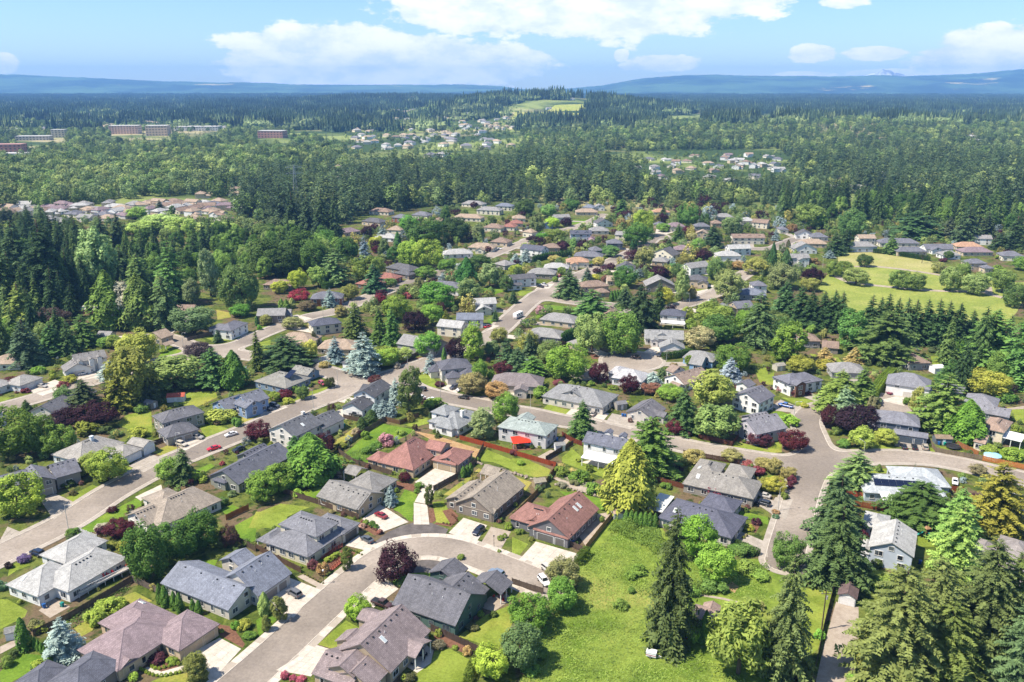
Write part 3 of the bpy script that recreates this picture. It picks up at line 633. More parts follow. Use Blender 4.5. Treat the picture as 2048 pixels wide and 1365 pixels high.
def shingle_mesh(polys, thick, lowz):
    """polys: lists of 3-D points, first edge along the eave"""
    V = []; idx = {}; Fc = []; fm = []; uv = []; cnt = {}
    def vid(p):
        k = (round(p[0], 3), round(p[1], 3), round(p[2], 3))
        if k not in idx: idx[k] = len(V); V.append(p)
        return idx[k]
    for poly in polys:
        ids = [vid(p) for p in poly]; Fc.append(ids); fm.append(0)
        a = np.array(poly[0]); e = unit(np.array(poly[1]) - a); n = unit(np.cross(e, np.array(poly[2]) - a)); v = np.cross(n, e)
        for p in poly: q = np.array(p) - a; uv.append((float(q @ e) + a[0] + a[1], float(q @ v)))
        for i in range(len(ids)): k = (ids[i], ids[(i + 1) % len(ids)]); cnt[k] = 1
    n0 = len(V); V += [(p[0], p[1], p[2] - thick) for p in V]
    for ids in list(Fc): Fc.append([i + n0 for i in ids][::-1]); fm.append(1); uv += [(0, 0)] * len(ids)
    for (a, b) in cnt:
        if (b, a) not in cnt: Fc.append([b, a, a + n0, b + n0]); fm.append(1); uv += [(0, 0)] * 4
    caps = [(a, b) for (a, b) in cnt if (b, a) in cnt and a < b]
    for a, b in caps:      # ridge and hip caps
        p = Vector(V[a]); q = Vector(V[b]); d = (q - p).normalized(); s = d.cross(Vector((0, 0, 1))).normalized() * .15; up = Vector((0, 0, .07)); dn = Vector((0, 0, -.03)); n = len(V)
        V += [tuple(p + s + dn), tuple(q + s + dn), tuple(q + up), tuple(p + up), tuple(p - s + dn), tuple(q - s + dn)]
        for f in ((n, n + 1, n + 2, n + 3), (n + 3, n + 2, n + 5, n + 4)): Fc.append(list(f)); fm.append(0); uv += [(.3, .05), (.8, .05), (.8, .2), (.3, .2)]
    return mesh('roof', V, Fc, ['shingle', 'painted'], fm, uv=uv)
def house(t, key, label, roof, wall, wings, trim='e9e8e4', gar='d8d2c8', near=True, name='house', group=None, vents=4, extra=None, stone=False, cat='house'):
    W_ = []; th0 = None
    for w in wings:
        ax, ay, bx, by, dep, rt, h = w[:7]; op = w[7] if len(w) > 7 else {}
        A = np.array(g(*tp(t, ax, ay), h)); B = np.array(g(*tp(t, bx, by), h))
        if dep < 0: A, B, dep = B, A, -dep
        d = B - A; L = float(np.linalg.norm(d)); th = math.atan2(d[1], d[0]); mid = (A + B) / 2
        if th0 is None: th0 = th
        else: th = th0 + round((th - th0) / (math.pi / 2)) * math.pi / 2
        L = op.get('L', L)
        W_.append([mid, L, dep, th, rt, h, op])
    c = W_[0][0] + np.array([-math.sin(W_[0][3]), math.cos(W_[0][3])]) * W_[0][2] / 2
    root = empty(name, (c[0], c[1], 0)); tag(root, label, cat, group)
    rc, wc, tcw, gc = C(roof, 1.0), C(wall, .86), C(trim, .84), C(gar, .80)
    rects = []
    for mid, L, D, th, rt, h, op in W_:
        U = np.array([math.cos(th), math.sin(th)]); N = np.array([-U[1], U[0]]); rects.append((mid, U, N, L, D, h, op))
    def inside(p, z, skip):
        for i, (mid, U, N, L, D, h, op) in enumerate(rects):
            if i == skip or op.get('open') or h + .8 < z: continue
            q = p - mid; a = q @ U; b = q @ N
            if abs(a) < L / 2 - .2 and .2 < b < D - .2: return True
        return False
    HOUSES.append((key, rects)); KEYS.append((c[0], c[1], key, max(max(r[3], r[4]) for r in rects)))
    for i, (mid, L, D, th, rt, h, op) in enumerate(W_):
        U, N = rects[i][1], rects[i][2]; hl = L / 2; k = op.get('k', .48); o_ = min(.45, L * .08, D * .08); m0 = mid - c
        def PT(u, v, z): p = m0 + U * u + N * v; return (float(p[0]), float(p[1]), float(z))
        zo = h + 0.013 * i
        if rt == 'h':
            if L >= D:
                r = D / 2; zt = zo + r * k; a, b = PT(-hl + r, r, zt), PT(hl - r, r, zt)
                if L - D < .3: a = b = PT(0, r, zt); polys = [[PT(-hl, 0, zo), PT(hl, 0, zo), b], [PT(hl, 0, zo), PT(hl, D, zo), b], [PT(hl, D, zo), PT(-hl, D, zo), a], [PT(-hl, D, zo), PT(-hl, 0, zo), a]]
                else: polys = [[PT(-hl, 0, zo), PT(hl, 0, zo), b, a], [PT(hl, 0, zo), PT(hl, D, zo), b], [PT(hl, D, zo), PT(-hl, D, zo), a, b], [PT(-hl, D, zo), PT(-hl, 0, zo), a]]
                rid = [(-hl + r, r), (hl - r, r)]
            else:
                r = hl; zt = zo + r * k; a, b = PT(0, r, zt), PT(0, D - r, zt)
                polys = [[PT(-hl, 0, zo), PT(hl, 0, zo), a], [PT(hl, 0, zo), PT(hl, D, zo), b, a], [PT(hl, D, zo), PT(-hl, D, zo), b], [PT(-hl, D, zo), PT(-hl, 0, zo), a, b]]
                rid = [(0, r), (0, D - r)]
        elif rt == 'p':
            zt = zo + D / 2 * k; a, b = PT(-hl, D / 2, zt), PT(hl, D / 2, zt)
            polys = [[PT(-hl, 0, zo), PT(hl, 0, zo), b, a], [PT(hl, D, zo), PT(-hl, D, zo), a, b]]; rid = [(-hl, D / 2), (hl, D / 2)]
        elif rt == 'x':
            zt = zo + hl * k; a, b = PT(0, 0, zt), PT(0, D, zt)
            polys = [[PT(hl, 0, zo), PT(hl, D, zo), b, a], [PT(-hl, D, zo), PT(-hl, 0, zo), a, b]]; rid = [(0, 0), (0, D)]
        else:  # 's' mono-pitch
            zt = zo + D * .12; polys = [[PT(-hl, 0, zo), PT(hl, 0, zo), PT(hl, D, zt), PT(-hl, D, zt)]]; rid = [(-hl, D), (hl, D)]
        ro = obj('roof', shingle_mesh(polys, .2, 0), root, color=op.get('rc', rc))
        ro.data.materials[1] = MT['painted']
        if op.get('mat'): ro.data.materials[0] = MT[op['mat']]
        # walls
        if op.get('open'):
            for u in (-hl + .3, 0, hl - .3):
                if abs(u) < .1 and L < 6: continue
                p = PT(u, .3, 0); b = MB(); b.box(-.1, .1, -.1, .1, 0, h - .05); obj('post', b.me('post', ['trim_white']), root, p, th)
            continue
        b = MB(); e = o_ * k - .15; z1 = zo + e
        u0, u1, v0, v1 = -hl + o_, hl - o_, o_, D - o_
        def wl4(pa, pb, zt1, apex=None):
            if apex is None: b.poly([PT(*pa, -.3), PT(*pb, -.3), PT(*pb, zt1), PT(*pa, zt1)])
            else: b.poly([PT(*pa, -.3), PT(*pb, -.3), PT(*pb, zt1), PT(*apex[:2], apex[2]), PT(*pa, zt1)])
        zb = op.get('zb')
        gp = rt == 'p'; gxx = rt == 'x'
        wl4((u0, v0), (u1, v0), z1, (0, v0, zt - .15) if gxx else None); wl4((u1, v0), (u1, v1), z1, (u1, D / 2, zt - .15) if gp else None)
        wl4((u1, v1), (u0, v1), z1, (0, v1, zt - .15) if gxx else None); wl4((u0, v1), (u0, v0), z1, (u0, D / 2, zt - .15) if gp else None)
        wo_ = obj('wall', b.me('wall', ['siding']), root, color=C(op['wc'], .80) if 'wc' in op else wc)
        # openings
        sides = [((0, v0), u1 - u0, th, -N, U), ((u1, D / 2), v1 - v0, th + math.pi / 2, U, N), ((0, v1), u1 - u0, th + math.pi, N, -U), ((u0, D / 2), v1 - v0, th - math.pi / 2, -U, -N)]
        gar_s = dict(op.get('g', []))
        for s, ((cu, cv_), Ls, rz_, out, along) in enumerate(sides):
            base = m0 + U * cu + N * cv_; wpos = base + c; cd = np.array([0 - wpos[0], 0 - wpos[1]]); cd /= np.linalg.norm(cd)
            if s in gar_s:
                ws = gar_s[s]; tot = sum(ws) + .6 * (len(ws) - 1); x = -tot / 2 + gar_s.get('off', 0)
                for w in ws:
                    p = base + along * (x + w / 2); x += w + .6
                    d_, f_ = garage_mesh(w); gd = obj('garage_door', d_, root, (p[0] + out[0] * .02, p[1] + out[1] * .02, .05), rz_, gc); obj('door_frame', f_, gd, color=tcw)
                if h > 4.3:
                    for q in (-Ls / 4, Ls / 4):
                        p = base + along * q; a_, g_ = window_meshes(1.5, 1.2); wv = obj('window', a_, root, (p[0] + out[0] * .02, p[1] + out[1] * .02, 4.2), rz_, tcw); obj('pane', g_, wv)
                continue
            if op.get('nowin') or out @ cd < -.15: continue
            rows = [1.55] if h < 4.3 else [1.55, h - 1.3]
            for zr in rows:
                n = max(1, int(Ls / (3.6 if near else 4.2)))
                for q in range(n):
                    xx = (q + .5) / n * Ls - Ls / 2 + random.uniform(-.35, .35); p = base + along * xx
                    if inside(p + out * .5 + c, zr, i): continue
                    if near and s == op.get('door', -1) and zr < 2 and q == n // 2:
                        dd_ = obj('door', DOOR, root, (p[0] + out[0] * .02, p[1] + out[1] * .02, .06), rz_, C(random.choice(['5a4638', '7a2f28', '2f3a46', 'e5e0d6']), .8)); obj('handle', KNOB, dd_); continue
                    w, hh = random.choice([(1.2, 1.2), (1.8, 1.3), (0.9, 1.4), (1.8, 1.5), (1.5, 1.2)]) if Ls > 2.6 else (.8, 1.2)
                    a_, g_ = window_meshes(w, hh); wv = obj('window', a_, root, (p[0] + out[0] * .02, p[1] + out[1] * .02, zr), rz_, tcw); obj('pane', g_, wv)
            gable = (gp and s in (1, 3) and D > 7) or (gxx and s in (0, 2) and L > 4.5)
            if gable and zt - zo > 1.9:
                p = base; 
                if not inside(p + out * .5 + c, zo + 1, i):
                    a_, g_ = window_meshes(1.2, 1.1); wv = obj('window', a_, root, (p[0] + out[0] * .02, p[1] + out[1] * .02, zo + .75), rz_, tcw); obj('pane', g_, wv)
        # roof furniture
        if near and vents and L * D > 60 and not op.get('novent'):
            (ru0, rv0), (ru1, rv1) = rid; du, dv = ru1 - ru0, rv1 - rv0; l = math.hypot(du, dv)
            if l > 3:
                pu, pv_ = -dv / l, du / l
                # keep to the slope that faces the camera
                tst = U * pu + N * pv_
                if tst @ (-c) < 0: pu, pv_ = -pu, -pv_
                for q in range(vents):
                    f = (q + .6) / (vents + .2); off = .75
                    obj('roof_vent', VENT, root, PT(ru0 + du * f + pu * off, rv0 + dv * f + pv_ * off, zt - off * k + .02), th)
                for q in range(2):
                    f = random.uniform(.2, .8); off = random.uniform(1.6, 3.0)
                    obj('vent_pipe', PIPE, root, PT(ru0 + du * f + pu * off, rv0 + dv * f + pv_ * off, zt - off * k), th)
        for ex in op.get('x', []):
            if ex[0] == 'chimney':
                bb = MB(); bb.box(-.55, .55, -.5, .5, 0, zt + .7, 0); bb.box(-.62, .62, -.57, .57, zt + .7, zt + .9, 0); obj('chimney', bb.me('chimney', ['siding']), root, PT(ex[1], ex[2], 0), th, wc)
            if ex[0] in ('skylight', 'solar'):
                u_, v_, wu, wv_ = ex[1:5]; vv = v_ if v_ <= D / 2 else D - v_
                if rt == 'h' and L < D: zz = zo + (hl - abs(u_)) * k; tl = (0, math.atan(k) * (1 if u_ > 0 else -1))
                else: zz = zo + vv * k; tl = (math.atan(k) * (1 if v_ <= D / 2 else -1), 0)
                bb = MB()
                if ex[0] == 'skylight':
                    bb.box(-wu / 2, wu / 2, -wv_ / 2, wv_ / 2, .0, .16); s_ = obj('skylight', bb.me('skylight', ['trim_white']), root, PT(u_, v_, zz), 0); b2 = MB(); b2.box(-wu / 2 + .1, wu / 2 - .1, -wv_ / 2 + .1, wv_ / 2 - .1, .16, .18); obj('pane', b2.me('pane', ['skylight_glass']), s_)
                    s_.rotation_euler = (tl[0], tl[1], th)
                else:
                    n1, n2 = ex[5], ex[6]
                    for a1 in range(n1):
                        for a2 in range(n2):
                            pu = wu / n1; pv2 = wv_ / n2; bb = MB(); bb.box(-pu / 2 + .03, pu / 2 - .03, -pv2 / 2 + .03, pv2 / 2 - .03, .08, .13)
                            du = -wu / 2 + (a1 + .5) * pu; dv = -wv_ / 2 + (a2 + .5) * pv2; z_ = zz + dv * math.cos(tl[0]) * k * (1 if v_ <= D / 2 else -1) if tl[0] else zz - du * k * (1 if u_ > 0 else -1)
                            s_ = obj('solar_panel', bb.me('solar_panel', ['solar_cell']), root, PT(u_ + du * (math.cos(tl[1])), v_ + dv * math.cos(tl[0]), z_ + .03)); s_.rotation_euler = (tl[0], tl[1], th)
    return root
def house_at(px, py, w, d, ang, rt, h, roof, wall, key, label, group=None, second=True, k=.48, name='house'):
    """a plain house by the pixel of its base centre; ang = direction of its long side in degrees"""
    x, y = g(px, py); return house_xy(x, y, w, d, ang, rt, h, roof, wall, key, label, group, second, k, name)
def house_xy(x, y, w, d, ang, rt, h, roof, wall, key, label, group=None, second=True, k=.48, name='house', z=0.0, simple=False):
    root = empty(name, (x, y, z), R(ang)); tag(root, label, 'house', group); rc, wc = C(roof, 1.0), C(wall, .86)
    if key: KEYS.append((x, y, key, max(w, d)))
    def wing(cx, cy_, w, d, rt, h, zoff=0.0):
        hl, hd = w / 2, d / 2; zo = h + zoff
        P3 = lambda u, v, z: (cx + u, cy_ + v, z)
        if rt == 'h':
            r = min(hl, hd); zt = zo + r * k
            if hl >= hd: a, b = P3(-hl + r, 0, zt), P3(hl - r + .05, 0, zt); polys = [[P3(-hl, -hd, zo), P3(hl, -hd, zo), b, a], [P3(hl, -hd, zo), P3(hl, hd, zo), b], [P3(hl, hd, zo), P3(-hl, hd, zo), a, b], [P3(-hl, hd, zo), P3(-hl, -hd, zo), a]]
            else: a, b = P3(0, -hd + r, zt), P3(0, hd - r, zt); polys = [[P3(-hl, -hd, zo), P3(hl, -hd, zo), a], [P3(hl, -hd, zo), P3(hl, hd, zo), b, a], [P3(hl, hd, zo), P3(-hl, hd, zo), b], [P3(-hl, hd, zo), P3(-hl, -hd, zo), a, b]]
        elif rt == 'p': zt = zo + hd * k; a, b = P3(-hl, 0, zt), P3(hl, 0, zt); polys = [[P3(-hl, -hd, zo), P3(hl, -hd, zo), b, a], [P3(hl, hd, zo), P3(-hl, hd, zo), a, b]]
        else: zt = zo + hl * k; a, b = P3(0, -hd, zt), P3(0, hd, zt); polys = [[P3(hl, -hd, zo), P3(hl, hd, zo), b, a], [P3(-hl, hd, zo), P3(-hl, -hd, zo), a, b]]
        obj('roof', shingle_mesh(polys, .22, 0), root, color=rc)
        b_ = MB(); i = .4; e = i * k - .15; x0, x1, y0, y1 = cx - hl + i, cx + hl - i, cy_ - hd + i, cy_ + hd - i; z1 = zo + e
        qs = [((x0, y0), (x1, y0), (cx, y0) if rt == 'x' else None), ((x1, y0), (x1, y1), (x1, cy_) if rt == 'p' else None), ((x1, y1), (x0, y1), (cx, y1) if rt == 'x' else None), ((x0, y1), (x0, y0), (x0, cy_) if rt == 'p' else None)]
        for p, q, ap in qs:
            pts = [(*p, -.3), (*q, -.3), (*q, z1)] + ([(*ap, zt - .15)] if ap else []) + [(*p, z1)]; b_.poly(pts)
        obj('wall', b_.me('wall', ['siding']), root, color=wc)
        if simple: return
        for s, (p, q, ap) in enumerate(qs):
            p, q = np.array(p), np.array(q); mid = (p + q) / 2; al = unit(q - p); out = np.array([al[1], -al[0]]); Ls = float(np.linalg.norm(q - p))
            ca, sa = math.cos(R(ang)), math.sin(R(ang)); ow = (ca * out[0] - sa * out[1], sa * out[0] + ca * out[1])
            if ow[0] * -x + ow[1] * -y < 0: continue
            for zr in ([1.5] if h < 4.3 else [1.5, h - 1.2]):
                n = max(1, int(Ls / 4.0))
                for u in range(n):
                    if s == 0 and zr < 2 and u == n - 1 and zoff > 0 and Ls > 4.5:
                        d_, f_ = garage_mesh(4.6); gp_ = mid + al * ((u + .5) / n - .5) * 0; gd = obj('garage_door', d_, root, (gp_[0] + out[0] * .02, gp_[1] + out[1] * .02, .05), math.atan2(al[1], al[0]), C('e4e0d8', .8)); obj('door_frame', f_, gd, color=C('f0efec', .8)); break
                    if zoff > 0 and s == 0 and Ls > 4.5 and zr < 2: continue
                    pp = mid + al * ((u + .5) / n - .5) * Ls; a_, g_ = window_meshes(*random.choice([(1.2, 1.2), (1.8, 1.3), (1.5, 1.4)]))
                    wv = obj('window', a_, root, (pp[0] + out[0] * .02, pp[1] + out[1] * .02, zr), math.atan2(al[1], al[0]), C('ecebe7', .8)); obj('pane', g_, wv)
    wing(0, 0, w, d, rt, h)
    if second:
        s = random.choice((-1, 1)); w2 = w * random.uniform(.36, .48); d2 = d * random.uniform(.75, 1.0)
        wing(s * (w / 2 - w2 / 2 - .4), -d / 2 - d2 / 2 + d * .42, w2, d2, random.choice('hxx') if rt != 'h' else 'h', min(h, 2.9), .013)
    return root
# ------------------------------------------------------------------ fences
def board_panel(seed, n=16, L=2.4, h=1.8):
    r = random.Random(seed); b = MB()
    for i in range(n):
        x0 = -L / 2 + L * i / n + .008; x1 = -L / 2 + L * (i + 1) / n - .008; y = r.uniform(-.012, .012); b.box(x0, x1, y - .012, y + .012, .05, h + r.uniform(-.03, .03))
    b.box(-L / 2, L / 2, .015, .07, .35, .44); b.box(-L / 2, L / 2, .015, .07, h - .4, h - .31); return b.me('panel', ['fence_wood'])
PAN = [board_panel(i) for i in range(3)]
_b = MB(); _b.box(-.055, .055, -.055, .055, -.2, 1.95); _b.box(-.075, .075, -.075, .075, 1.95, 2.0); POST = _b.me('post', ['fence_wood'])
def fence(t, pts, hexc, label, h=1.0, name='wooden_fence', group=None):
    q = [np.array(g(*(tp(t, *p) if t else p))) for p in pts]; root = empty(name, (q[0][0], q[0][1], 0)); tag(root, label, 'fence', group); col = C(hexc, .72)
    for a, b in zip(q[:-1], q[1:]):
        d = b - a; L = float(np.linalg.norm(d)); n = max(1, int(round(L / 2.4))); th = math.atan2(d[1], d[0])
        for i in range(n):
            m_ = a + d * (i + .5) / n - q[0]; o = obj('panel', PAN[random.randrange(3)], root, (m_[0], m_[1], 0), th, col); o.scale = (L / n / 2.4 * .97, 1, h)
            m_ = a + d * i / n - q[0]; o = obj('post', POST, root, (m_[0], m_[1], 0), th, col); o.scale = (1, 1, h)
    o = obj('post', POST, root, (q[-1][0] - q[0][0], q[-1][1] - q[0][1], 0), 0, col); o.scale = (1, 1, h)
    return root
# ------------------------------------------------------------------ cars
def loft(sec, mats, name, fm=0, smooth=True, close=True):
    V = []; Fc = []; k = len(sec[0])
    for s in sec: V += s
    for i in range(len(sec) - 1):
        for j in range(k): a = i * k + j; b = i * k + (j + 1) % k; Fc.append((a, b, b + k, a + k))
    Fc.append(tuple(reversed(range(k)))); Fc.append(tuple(range((len(sec) - 1) * k, len(sec) * k)))
    return mesh(name, V, Fc, mats, smooth=False)
CARK = {
 'sedan': dict(st=[(-2.32, .45, .80, .70), (-2.2, .28, .92, .84), (-1.5, .22, .96, .90), (0, .22, .94, .91), (1.1, .22, .93, .90), (1.9, .26, .80, .86), (2.25, .35, .66, .78), (2.34, .45, .60, .68)], gh=(-1.75, -1.05, .25, 1.15, .92, 1.43, .72, .58), wb=1.38, r=.33),
 'suv': dict(st=[(-2.28, .5, 1.0, .76), (-2.2, .34, 1.08, .88), (-1.5, .28, 1.10, .94), (0, .28, 1.08, .95), (1.1, .28, 1.06, .94), (1.9, .32, .98, .90), (2.22, .42, .84, .82), (2.32, .52, .76, .72)], gh=(-2.18, -1.85, .35, 1.12, 1.06, 1.70, .80, .66), wb=1.40, r=.38),
 'pickup': dict(st=[(-2.85, .55, 1.05, .90), (-2.8, .48, 1.12, .96), (-1.5, .42, 1.12, .98), (0, .42, 1.12, .98), (1.2, .42, 1.12, .97), (2.3, .44, 1.08, .95), (2.72, .5, .98, .88), (2.84, .58, .90, .80)], gh=(-.75, -.55, .85, 1.45, 1.10, 1.88, .84, .70), wb=1.8, r=.42),
}
CARM = {}
for kn, q in CARK.items():
    def ring(x, zb, zt, hw): return [(x, -hw * .90, zb), (x, hw * .90, zb), (x, hw, zb + .2), (x, hw * .98, zt - .12), (x, hw * .88, zt), (x, -hw * .88, zt), (x, -hw * .98, zt - .12), (x, -hw, zb + .2)]
    body = loft([ring(*s) for s in q['st']], ['car_paint'], 'body')
    xb, xb2, xf2, xf, z0, z1, w0, w1 = q['gh']; zr = z1 - .06
    w0 *= 1.06
    gl = loft([[(xb, -w0, z0 - .1), (xf, -w0, z0 - .1), (xf, w0, z0 - .1), (xb, w0, z0 - .1)], [(xb2, -w1, zr), (xf2, -w1, zr), (xf2, w1, zr), (xb2, w1, zr)]], ['car_glass'], 'window')
    rf = MB(); rf.box(xb2 - .05, xf2 + .05, -w1 - .03, w1 + .03, zr - .02, z1, taper=.06)
    for (xa, xc) in ((xb, xb2), (xf, xf2)):
        for s in (-1, 1): rf.tube((xa, s * w0, z0 - .08), (xc, s * w1, zr), .05, .045, 5)
    for s in (-1, 1): rf.tube((-.25 * (1 if kn != 'pickup' else -1), s * w0, z0 - .08), (-.25 * (1 if kn != 'pickup' else -1), s * w1, zr), .05, .045, 5)
    if kn == 'suv':
        for s in (-1, 1): rf.box(xb2 + .2, xf2 - .2, s * (w1 - .08) - .03, s * (w1 - .08) + .03, z1, z1 + .07)
    roofm = rf.me('roof', ['car_paint'])
    bed = None
    if kn == 'pickup': bb = MB(); bb.box(-2.68, -.85, -.80, .80, 1.125, 1.135); bed = bb.me('bed', ['dark_metal'])
    ty = MB(); ty.tube((0, -.11, 0), (0, .11, 0), q['r'], q['r'], 14); ri = MB(); ri.tube((0, -.125, 0), (0, .125, 0), q['r'] * .62, q['r'] * .62, 10)
    hx = q['st'][-1][0]; hl_ = MB(); hl_.box(hx - .22, hx - .02, -.16, .16, q['st'][-2][2] - .26, q['st'][-2][2] - .08); tx = q['st'][0][0]; tl_ = MB(); tl_.box(tx - .01, tx + .12, -.13, .13, q['st'][1][2] - .34, q['st'][1][2] - .08)
    mi = MB(); mi.box(-.07, .07, -.1, .1, 0, .14)
    CARM[kn] = (body, gl, roofm, bed, ty.me('tyre', ['tyre'], True), ri.me('rim', ['rim']), hl_.me('headlight', ['headlight']), tl_.me('taillight', ['taillight']), mi.me('mirror', ['car_paint']), q)
def car(kn, t, x, y, fx, fy, hexc, label, k=.85, group=None, name=None):
    """centre and a point ahead of the bonnet, both on the ground"""
    a = np.array(g(*tp(t, x, y))); b = np.array(g(*tp(t, fx, fy))); d = b - a; th = math.atan2(d[1], d[0])
    body, gl, rf, bed, ty, ri, hl_, tl_, mi, q = CARM[kn]; z = .08 if road_d(*a) < -.5 else .10
    root = empty(name or {'sedan': 'parked_car', 'suv': 'parked_suv', 'pickup': 'pickup_truck'}[kn], (a[0], a[1], z), th); tag(root, label, {'sedan': 'car', 'suv': 'suv', 'pickup': 'pickup'}[kn], group); col = C(hexc, k)
    obj('body', body, root, color=col); obj('window', gl, root); obj('roof', rf, root, color=col)
    if bed: obj('bed', bed, root)
    for sx in (-1, 1):
        for sy in (-1, 1):
            w = empty('wheel', (sx * q['wb'], sy * (q['st'][3][3] - .10), q['r'])); w.parent = root; obj('tyre', ty, w); obj('rim', ri, w)
    hw = q['st'][-2][3] - .18
    for sy in (-1, 1): obj('headlight', hl_, root, (0, sy * hw, 0)); obj('taillight', tl_, root, (0, sy * hw * .95, 0)); obj('mirror', mi, root, (q['gh'][3] - .35, sy * (q['st'][3][3] + .06), q['gh'][4] - .02), 0, col)
    return root
# ------------------------------------------------------------------ street lamps
_b = MB(); _b.tube((0, 0, 0), (0, 0, 7.4), .10, .06, 8); _b.box(-.17, .17, -.17, .17, 0, .12); LP = _b.me('pole', ['galvanised'])
_b = MB(); _b.tube((0, 0, 7.3), (.9, 0, 7.75), .045, .04, 6); _b.tube((.9, 0, 7.75), (1.8, 0, 7.8), .04, .035, 6); LA = _b.me('arm', ['galvanised'])
_b = MB(); _b.box(1.7, 2.35, -.14, .14, 7.70, 7.86, taper=.04); LH = _b.me('lamp_head', ['galvanised'])
def lamp(px, py, ax, ay, label, hs=1.0, group='street lamps along the estate roads'):
    a = np.array(g(px, py)); b = np.array(g(ax, ay)); d = b - a
    root = empty('street_lamp', (a[0], a[1], .1), math.atan2(d[1], d[0])); root.scale = (1, 1, hs); tag(root, label, 'street lamp', group)
    obj('pole', LP, root); obj('arm', LA, root); obj('lamp_head', LH, root); return root
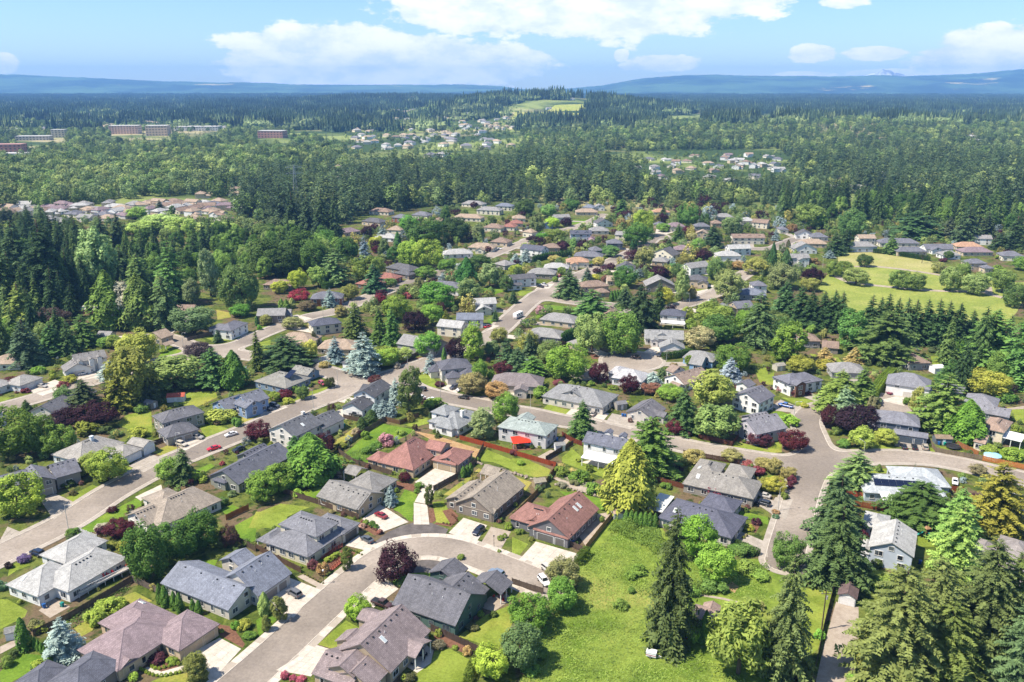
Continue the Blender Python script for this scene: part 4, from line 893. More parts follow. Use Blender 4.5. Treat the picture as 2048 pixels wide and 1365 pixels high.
# ------------------------------------------------------------------ lawns, beds, drives
LAWN = {
'A0': [('lawn', [(0,700),(60,700),(220,790),(200,840),(0,940)]), ('lawn_lush', [(0,1280),(150,1130),(350,1150),(370,1190),(230,1290),(90,1364),(0,1364)]),
  ('lawn_dry', [(590,930),(700,860),(760,900),(740,950),(650,1000)]), ('lawn_dry', [(950,690),(1080,640),(1220,715),(1000,760)]), ('lawn_dry', [(1200,1364),(1300,1320),(1500,1290),(1500,1364)]),
  ('lawn_lush', [(1430,460),(1540,395),(1740,385),(1720,430),(1550,515)]), ('lawn_lush', [(640,130),(870,10),(980,0),(1000,30),(760,160),(690,170)]), ('lawn_lush', [(1880,110),(2048,20),(2048,230),(1960,260),(1900,220)]),
  ('lawn', [(80,440),(190,380),(240,430),(130,470),(60,520)])],
'A1': [('lawn', [(490,1060),(720,870),(830,930),(620,1100)]), ('lawn_lush', [(430,1040),(700,800),(740,820),(450,1050)]), ('lawn_lush', [(610,585),(800,415),(830,430),(640,575)]),
  ('lawn', [(1620,1000),(1830,830),(2048,740),(2048,900),(1940,1100)]), ('lawn', [(1290,1364),(1290,1290),(1400,1200),(1430,1110),(1560,1100),(1700,1180),(1730,1250),(1640,1364)]),
  ('lawn_lush', [(1060,570),(1230,490),(1400,490),(1400,530),(1180,600)]), ('lawn', [(-60,130),(0,0),(270,0),(200,160),(100,130)]), ('lawn_lush', [(1140,0),(1250,0),(1255,80),(1220,70)]),
  ('lawn', [(1420,0),(1550,0),(1560,110),(1440,85)]), ('lawn_lush', [(0,870),(100,800),(170,860),(20,1000)])],
'A2': [('lawn', [(0,200),(130,260),(60,350),(0,340)]),
  ('meadow', [(590,310),(830,30),(1200,130),(1400,400),(2040,372),(2290,560),(2290,640),(2240,900),(2260,1250),(2180,1480),(0,1480),(60,1364),(300,850),(520,700),(530,420)])],
'A3': [('lawn', [(225,600),(520,640),(400,1100),(190,1270),(150,900)]), ('lawn', [(720,440),(820,440),(1130,520),(1100,540),(760,520)]), ('lawn', [(1200,190),(1330,170),(1330,280),(1200,280)])],
'B0': [('lawn', [(930,600),(1010,520),(1210,480),(1220,700),(1040,640)]), ('lawn', [(1330,400),(1480,340),(1720,330),(1740,380),(1550,470)]), ('lawn', [(1590,600),(1700,590),(1850,640),(1690,720),(1630,690)]),
  ('lawn_dry', [(1220,820),(1340,765),(1500,800),(1350,875)]), ('lawn', [(530,1185),(740,1080),(830,1110),(590,1220)]), ('lawn', [(940,1040),(1010,930),(1130,970),(990,1050)]), ('lawn_lush', [(1530,980),(1680,910),(1720,930),(1560,1030)]),
  ('lawn_lush', [(740,1364),(950,1260),(1100,1185),(1160,1200),(1150,1240),(950,1330)]), ('lawn', [(0,380),(90,385),(20,420),(0,420)]), ('lawn_dry', [(1930,540),(2048,520),(2048,570),(1930,600)]),
  ('lawn_lush', [(1240,70),(1460,0),(1480,20),(1270,75)]), ('lawn_lush', [(1770,1280),(1860,1240),(1920,1270),(1820,1340)])],
'B1': [('lawn', [(1300,210),(1390,180),(1460,290),(1430,310),(1310,280)]), ('lawn_lush', [(700,840),(860,700),(1000,590),(1280,640),(1200,690),(1050,760),(880,890),(780,880)]), ('lawn_dry', [(610,820),(620,740),(820,600),(850,640),(720,760)]),
  ('lawn', [(1190,600),(1370,540),(1380,590),(1260,620)]), ('lawn_lush', [(370,1140),(590,1030),(670,1040),(480,1180),(490,1210),(400,1190)]), ('lawn', [(0,1310),(200,1230),(430,1260),(350,1290),(0,1450)]),
  ('lawn', [(410,340),(640,280),(700,300),(400,400),(300,430),(280,400)]), ('lawn_lush', [(1100,1280),(1190,1120),(1290,1150),(1250,1364),(1210,1330)]), ('lawn', [(1410,1220),(1500,1210),(1540,1280),(1480,1364),(1440,1364)]),
  ('lawn_dry', [(1500,1160),(1780,950),(1810,960),(1560,1170)]), ('lawn', [(1780,890),(1850,800),(2048,880),(2048,960),(1900,900)]), ('lawn_dry', [(0,520),(60,530),(0,570)]), ('lawn_lush', [(840,880),(960,830),(1010,860),(900,925)])],
'B2': [('lawn', [(240,480),(290,435),(480,490),(440,525)]), ('lawn', [(0,870),(100,870),(310,960),(290,1010),(180,1020),(0,970)]), ('lawn', [(400,860),(480,790),(550,850),(560,900),(790,960),(760,1030),(640,990),(400,900)]),
  ('lawn_dry', [(0,1010),(160,1060),(100,1140)]), ('lawn_lush', [(380,1130),(520,1150),(750,1200),(740,1290),(430,1170)]), ('lawn', [(1780,730),(2048,800),(2048,820),(1770,780)]), ('lawn_lush', [(1790,1280),(2048,1340),(2048,1400),(1780,1320)]), ('lawn', [(1210,600),(1290,640),(1260,690)]), ('lawn', [(1940,160),(2048,140),(2048,280),(1980,260)])],
'B3': [('lawn', [(0,700),(110,730),(110,820),(0,830)]), ('lawn_lush', [(40,500),(100,490),(220,540),(190,620),(40,580)]), ('lawn', [(100,380),(380,400),(380,450),(230,440)]), ('lawn', [(800,720),(880,710),(1020,780),(960,800),(830,790)]),
  ('lawn', [(1280,790),(1330,780),(1340,830),(1290,830)]), ('lawn', [(1360,770),(1500,790),(1580,820),(1400,800)]), ('lawn', [(770,960),(1030,945),(1040,985),(850,990),(770,1040)]), ('lawn', [(640,1110),(760,1050),(770,1130)]),
  ('lawn_lush', [(1780,790),(2048,770),(2048,880),(1900,880)]), ('lawn', [(1910,460),(2048,460),(2048,590),(1960,560)]), ('lawn_dry', [(900,360),(1010,370),(910,400)]), ('lawn', [(680,1210),(900,1240),(890,1270),(690,1240)]),
  ('lawn', [(1300,50),(1480,60),(1550,150),(1480,200),(1330,190)]), ('lawn', [(330,30),(560,60),(590,100),(380,80)]), ('lawn_lush', [(0,1010),(60,1000),(100,1040),(0,1060)]), ('lawn', [(0,200),(50,180),(40,280),(0,280)])],
'C0': [('meadow', [(660,740),(800,730),(800,800),(720,830),(500,890),(560,850)]), ('lawn_lush', [(1250,1270),(1340,1180),(1470,1210),(1300,1275)]), ('lawn', [(1650,1110),(1940,1070),(1930,1100),(1740,1140)]), ('lawn_dry', [(1730,880),(1830,900),(1850,940),(1740,960)]), ('lawn', [(0,190),(90,190),(80,220),(0,225)])],
'C1': [('lawn', [(0,1150),(120,1120),(110,1200),(50,1220)]), ('lawn_lush', [(0,1030),(220,980),(230,1000),(40,1055)]), ('lawn', [(370,920),(460,930),(430,945)]), ('lawn', [(720,850),(800,800),(830,810),(740,850)]), ('lawn_lush', [(820,750),(1080,700),(1080,720),(960,755)]), ('lawn_lush', [(1850,960),(1970,940),(1930,1000),(1860,1005)]), ('lawn_lush', [(1770,740),(1850,690),(2000,730),(1900,760)])],
'C2': [('lawn_lush', [(180,950),(260,840),(520,860),(510,890),(330,880),(200,950)]), ('lawn', [(40,730),(230,730),(200,750),(60,770)]), ('lawn_lush', [(470,160),(600,160),(560,200),(480,195)]), ('lawn', [(990,1240),(1010,1195),(1120,1210),(1130,1250)]), ('lawn', [(1450,710),(1550,720),(1500,745)]), ('lawn_lush', [(365,770),(420,790),(560,790),(600,760),(520,740)])],
}
for t, ls in LAWN.items():
    for mat, pts in ls: patch('lawn', t, pts, mat)
for t, mat, nm, pts in [
  ('A0','mulch','planting_bed',[(1130,1180),(1250,1110),(1450,1210),(1400,1260),(1250,1280)]), ('A0','mulch','planting_bed',[(1740,900),(1860,920),(1960,1060),(1940,1090),(1760,990)]), ('A0','gravel','patio',[(310,790),(430,690),(560,760),(400,850)]),
  ('A0','concrete','path',[(1180,1240),(1290,1280),(1490,1225),(1490,1265),(1290,1320),(1150,1265)]), ('A0','gravel','path',[(0,1080),(150,1010),(170,1050),(0,1140)]),
  ('A1','mulch','planting_bed',[(1550,0),(1610,60),(1560,120),(1420,100),(1445,85),(1560,105)]), ('A1','concrete','patio',[(1190,1230),(1290,1290),(1400,1210),(1420,1110),(1330,1040)]), ('A1','gravel','patio',[(1780,760),(1870,680),(2010,660),(2048,700),(1900,800)]),
  ('A1','gravel','planting_bed',[(380,500),(560,600),(520,620),(330,520)]), ('A1','mulch','planting_bed',[(1430,960),(1700,1080),(1780,1180),(1560,1090),(1420,1060)]), ('A1','gravel','planting_bed',[(1800,250),(1880,120),(2040,160),(1960,300)]),
  ('A1','mulch','planting_bed',[(840,60),(1010,170),(950,190),(820,110)]), ('A1','concrete','path',[(560,590),(840,350),(870,360),(590,610)]), ('A1','mulch','planting_bed',[(560,400),(700,290),(800,330),(620,470)]),
  ('A2','gravel','side_yard',[(540,200),(680,20),(800,0),(600,290)]), ('A2','bare_earth','slab_pad',[(1700,600),(1760,560),(1815,600),(1780,650)]), ('A2','gravel','path',[(1400,640),(1700,690),(2010,770),(2000,785),(1690,705),(1400,655)]), ('A2','mulch','planting_bed',[(1860,130),(1900,90),(2000,80),(1950,170)]),
  ('A3','gravel','gravel_lane',[(545,720),(725,765),(720,1464),(360,1464),(440,1100)]),
  ('B1','bare_earth','earth_bank',[(1260,650),(1420,680),(1800,800),(1770,870),(1540,770),(1400,720)]), ('B1','mulch','planting_bed',[(1120,1050),(1270,1080),(1260,1130),(1110,1100)]), ('B1','mulch','planting_bed',[(1490,1290),(1560,1270),(1620,1330),(1560,1400)]), ('B1','mulch','planting_bed',[(1380,1280),(1420,1270),(1440,1364),(1390,1400)]), ('B1','mulch','planting_bed',[(1020,1220),(1110,1250),(1060,1280)]),
  ('B1','gravel','driveway',[(1690,380),(1830,370),(1930,420),(1820,430)]), ('B1','mulch','planting_bed',[(1150,115),(1230,70),(1340,55),(1345,85),(1200,140)]),
  ('B2','gravel','planting_bed',[(330,1030),(420,1000),(650,1050),(730,1130),(640,1160),(480,1110)]), ('B2','gravel','patio',[(200,860),(310,800),(390,820),(280,890)]), ('B2','mulch','planting_bed',[(0,760),(140,770),(170,800),(0,810)]), ('B2','gravel','patio',[(300,790),(390,700),(480,700),(430,760)]), ('B2','concrete','patio',[(550,900),(640,880),(830,930),(800,965)]),
  ('B3','mulch','planting_bed',[(60,1000),(190,960),(240,1030),(140,1130)]), ('B3','gravel','path',[(1900,470),(2048,450),(2048,475),(1910,480)]),
  ('C2','mulch','planting_bed',[(620,1230),(760,1240),(800,1270),(640,1275)]),
  ]: patch(nm, t, pts, mat)
patch('asphalt_turnaround', 'A1', [(915,300),(960,235),(1060,160),(1170,110),(1260,88),(1400,88),(1540,140),(1510,190),(1300,190),(1120,220),(960,295)], 'asphalt_fresh')
patch('asphalt_turnaround', 'A1', [(1270,400),(1320,375),(1420,375),(1500,400),(1480,480),(1230,490)], 'asphalt_fresh')
DRV = [('A0',[(1480,1150),(1760,1010),(1930,1100),(1690,1360)],4,4),('A1',[(60,760),(270,530),(500,620),(300,850)],4,5),('A1',[(710,270),(820,190),(960,250),(910,320)],3,3),('A1',[(850,60),(990,-60),(1220,85),(1010,165)],4,4),
 ('B1',[(1270,1060),(1430,950),(1600,990),(1420,1140)],5,4),('B1',[(1330,1105),(1428,1140),(1372,1238),(1268,1218)],2,3),('B1',[(1262,1224),(1370,1243),(1388,1400),(1262,1400)],2,5),
 ('A1',[(1540,170),(1660,50),(1850,110),(1760,250)],4,5),('A2',[(70,370),(190,240),(550,345),(400,490)],6,4),('A1',[(820,700),(1030,530),(1140,620),(940,770)],5,4),('A1',[(160,1270),(490,1070),(620,1110),(440,1320)],5,4),
 ('B0',[(1410,760),(1540,690),(1660,720),(1480,810)],4,3),('B0',[(440,240),(220,330),(340,370),(560,290)],3,4),('B0',[(540,230),(750,170),(800,220),(620,250)],4,3),('B0',[(1080,1180),(1290,1080),(1300,1120),(1170,1240)],4,2),
 ('B1',[(0,480),(150,450),(260,460),(50,540)],4,3),('B1',[(1480,310),(1550,270),(1680,300),(1600,350)],3,3),('B1',[(640,490),(700,470),(850,500),(720,560)],3,3),('B2',[(520,530),(620,500),(780,510),(720,580)],4,3),('B3',[(890,405),(1060,365),(1130,400),(1090,450)],4,3),
 ('C2',[(180,720),(230,680),(340,670),(300,710)],3,2),('C2',[(1470,760),(1450,740),(1560,715),(1600,730)],3,2),('C1',[(1840,1020),(1890,1000),(1950,1010),(1850,1050)],3,2),('C1',[(280,930),(330,920),(450,950),(390,970)],3,2)]
DRO = [('B0',[(1030,930),(1190,830),(1340,880),(1150,985)],4,4),('B0',[(320,1200),(440,1150),(610,1230),(430,1364)],4,4),('B2',[(740,590),(800,510),(1060,560),(950,640)],5,3),('B2',[(1950,1230),(1990,1180),(2100,1210),(2100,1330)],3,3),('A2',[(1780,220),(1830,160),(2048,250),(2048,370)],4,3),
 ('B3',[(1010,770),(1035,730),(1280,750),(1290,815)],5,2),('B3',[(0,480),(100,400),(270,470),(230,510)],4,3),('B3',[(10,640),(60,600),(240,650),(250,700)],4,3),('B3',[(0,1280),(60,1180),(200,1200),(140,1364)],3,4),('A0',[(0,230),(60,120),(180,170),(0,260)],3,3),('A3',[(1890,760),(1960,640),(2048,660),(2048,800)],3,3)]
for d in DRV: driveway(*d)
for d in DRO: driveway(*d, mat='concrete_old')
# the park
patch('park_lawn', 'C3', [(560,545),(700,540),(850,540),(1100,565),(1400,605),(1600,600),(1900,660),(2048,660),(2048,790),(1990,900),(1900,1000),(1650,980),(640,940),(400,700),(470,600)], 'park_grass')
patch('park_bank', 'C3', [(560,430),(820,420),(1290,490),(1400,560),(1600,560),(1600,600),(1400,605),(1100,565),(850,540),(700,540),(560,545)], 'park_dry')
def ribbon(name, t, pts, w, mat, z=.05):
    q = smooth_line([g(*tp(t, *p)) for p in pts], 4.0); b = MB(); pr = None
    for i in range(len(q)):
        d = unit(q[min(i + 1, len(q) - 1)] - q[max(i - 1, 0)]); n = np.array([-d[1], d[0]]) * w / 2; cur = (tuple(q[i] + n) + (z,), tuple(q[i] - n) + (z,))
        if pr: b.quad(pr[1], cur[1], cur[0], pr[0])
        pr = cur
    tag(obj(name, b.me(name, [mat])), kind='structure')
ribbon('path', 'C3', [(690,535),(850,535),(1000,548),(1200,575),(1400,607)], 4.5, 'gravel', .080)
ribbon('path', 'C3', [(535,608),(590,635),(660,660),(800,680),(1000,700),(1200,720),(1400,730),(1560,735),(1700,735),(1800,765),(1910,790)], 5.0, 'gravel', .086)
patch('path', 'C3', [(1680,740),(1720,690),(1790,700),(1800,760)], 'gravel', .092)
# ------------------------------------------------------------------ the houses, eave lines read from the photograph
RO = {'gray': '8c8b8a', 'pale gray': 'a8a8a6', 'slate': '6f7078', 'dark gray': '606064', 'navy': '5a5d69', 'brown': '8a786c', 'mauve': '84757a', 'tan': 'a08f7e', 'red-brown': '93685e', 'orange': 'ab8a72', 'blue-gray': '757b88'}
WA = {'white': 'eeeeea', 'cream': 'e6dec9', 'beige': 'd0bfa6', 'tan': 'b9a78e', 'gray': 'a0a09e', 'taupe': '8f867c', 'blue': '7a94b8', 'blue-gray': '8b95a3', 'brick': '94614c', 'dark green': '56706a', 'lavender gray': 'bdbac6', 'pale blue': 'c3cbd8', 'dark blue-gray': '5c6674'}
def H(t, key, label, ro, wa, wings, **k): return house(t, key, label, RO.get(ro, ro), WA.get(wa, wa), wings, **k)
h = H('A0', 'the white house with the deck', 'white single-storey house with pale gray hipped roof and long railed deck', 'pale gray', 'white', [(545,645,1025,365,12,'h',3.2), (45,580,300,685,12,'h',3.0,{'x':[('skylight',-2.5,2.6,.8,1.6)]}), (310,345,520,420,13,'h',3.0)], gar='f0f0ee', vents=5)
H('A0', 'the beige house with mauve roof', 'beige house with patchy mauve-brown hipped roof beside the bottom street', '8c7d80', 'cdb79a', [(610,1105,940,1280,17,'h',3.0), (1450,1125,1745,890,11,'h',3.0,{'g':[(0,[4.9,2.7])]}), (785,890,1115,690,-14,'h',2.8,{'x':[('skylight',-4,3,.9,1.8)]}), (975,1260,1110,1165,4,'x',3.0)], gar='c9b294', trim='d8c8b0', vents=3)
H('A0', 'the stone-fronted house with blue-gray roof', 'cream house with blue-gray gabled roof and stone entry, two garage doors', '7b808c', 'cfcac0', [(1280,570,1825,790,12,'p',3.0), (2063,680,2338,490,14,'p',3.2,{'g':[(0,[4.9,2.7])],'k':.62}), (1945,690,2045,615,4,'x',3.0), (1745,385,1890,310,-8,'p',3.0)], gar='9a938a', vents=4)
H('A0', 'the dark-roofed house at the hedge corner', 'gray house with dark slate hipped roofs beside the blue spruce lawn', '61636d', 'taupe', [(330,1390,620,1500,13,'h',3.0), (100,1370,300,1440,8,'h',2.9)], vents=4)
H('A1', 'the two-storey cream house with ramp', 'cream two-storey house with gray hipped roofs and red ramp at the front', '797a80', 'd6cfba', [(60,240,415,365,17,'h',3.0), (175,100,485,205,9,'h',5.7,{'k':.42}), (690,185,840,90,12,'h',3.0,{'g':[(0,[4.9])]}), (0,225,110,265,8,'h',2.8,{'open':1})], gar='6f6c66', vents=5)
H('A1', 'the dark green house', 'dark green house with dark gray gabled roof inside the street bend', '67676d', 'dark green', [(1085,740,1595,915,14,'p',3.3,{'k':.62}), (1700,775,1880,620,12,'p',3.2,{'k':.5}), (1980,670,2040,560,9,'p',2.8,{'open':1}), (1380,490,1480,385,-8,'p',2.9)], trim='7a8a84', vents=4)
H('A1', 'the mauve-roofed house with covered patio', 'tan house with large mauve-gray gabled roof and covered rear patio', '887c7c', 'tan', [(1080,1290,1400,950,15,'p',3.2,{'k':.62,'x':[('skylight',-3,5.2,.9,1.8)]}), (440,1295,760,1410,10,'p',2.9), (575,1235,770,1340,6,'x',4.4), (900,1400,1090,1300,10,'p',3.0), (1280,1175,1405,1030,9,'x',3.1,{'open':1,'k':.4}), (655,1040,700,940,-6,'p',2.9), (815,860,890,760,-6,'x',2.9)], vents=7)
H('A2', 'the craftsman house with red-brown roof', 'craftsman house with red-brown roof, orange gable and two gray garage doors', '8d6a62', '77767a', [(460,215,700,-25,13,'p',3.2,{'k':.62,'wc':'77767a','x':[('skylight',2.0,4.0,.9,1.9),('skylight',4.2,4.0,.9,1.9)]}), (160,145,455,215,3.5,'p',2.9,{'g':[(0,[4.9,2.7])],'k':.5,'novent':1}), (-30,50,330,150,11,'h',3.0), (110,65,215,110,4,'x',3.2,{'wc':'a89a86'})], gar='6f6d6a', vents=6)
H('B1', 'the taupe house with tan roof', 'taupe craftsman house with gray-tan roof, white gable windows and brown garage doors', '938a7e', '8b8076', [(1890,1310,2158,1085,13,'p',3.2,{'k':.58}), (1515,1190,1690,1250,13,'x',3.0), (1640,1240,1900,1318,3.4,'p',2.9,{'g':[(0,[4.9,2.7])],'novent':1}), (1780,985,1880,925,-6,'x',3.0,{'open':1})], gar='75655a', vents=6)
H('B1', 'the tan house with brown garage doors', 'tan house with gray gabled roof and two dark brown garage doors', '84827f', 'c0af92', [(480,1170,820,1280,12,'p',3.0), (820,1285,980,1155,10,'x',3.0,{'g':[(0,[4.9,2.6])]}), (960,1170,1115,1030,12,'h',3.0), (690,980,800,1010,6,'p',2.8,{'open':1})], gar='43302b', vents=5)
H('B1', 'the big red-roofed house', 'large tan house with tall red-brown hipped roof at the end of a long drive', '966f67', 'c3b296', [(960,895,1260,965,19,'h',3.0,{'k':.78}), (885,870,1000,905,7,'h',2.8), (1400,880,1600,925,12,'h',3.0,{'g':[(0,[4.9])]}), (1530,897,1620,920,8,'x',3.0,{'g':[(0,[2.7])]}), (1340,785,1480,815,7,'p',5.2), (1610,920,1720,855,8,'p',3.0), (1295,910,1362,872,4,'x',3.2)], gar='b3a186', vents=4)
H('B1', 'the gray-green house with dark roof', 'gray-green house with long dark slate gabled roof behind a conifer row', '62646e', '8f9388', [(-140,1080,305,840,13,'p',3.2,{'k':.5}), (-170,850,0,770,-8,'p',3.0), (-345,1035,-260,1075,5,'h',2.8)], vents=6)
H('B1', 'the white gabled house with chimney', 'white two-storey gabled house with dark gray roof and white chimney', '65676c', 'e8e2da', [(310,700,540,590,13,'p',5.0,{'x':[('chimney',4.5,7,0),('skylight',0,3,.9,1.6)]}), (545,640,705,550,11,'p',3.6)], vents=6)
H('B1', 'the white house at the corner', 'white two-storey house with dark charcoal roof and front garage gable', '57585d', 'white', [(950,385,1095,290,10,'p',5.4), (685,455,845,490,10,'x',3.2,{'g':[(0,[4.9])]}), (815,335,890,345,8,'p',4.2)], gar='efefee', vents=3)
H('B1', 'the blue-gray house with roof collectors', 'blue-gray house with gray roof and two dark solar panels', '86857f', '8297ae', [(-20,250,240,310,15,'h',3.0,{'x':[('solar',4.6,7.5,3.0,5.0,1,2)],'k':.42}), (260,180,420,205,8,'p',2.8)], vents=3)
H('B1', 'the blue house with dormer', 'light blue two-storey house with slate roof and white trim', '6f727c', '8aa4c8', [(-60,440,110,385,11,'p',5.0), (-350,430,-250,490,10,'x',3.0), (-190,430,-80,470,8,'p',4.4)], vents=3)
H('B0', 'the gray house with pyramid roof', 'gray house with dark gray pyramid roof over two garage doors', '6b6b70', 'a8a29a', [(1300,590,1640,500,10,'h',5.0), (1360,720,1570,625,9,'h',3.2,{'g':[(0,[2.7,2.7])],'k':.6})], gar='9b958c', vents=4)
H('B0', 'the white house with broad gray roof', 'white-sided house with pale gray roof, chimney and wide garage', '97948f', 'dfe6ec', [(640,900,1000,740,14,'h',3.0,{'x':[('chimney',1,6,0)]}), (985,865,1145,790,10,'h',3.0,{'g':[(0,[4.9])]}), (1145,782,1250,735,8,'x',3.4,{'g':[(0,[3.0])]})], gar='eef1f3', vents=5)
H('B0', 'the gray house with porch steps', 'gray house with slate gabled roof, arched dormer and white porch', '70717a', '9f9a96', [(440,1030,655,970,11,'p',4.0), (255,1110,430,1025,12,'x',4.6,{'k':.55,'g':[(0,[4.6])]}), (-120,1130,255,1075,10,'p',4.0)], gar='b5aea4', vents=5)
H('B0', 'the house with long tan roof', 'white house with long gray-tan hipped roof behind round green trees', '968c80', 'e8e4dc', [(1280,1420,1780,1200,15,'h',3.0), (1190,1195,1280,1090,-10,'h',2.9), (970,1340,1200,1400,6,'x',3.0)], vents=6)
H('B0', 'the white house with three dormers', 'white house with gray roof and three arched dormers', '7f7d7c', 'white', [(600,105,860,60,10,'p',5.2), (530,185,720,130,9,'x',3.0,{'g':[(0,[4.9])]}), (625,100,665,93,4,'x',6.0,{'nowin':1}), (712,82,752,74,4,'x',6.0,{'nowin':1}), (775,66,818,58,4,'x',6.0,{'nowin':1})], vents=3)
H('B0', 'the house with red maple garden', 'white house with pale gray hipped roof beside the red maple garden', '9b9995', 'dfe2e4', [(160,290,350,220,10,'h',3.0,{'g':[(0,[4.9])]}), (-100,310,160,270,10,'h',3.0)], gar='e8e8e6', vents=3)
H('B0', 'the cream house behind the pines', 'cream gabled house with dark roof behind pines and a bare tree', '65666c', 'e6dfd2', [(440,510,780,330,11,'p',4.2)], vents=3)
H('B0', None, 'house with gray roof and white chimney beyond the dark leafy trees', 'slate', 'white', [(-60,575,60,540,8,'h',3.0,{'x':[('chimney',2,4,0)]})], vents=0)
H('B0', None, 'single-storey house with brown-gray hipped roof at the wood edge', 'tan', 'cream', [(-100,120,160,110,12,'h',3.0)], vents=0)
H('B1', 'the cream house with bay window', 'cream two-storey house with dark slate hipped roofs and round bay window', '5f6069', 'e0d9cc', [(1480,165,1740,140,12,'h',5.2), (1395,185,1520,165,10,'h',3.0), (1530,235,1660,215,8,'h',3.0,{'g':[(0,[4.9])]}), (1660,232,1790,190,9,'h',3.2)], gar='e8e4dc', vents=3)
H('B2', 'the brown-roofed stone house', 'beige house with brown-gray roof and pointed entry gable beside the wide porch house', '807878', 'cdc6b8', [(-180,280,240,300,12,'h',3.2,{'k':.6}), (20,320,110,345,5,'x',3.2)], vents=0)
H('B1', 'the white house with gray roof above the earth bank', 'white two-storey house with gray roof and white chimney above the earth bank', '8b8e90', 'f0f0ee', [(1370,570,1620,635,13,'h',3.0,{'x':[('chimney',3.5,7,0)]}), (1385,500,1530,525,9,'h',5.4), (1610,650,1770,500,8,'h',3.0)], vents=4)
H('B2', 'the house with the red awning', 'pale gray two-storey house with gray-green roof beside a red awning', '96a09c', 'd3d1d0', [(-120,615,275,690,11,'h',5.2,{'k':.42}), (0,570,130,590,7,'x',5.2,{'nowin':1})], vents=6)
H('B2', 'the white house with patio cover', 'white two-storey house with slate roof and white slatted patio cover', '6b6e7a', 'f2f2f0', [(560,735,900,805,9,'p',5.2), (550,862,830,920,5,'s',3.0,{'open':1,'rc':C('f2f2f2',.8),'mat':'painted'}), (735,660,790,672,3,'x',5.4,{'nowin':1}), (850,690,905,702,3,'x',5.4,{'nowin':1})], vents=4)
H('B2', 'the wide gray house with arched gable', 'wide beige house with long gray hipped roof and arched white gable window', '868788', 'd6cfc2', [(235,370,730,465,16,'h',3.2,{'g':[]}), (400,345,550,388,7,'x',4.6), (350,320,400,332,5,'x',4.0,{'nowin':1})], vents=3)
H('B2', 'the gray house with twin white garage doors', 'gray house with dark roof and twin white garage doors', '6e6d72', 'cfc9c0', [(910,490,1075,530,13,'x',3.0,{'g':[(0,[2.7,2.7])]}), (1060,520,1300,500,11,'p',3.0), (1190,530,1290,522,8,'x',3.0)], gar='f2f2f2', vents=3)
H('B2', 'the white house with pale roof', 'white house with very pale gray hipped roof between two purple trees', 'b0b0b2', 'dfe0e2', [(790,220,1040,260,12,'h',3.2), (760,190,880,200,10,'h',3.0)], vents=0)
H('B2', 'the white gabled house with brown roof', 'white gabled house with brown roof beside the cul-de-sac', '8f7f74', 'f0efec', [(1385,280,1600,215,12,'p',3.0), (1215,170,1300,175,8,'p',2.9), (1250,275,1330,300,4,'p',2.5)], vents=5)
H('C2', 'the light blue house by the cul-de-sac', 'light blue house with gray hipped roof and clipped hedge by the cul-de-sac', '8d8d8c', '8fb2d6', [(1360,1260,1610,1300,11,'h',3.0), (1470,1315,1625,1285,6,'x',3.0)], vents=0)
H('C2', 'the white house with arched entry', 'white house with gray gables and arched stone entry by the cul-de-sac', '8f9090', 'efeae4', [(1060,1110,1380,1120,12,'p',3.2), (1180,1192,1385,1190,8,'x',3.0,{'g':[(0,[4.9])]}), (1110,1125,1172,1132,4,'x',3.2), (1165,1080,1235,1085,6,'x',4.6)], gar='dcd2c4', vents=4)
H('B2', 'the gray-shingled ranch house', 'gray ranch house with large weathered gray shingle roof', '8a8782', '9b9790', [(1360,1070,1935,1195,13,'h',3.0,{'x':[('skylight',-7,3.6,1.0,1.8)],'g':[(1,[4.9])]}), (1420,985,1640,1030,12,'h',3.0,{'x':[('skylight',-2,3,1.0,1.8)]}), (1690,1000,1910,1035,9,'h',3.0)], vents=4)
H('A2', 'the ranch house with navy roof', 'pale ranch house with dark navy-gray roof and white metal patio roof', '5e606e', 'c7c2bc', [(1165,45,1760,215,14,'h',3.0,{'x':[('skylight',-7,3.5,.9,1.6)]}), (1080,-25,1205,0,9,'s',2.8,{'open':1,'rc':C('d6d8d2',.8),'mat':'painted'}), (1500,-60,1770,15,9,'h',3.0)], vents=4)
H('B3', 'the white house with brick arch', 'white two-storey house with slate roof and tall brick entry arch', '70717a', 'f0efed', [(35,215,170,275,11,'h',5.2), (150,272,480,262,11,'h',4.6,{'g':[]}), (230,290,312,272,4,'x',5.2,{'wc':'7d5a4e'})], vents=0)
H('B3', 'the white many-gabled house', 'white house with gray roof and several front gables at the court', '7f8086', 'f1f0ee', [(940,270,1300,322,13,'h',4.6,{'k':.6,'g':[(0,[2.7])]}), (1080,247,1190,272,4,'x',5.4), (1190,332,1300,326,8,'x',3.2)], vents=0)
H('B3', 'the gray house behind the cypress', 'gray house with slate hipped roofs behind the broad green cypress', '808086', '8d8f93', [(1560,420,1830,470,12,'h',4.5), (1680,515,1920,522,8,'p',3.0), (1500,330,1640,320,9,'h',3.0)], vents=3)
H('B3', 'the slate-blue two-storey house', 'slate-blue two-storey house with gray roof and three-car drive', '7b7c84', 'dark blue-gray', [(860,570,1220,620,12,'h',5.4,{'k':.42}), (1010,685,1275,697,4.5,'p',3.0,{'g':[(0,[4.9,2.7])],'novent':1}), (790,640,900,640,10,'h',3.0)], gar='55606c', vents=4)
H('B3', 'the cream house with brown roof', 'cream two-storey house with pale brown roof and white awning over red deck', '9a8679', 'e5d9c2', [(1700,620,1890,665,13,'h',5.0), (1640,735,1740,752,8,'p',3.0), (1860,700,2030,735,6,'s',3.0,{'open':1,'rc':C('f0f0f0',.8),'mat':'painted'})], vents=5)
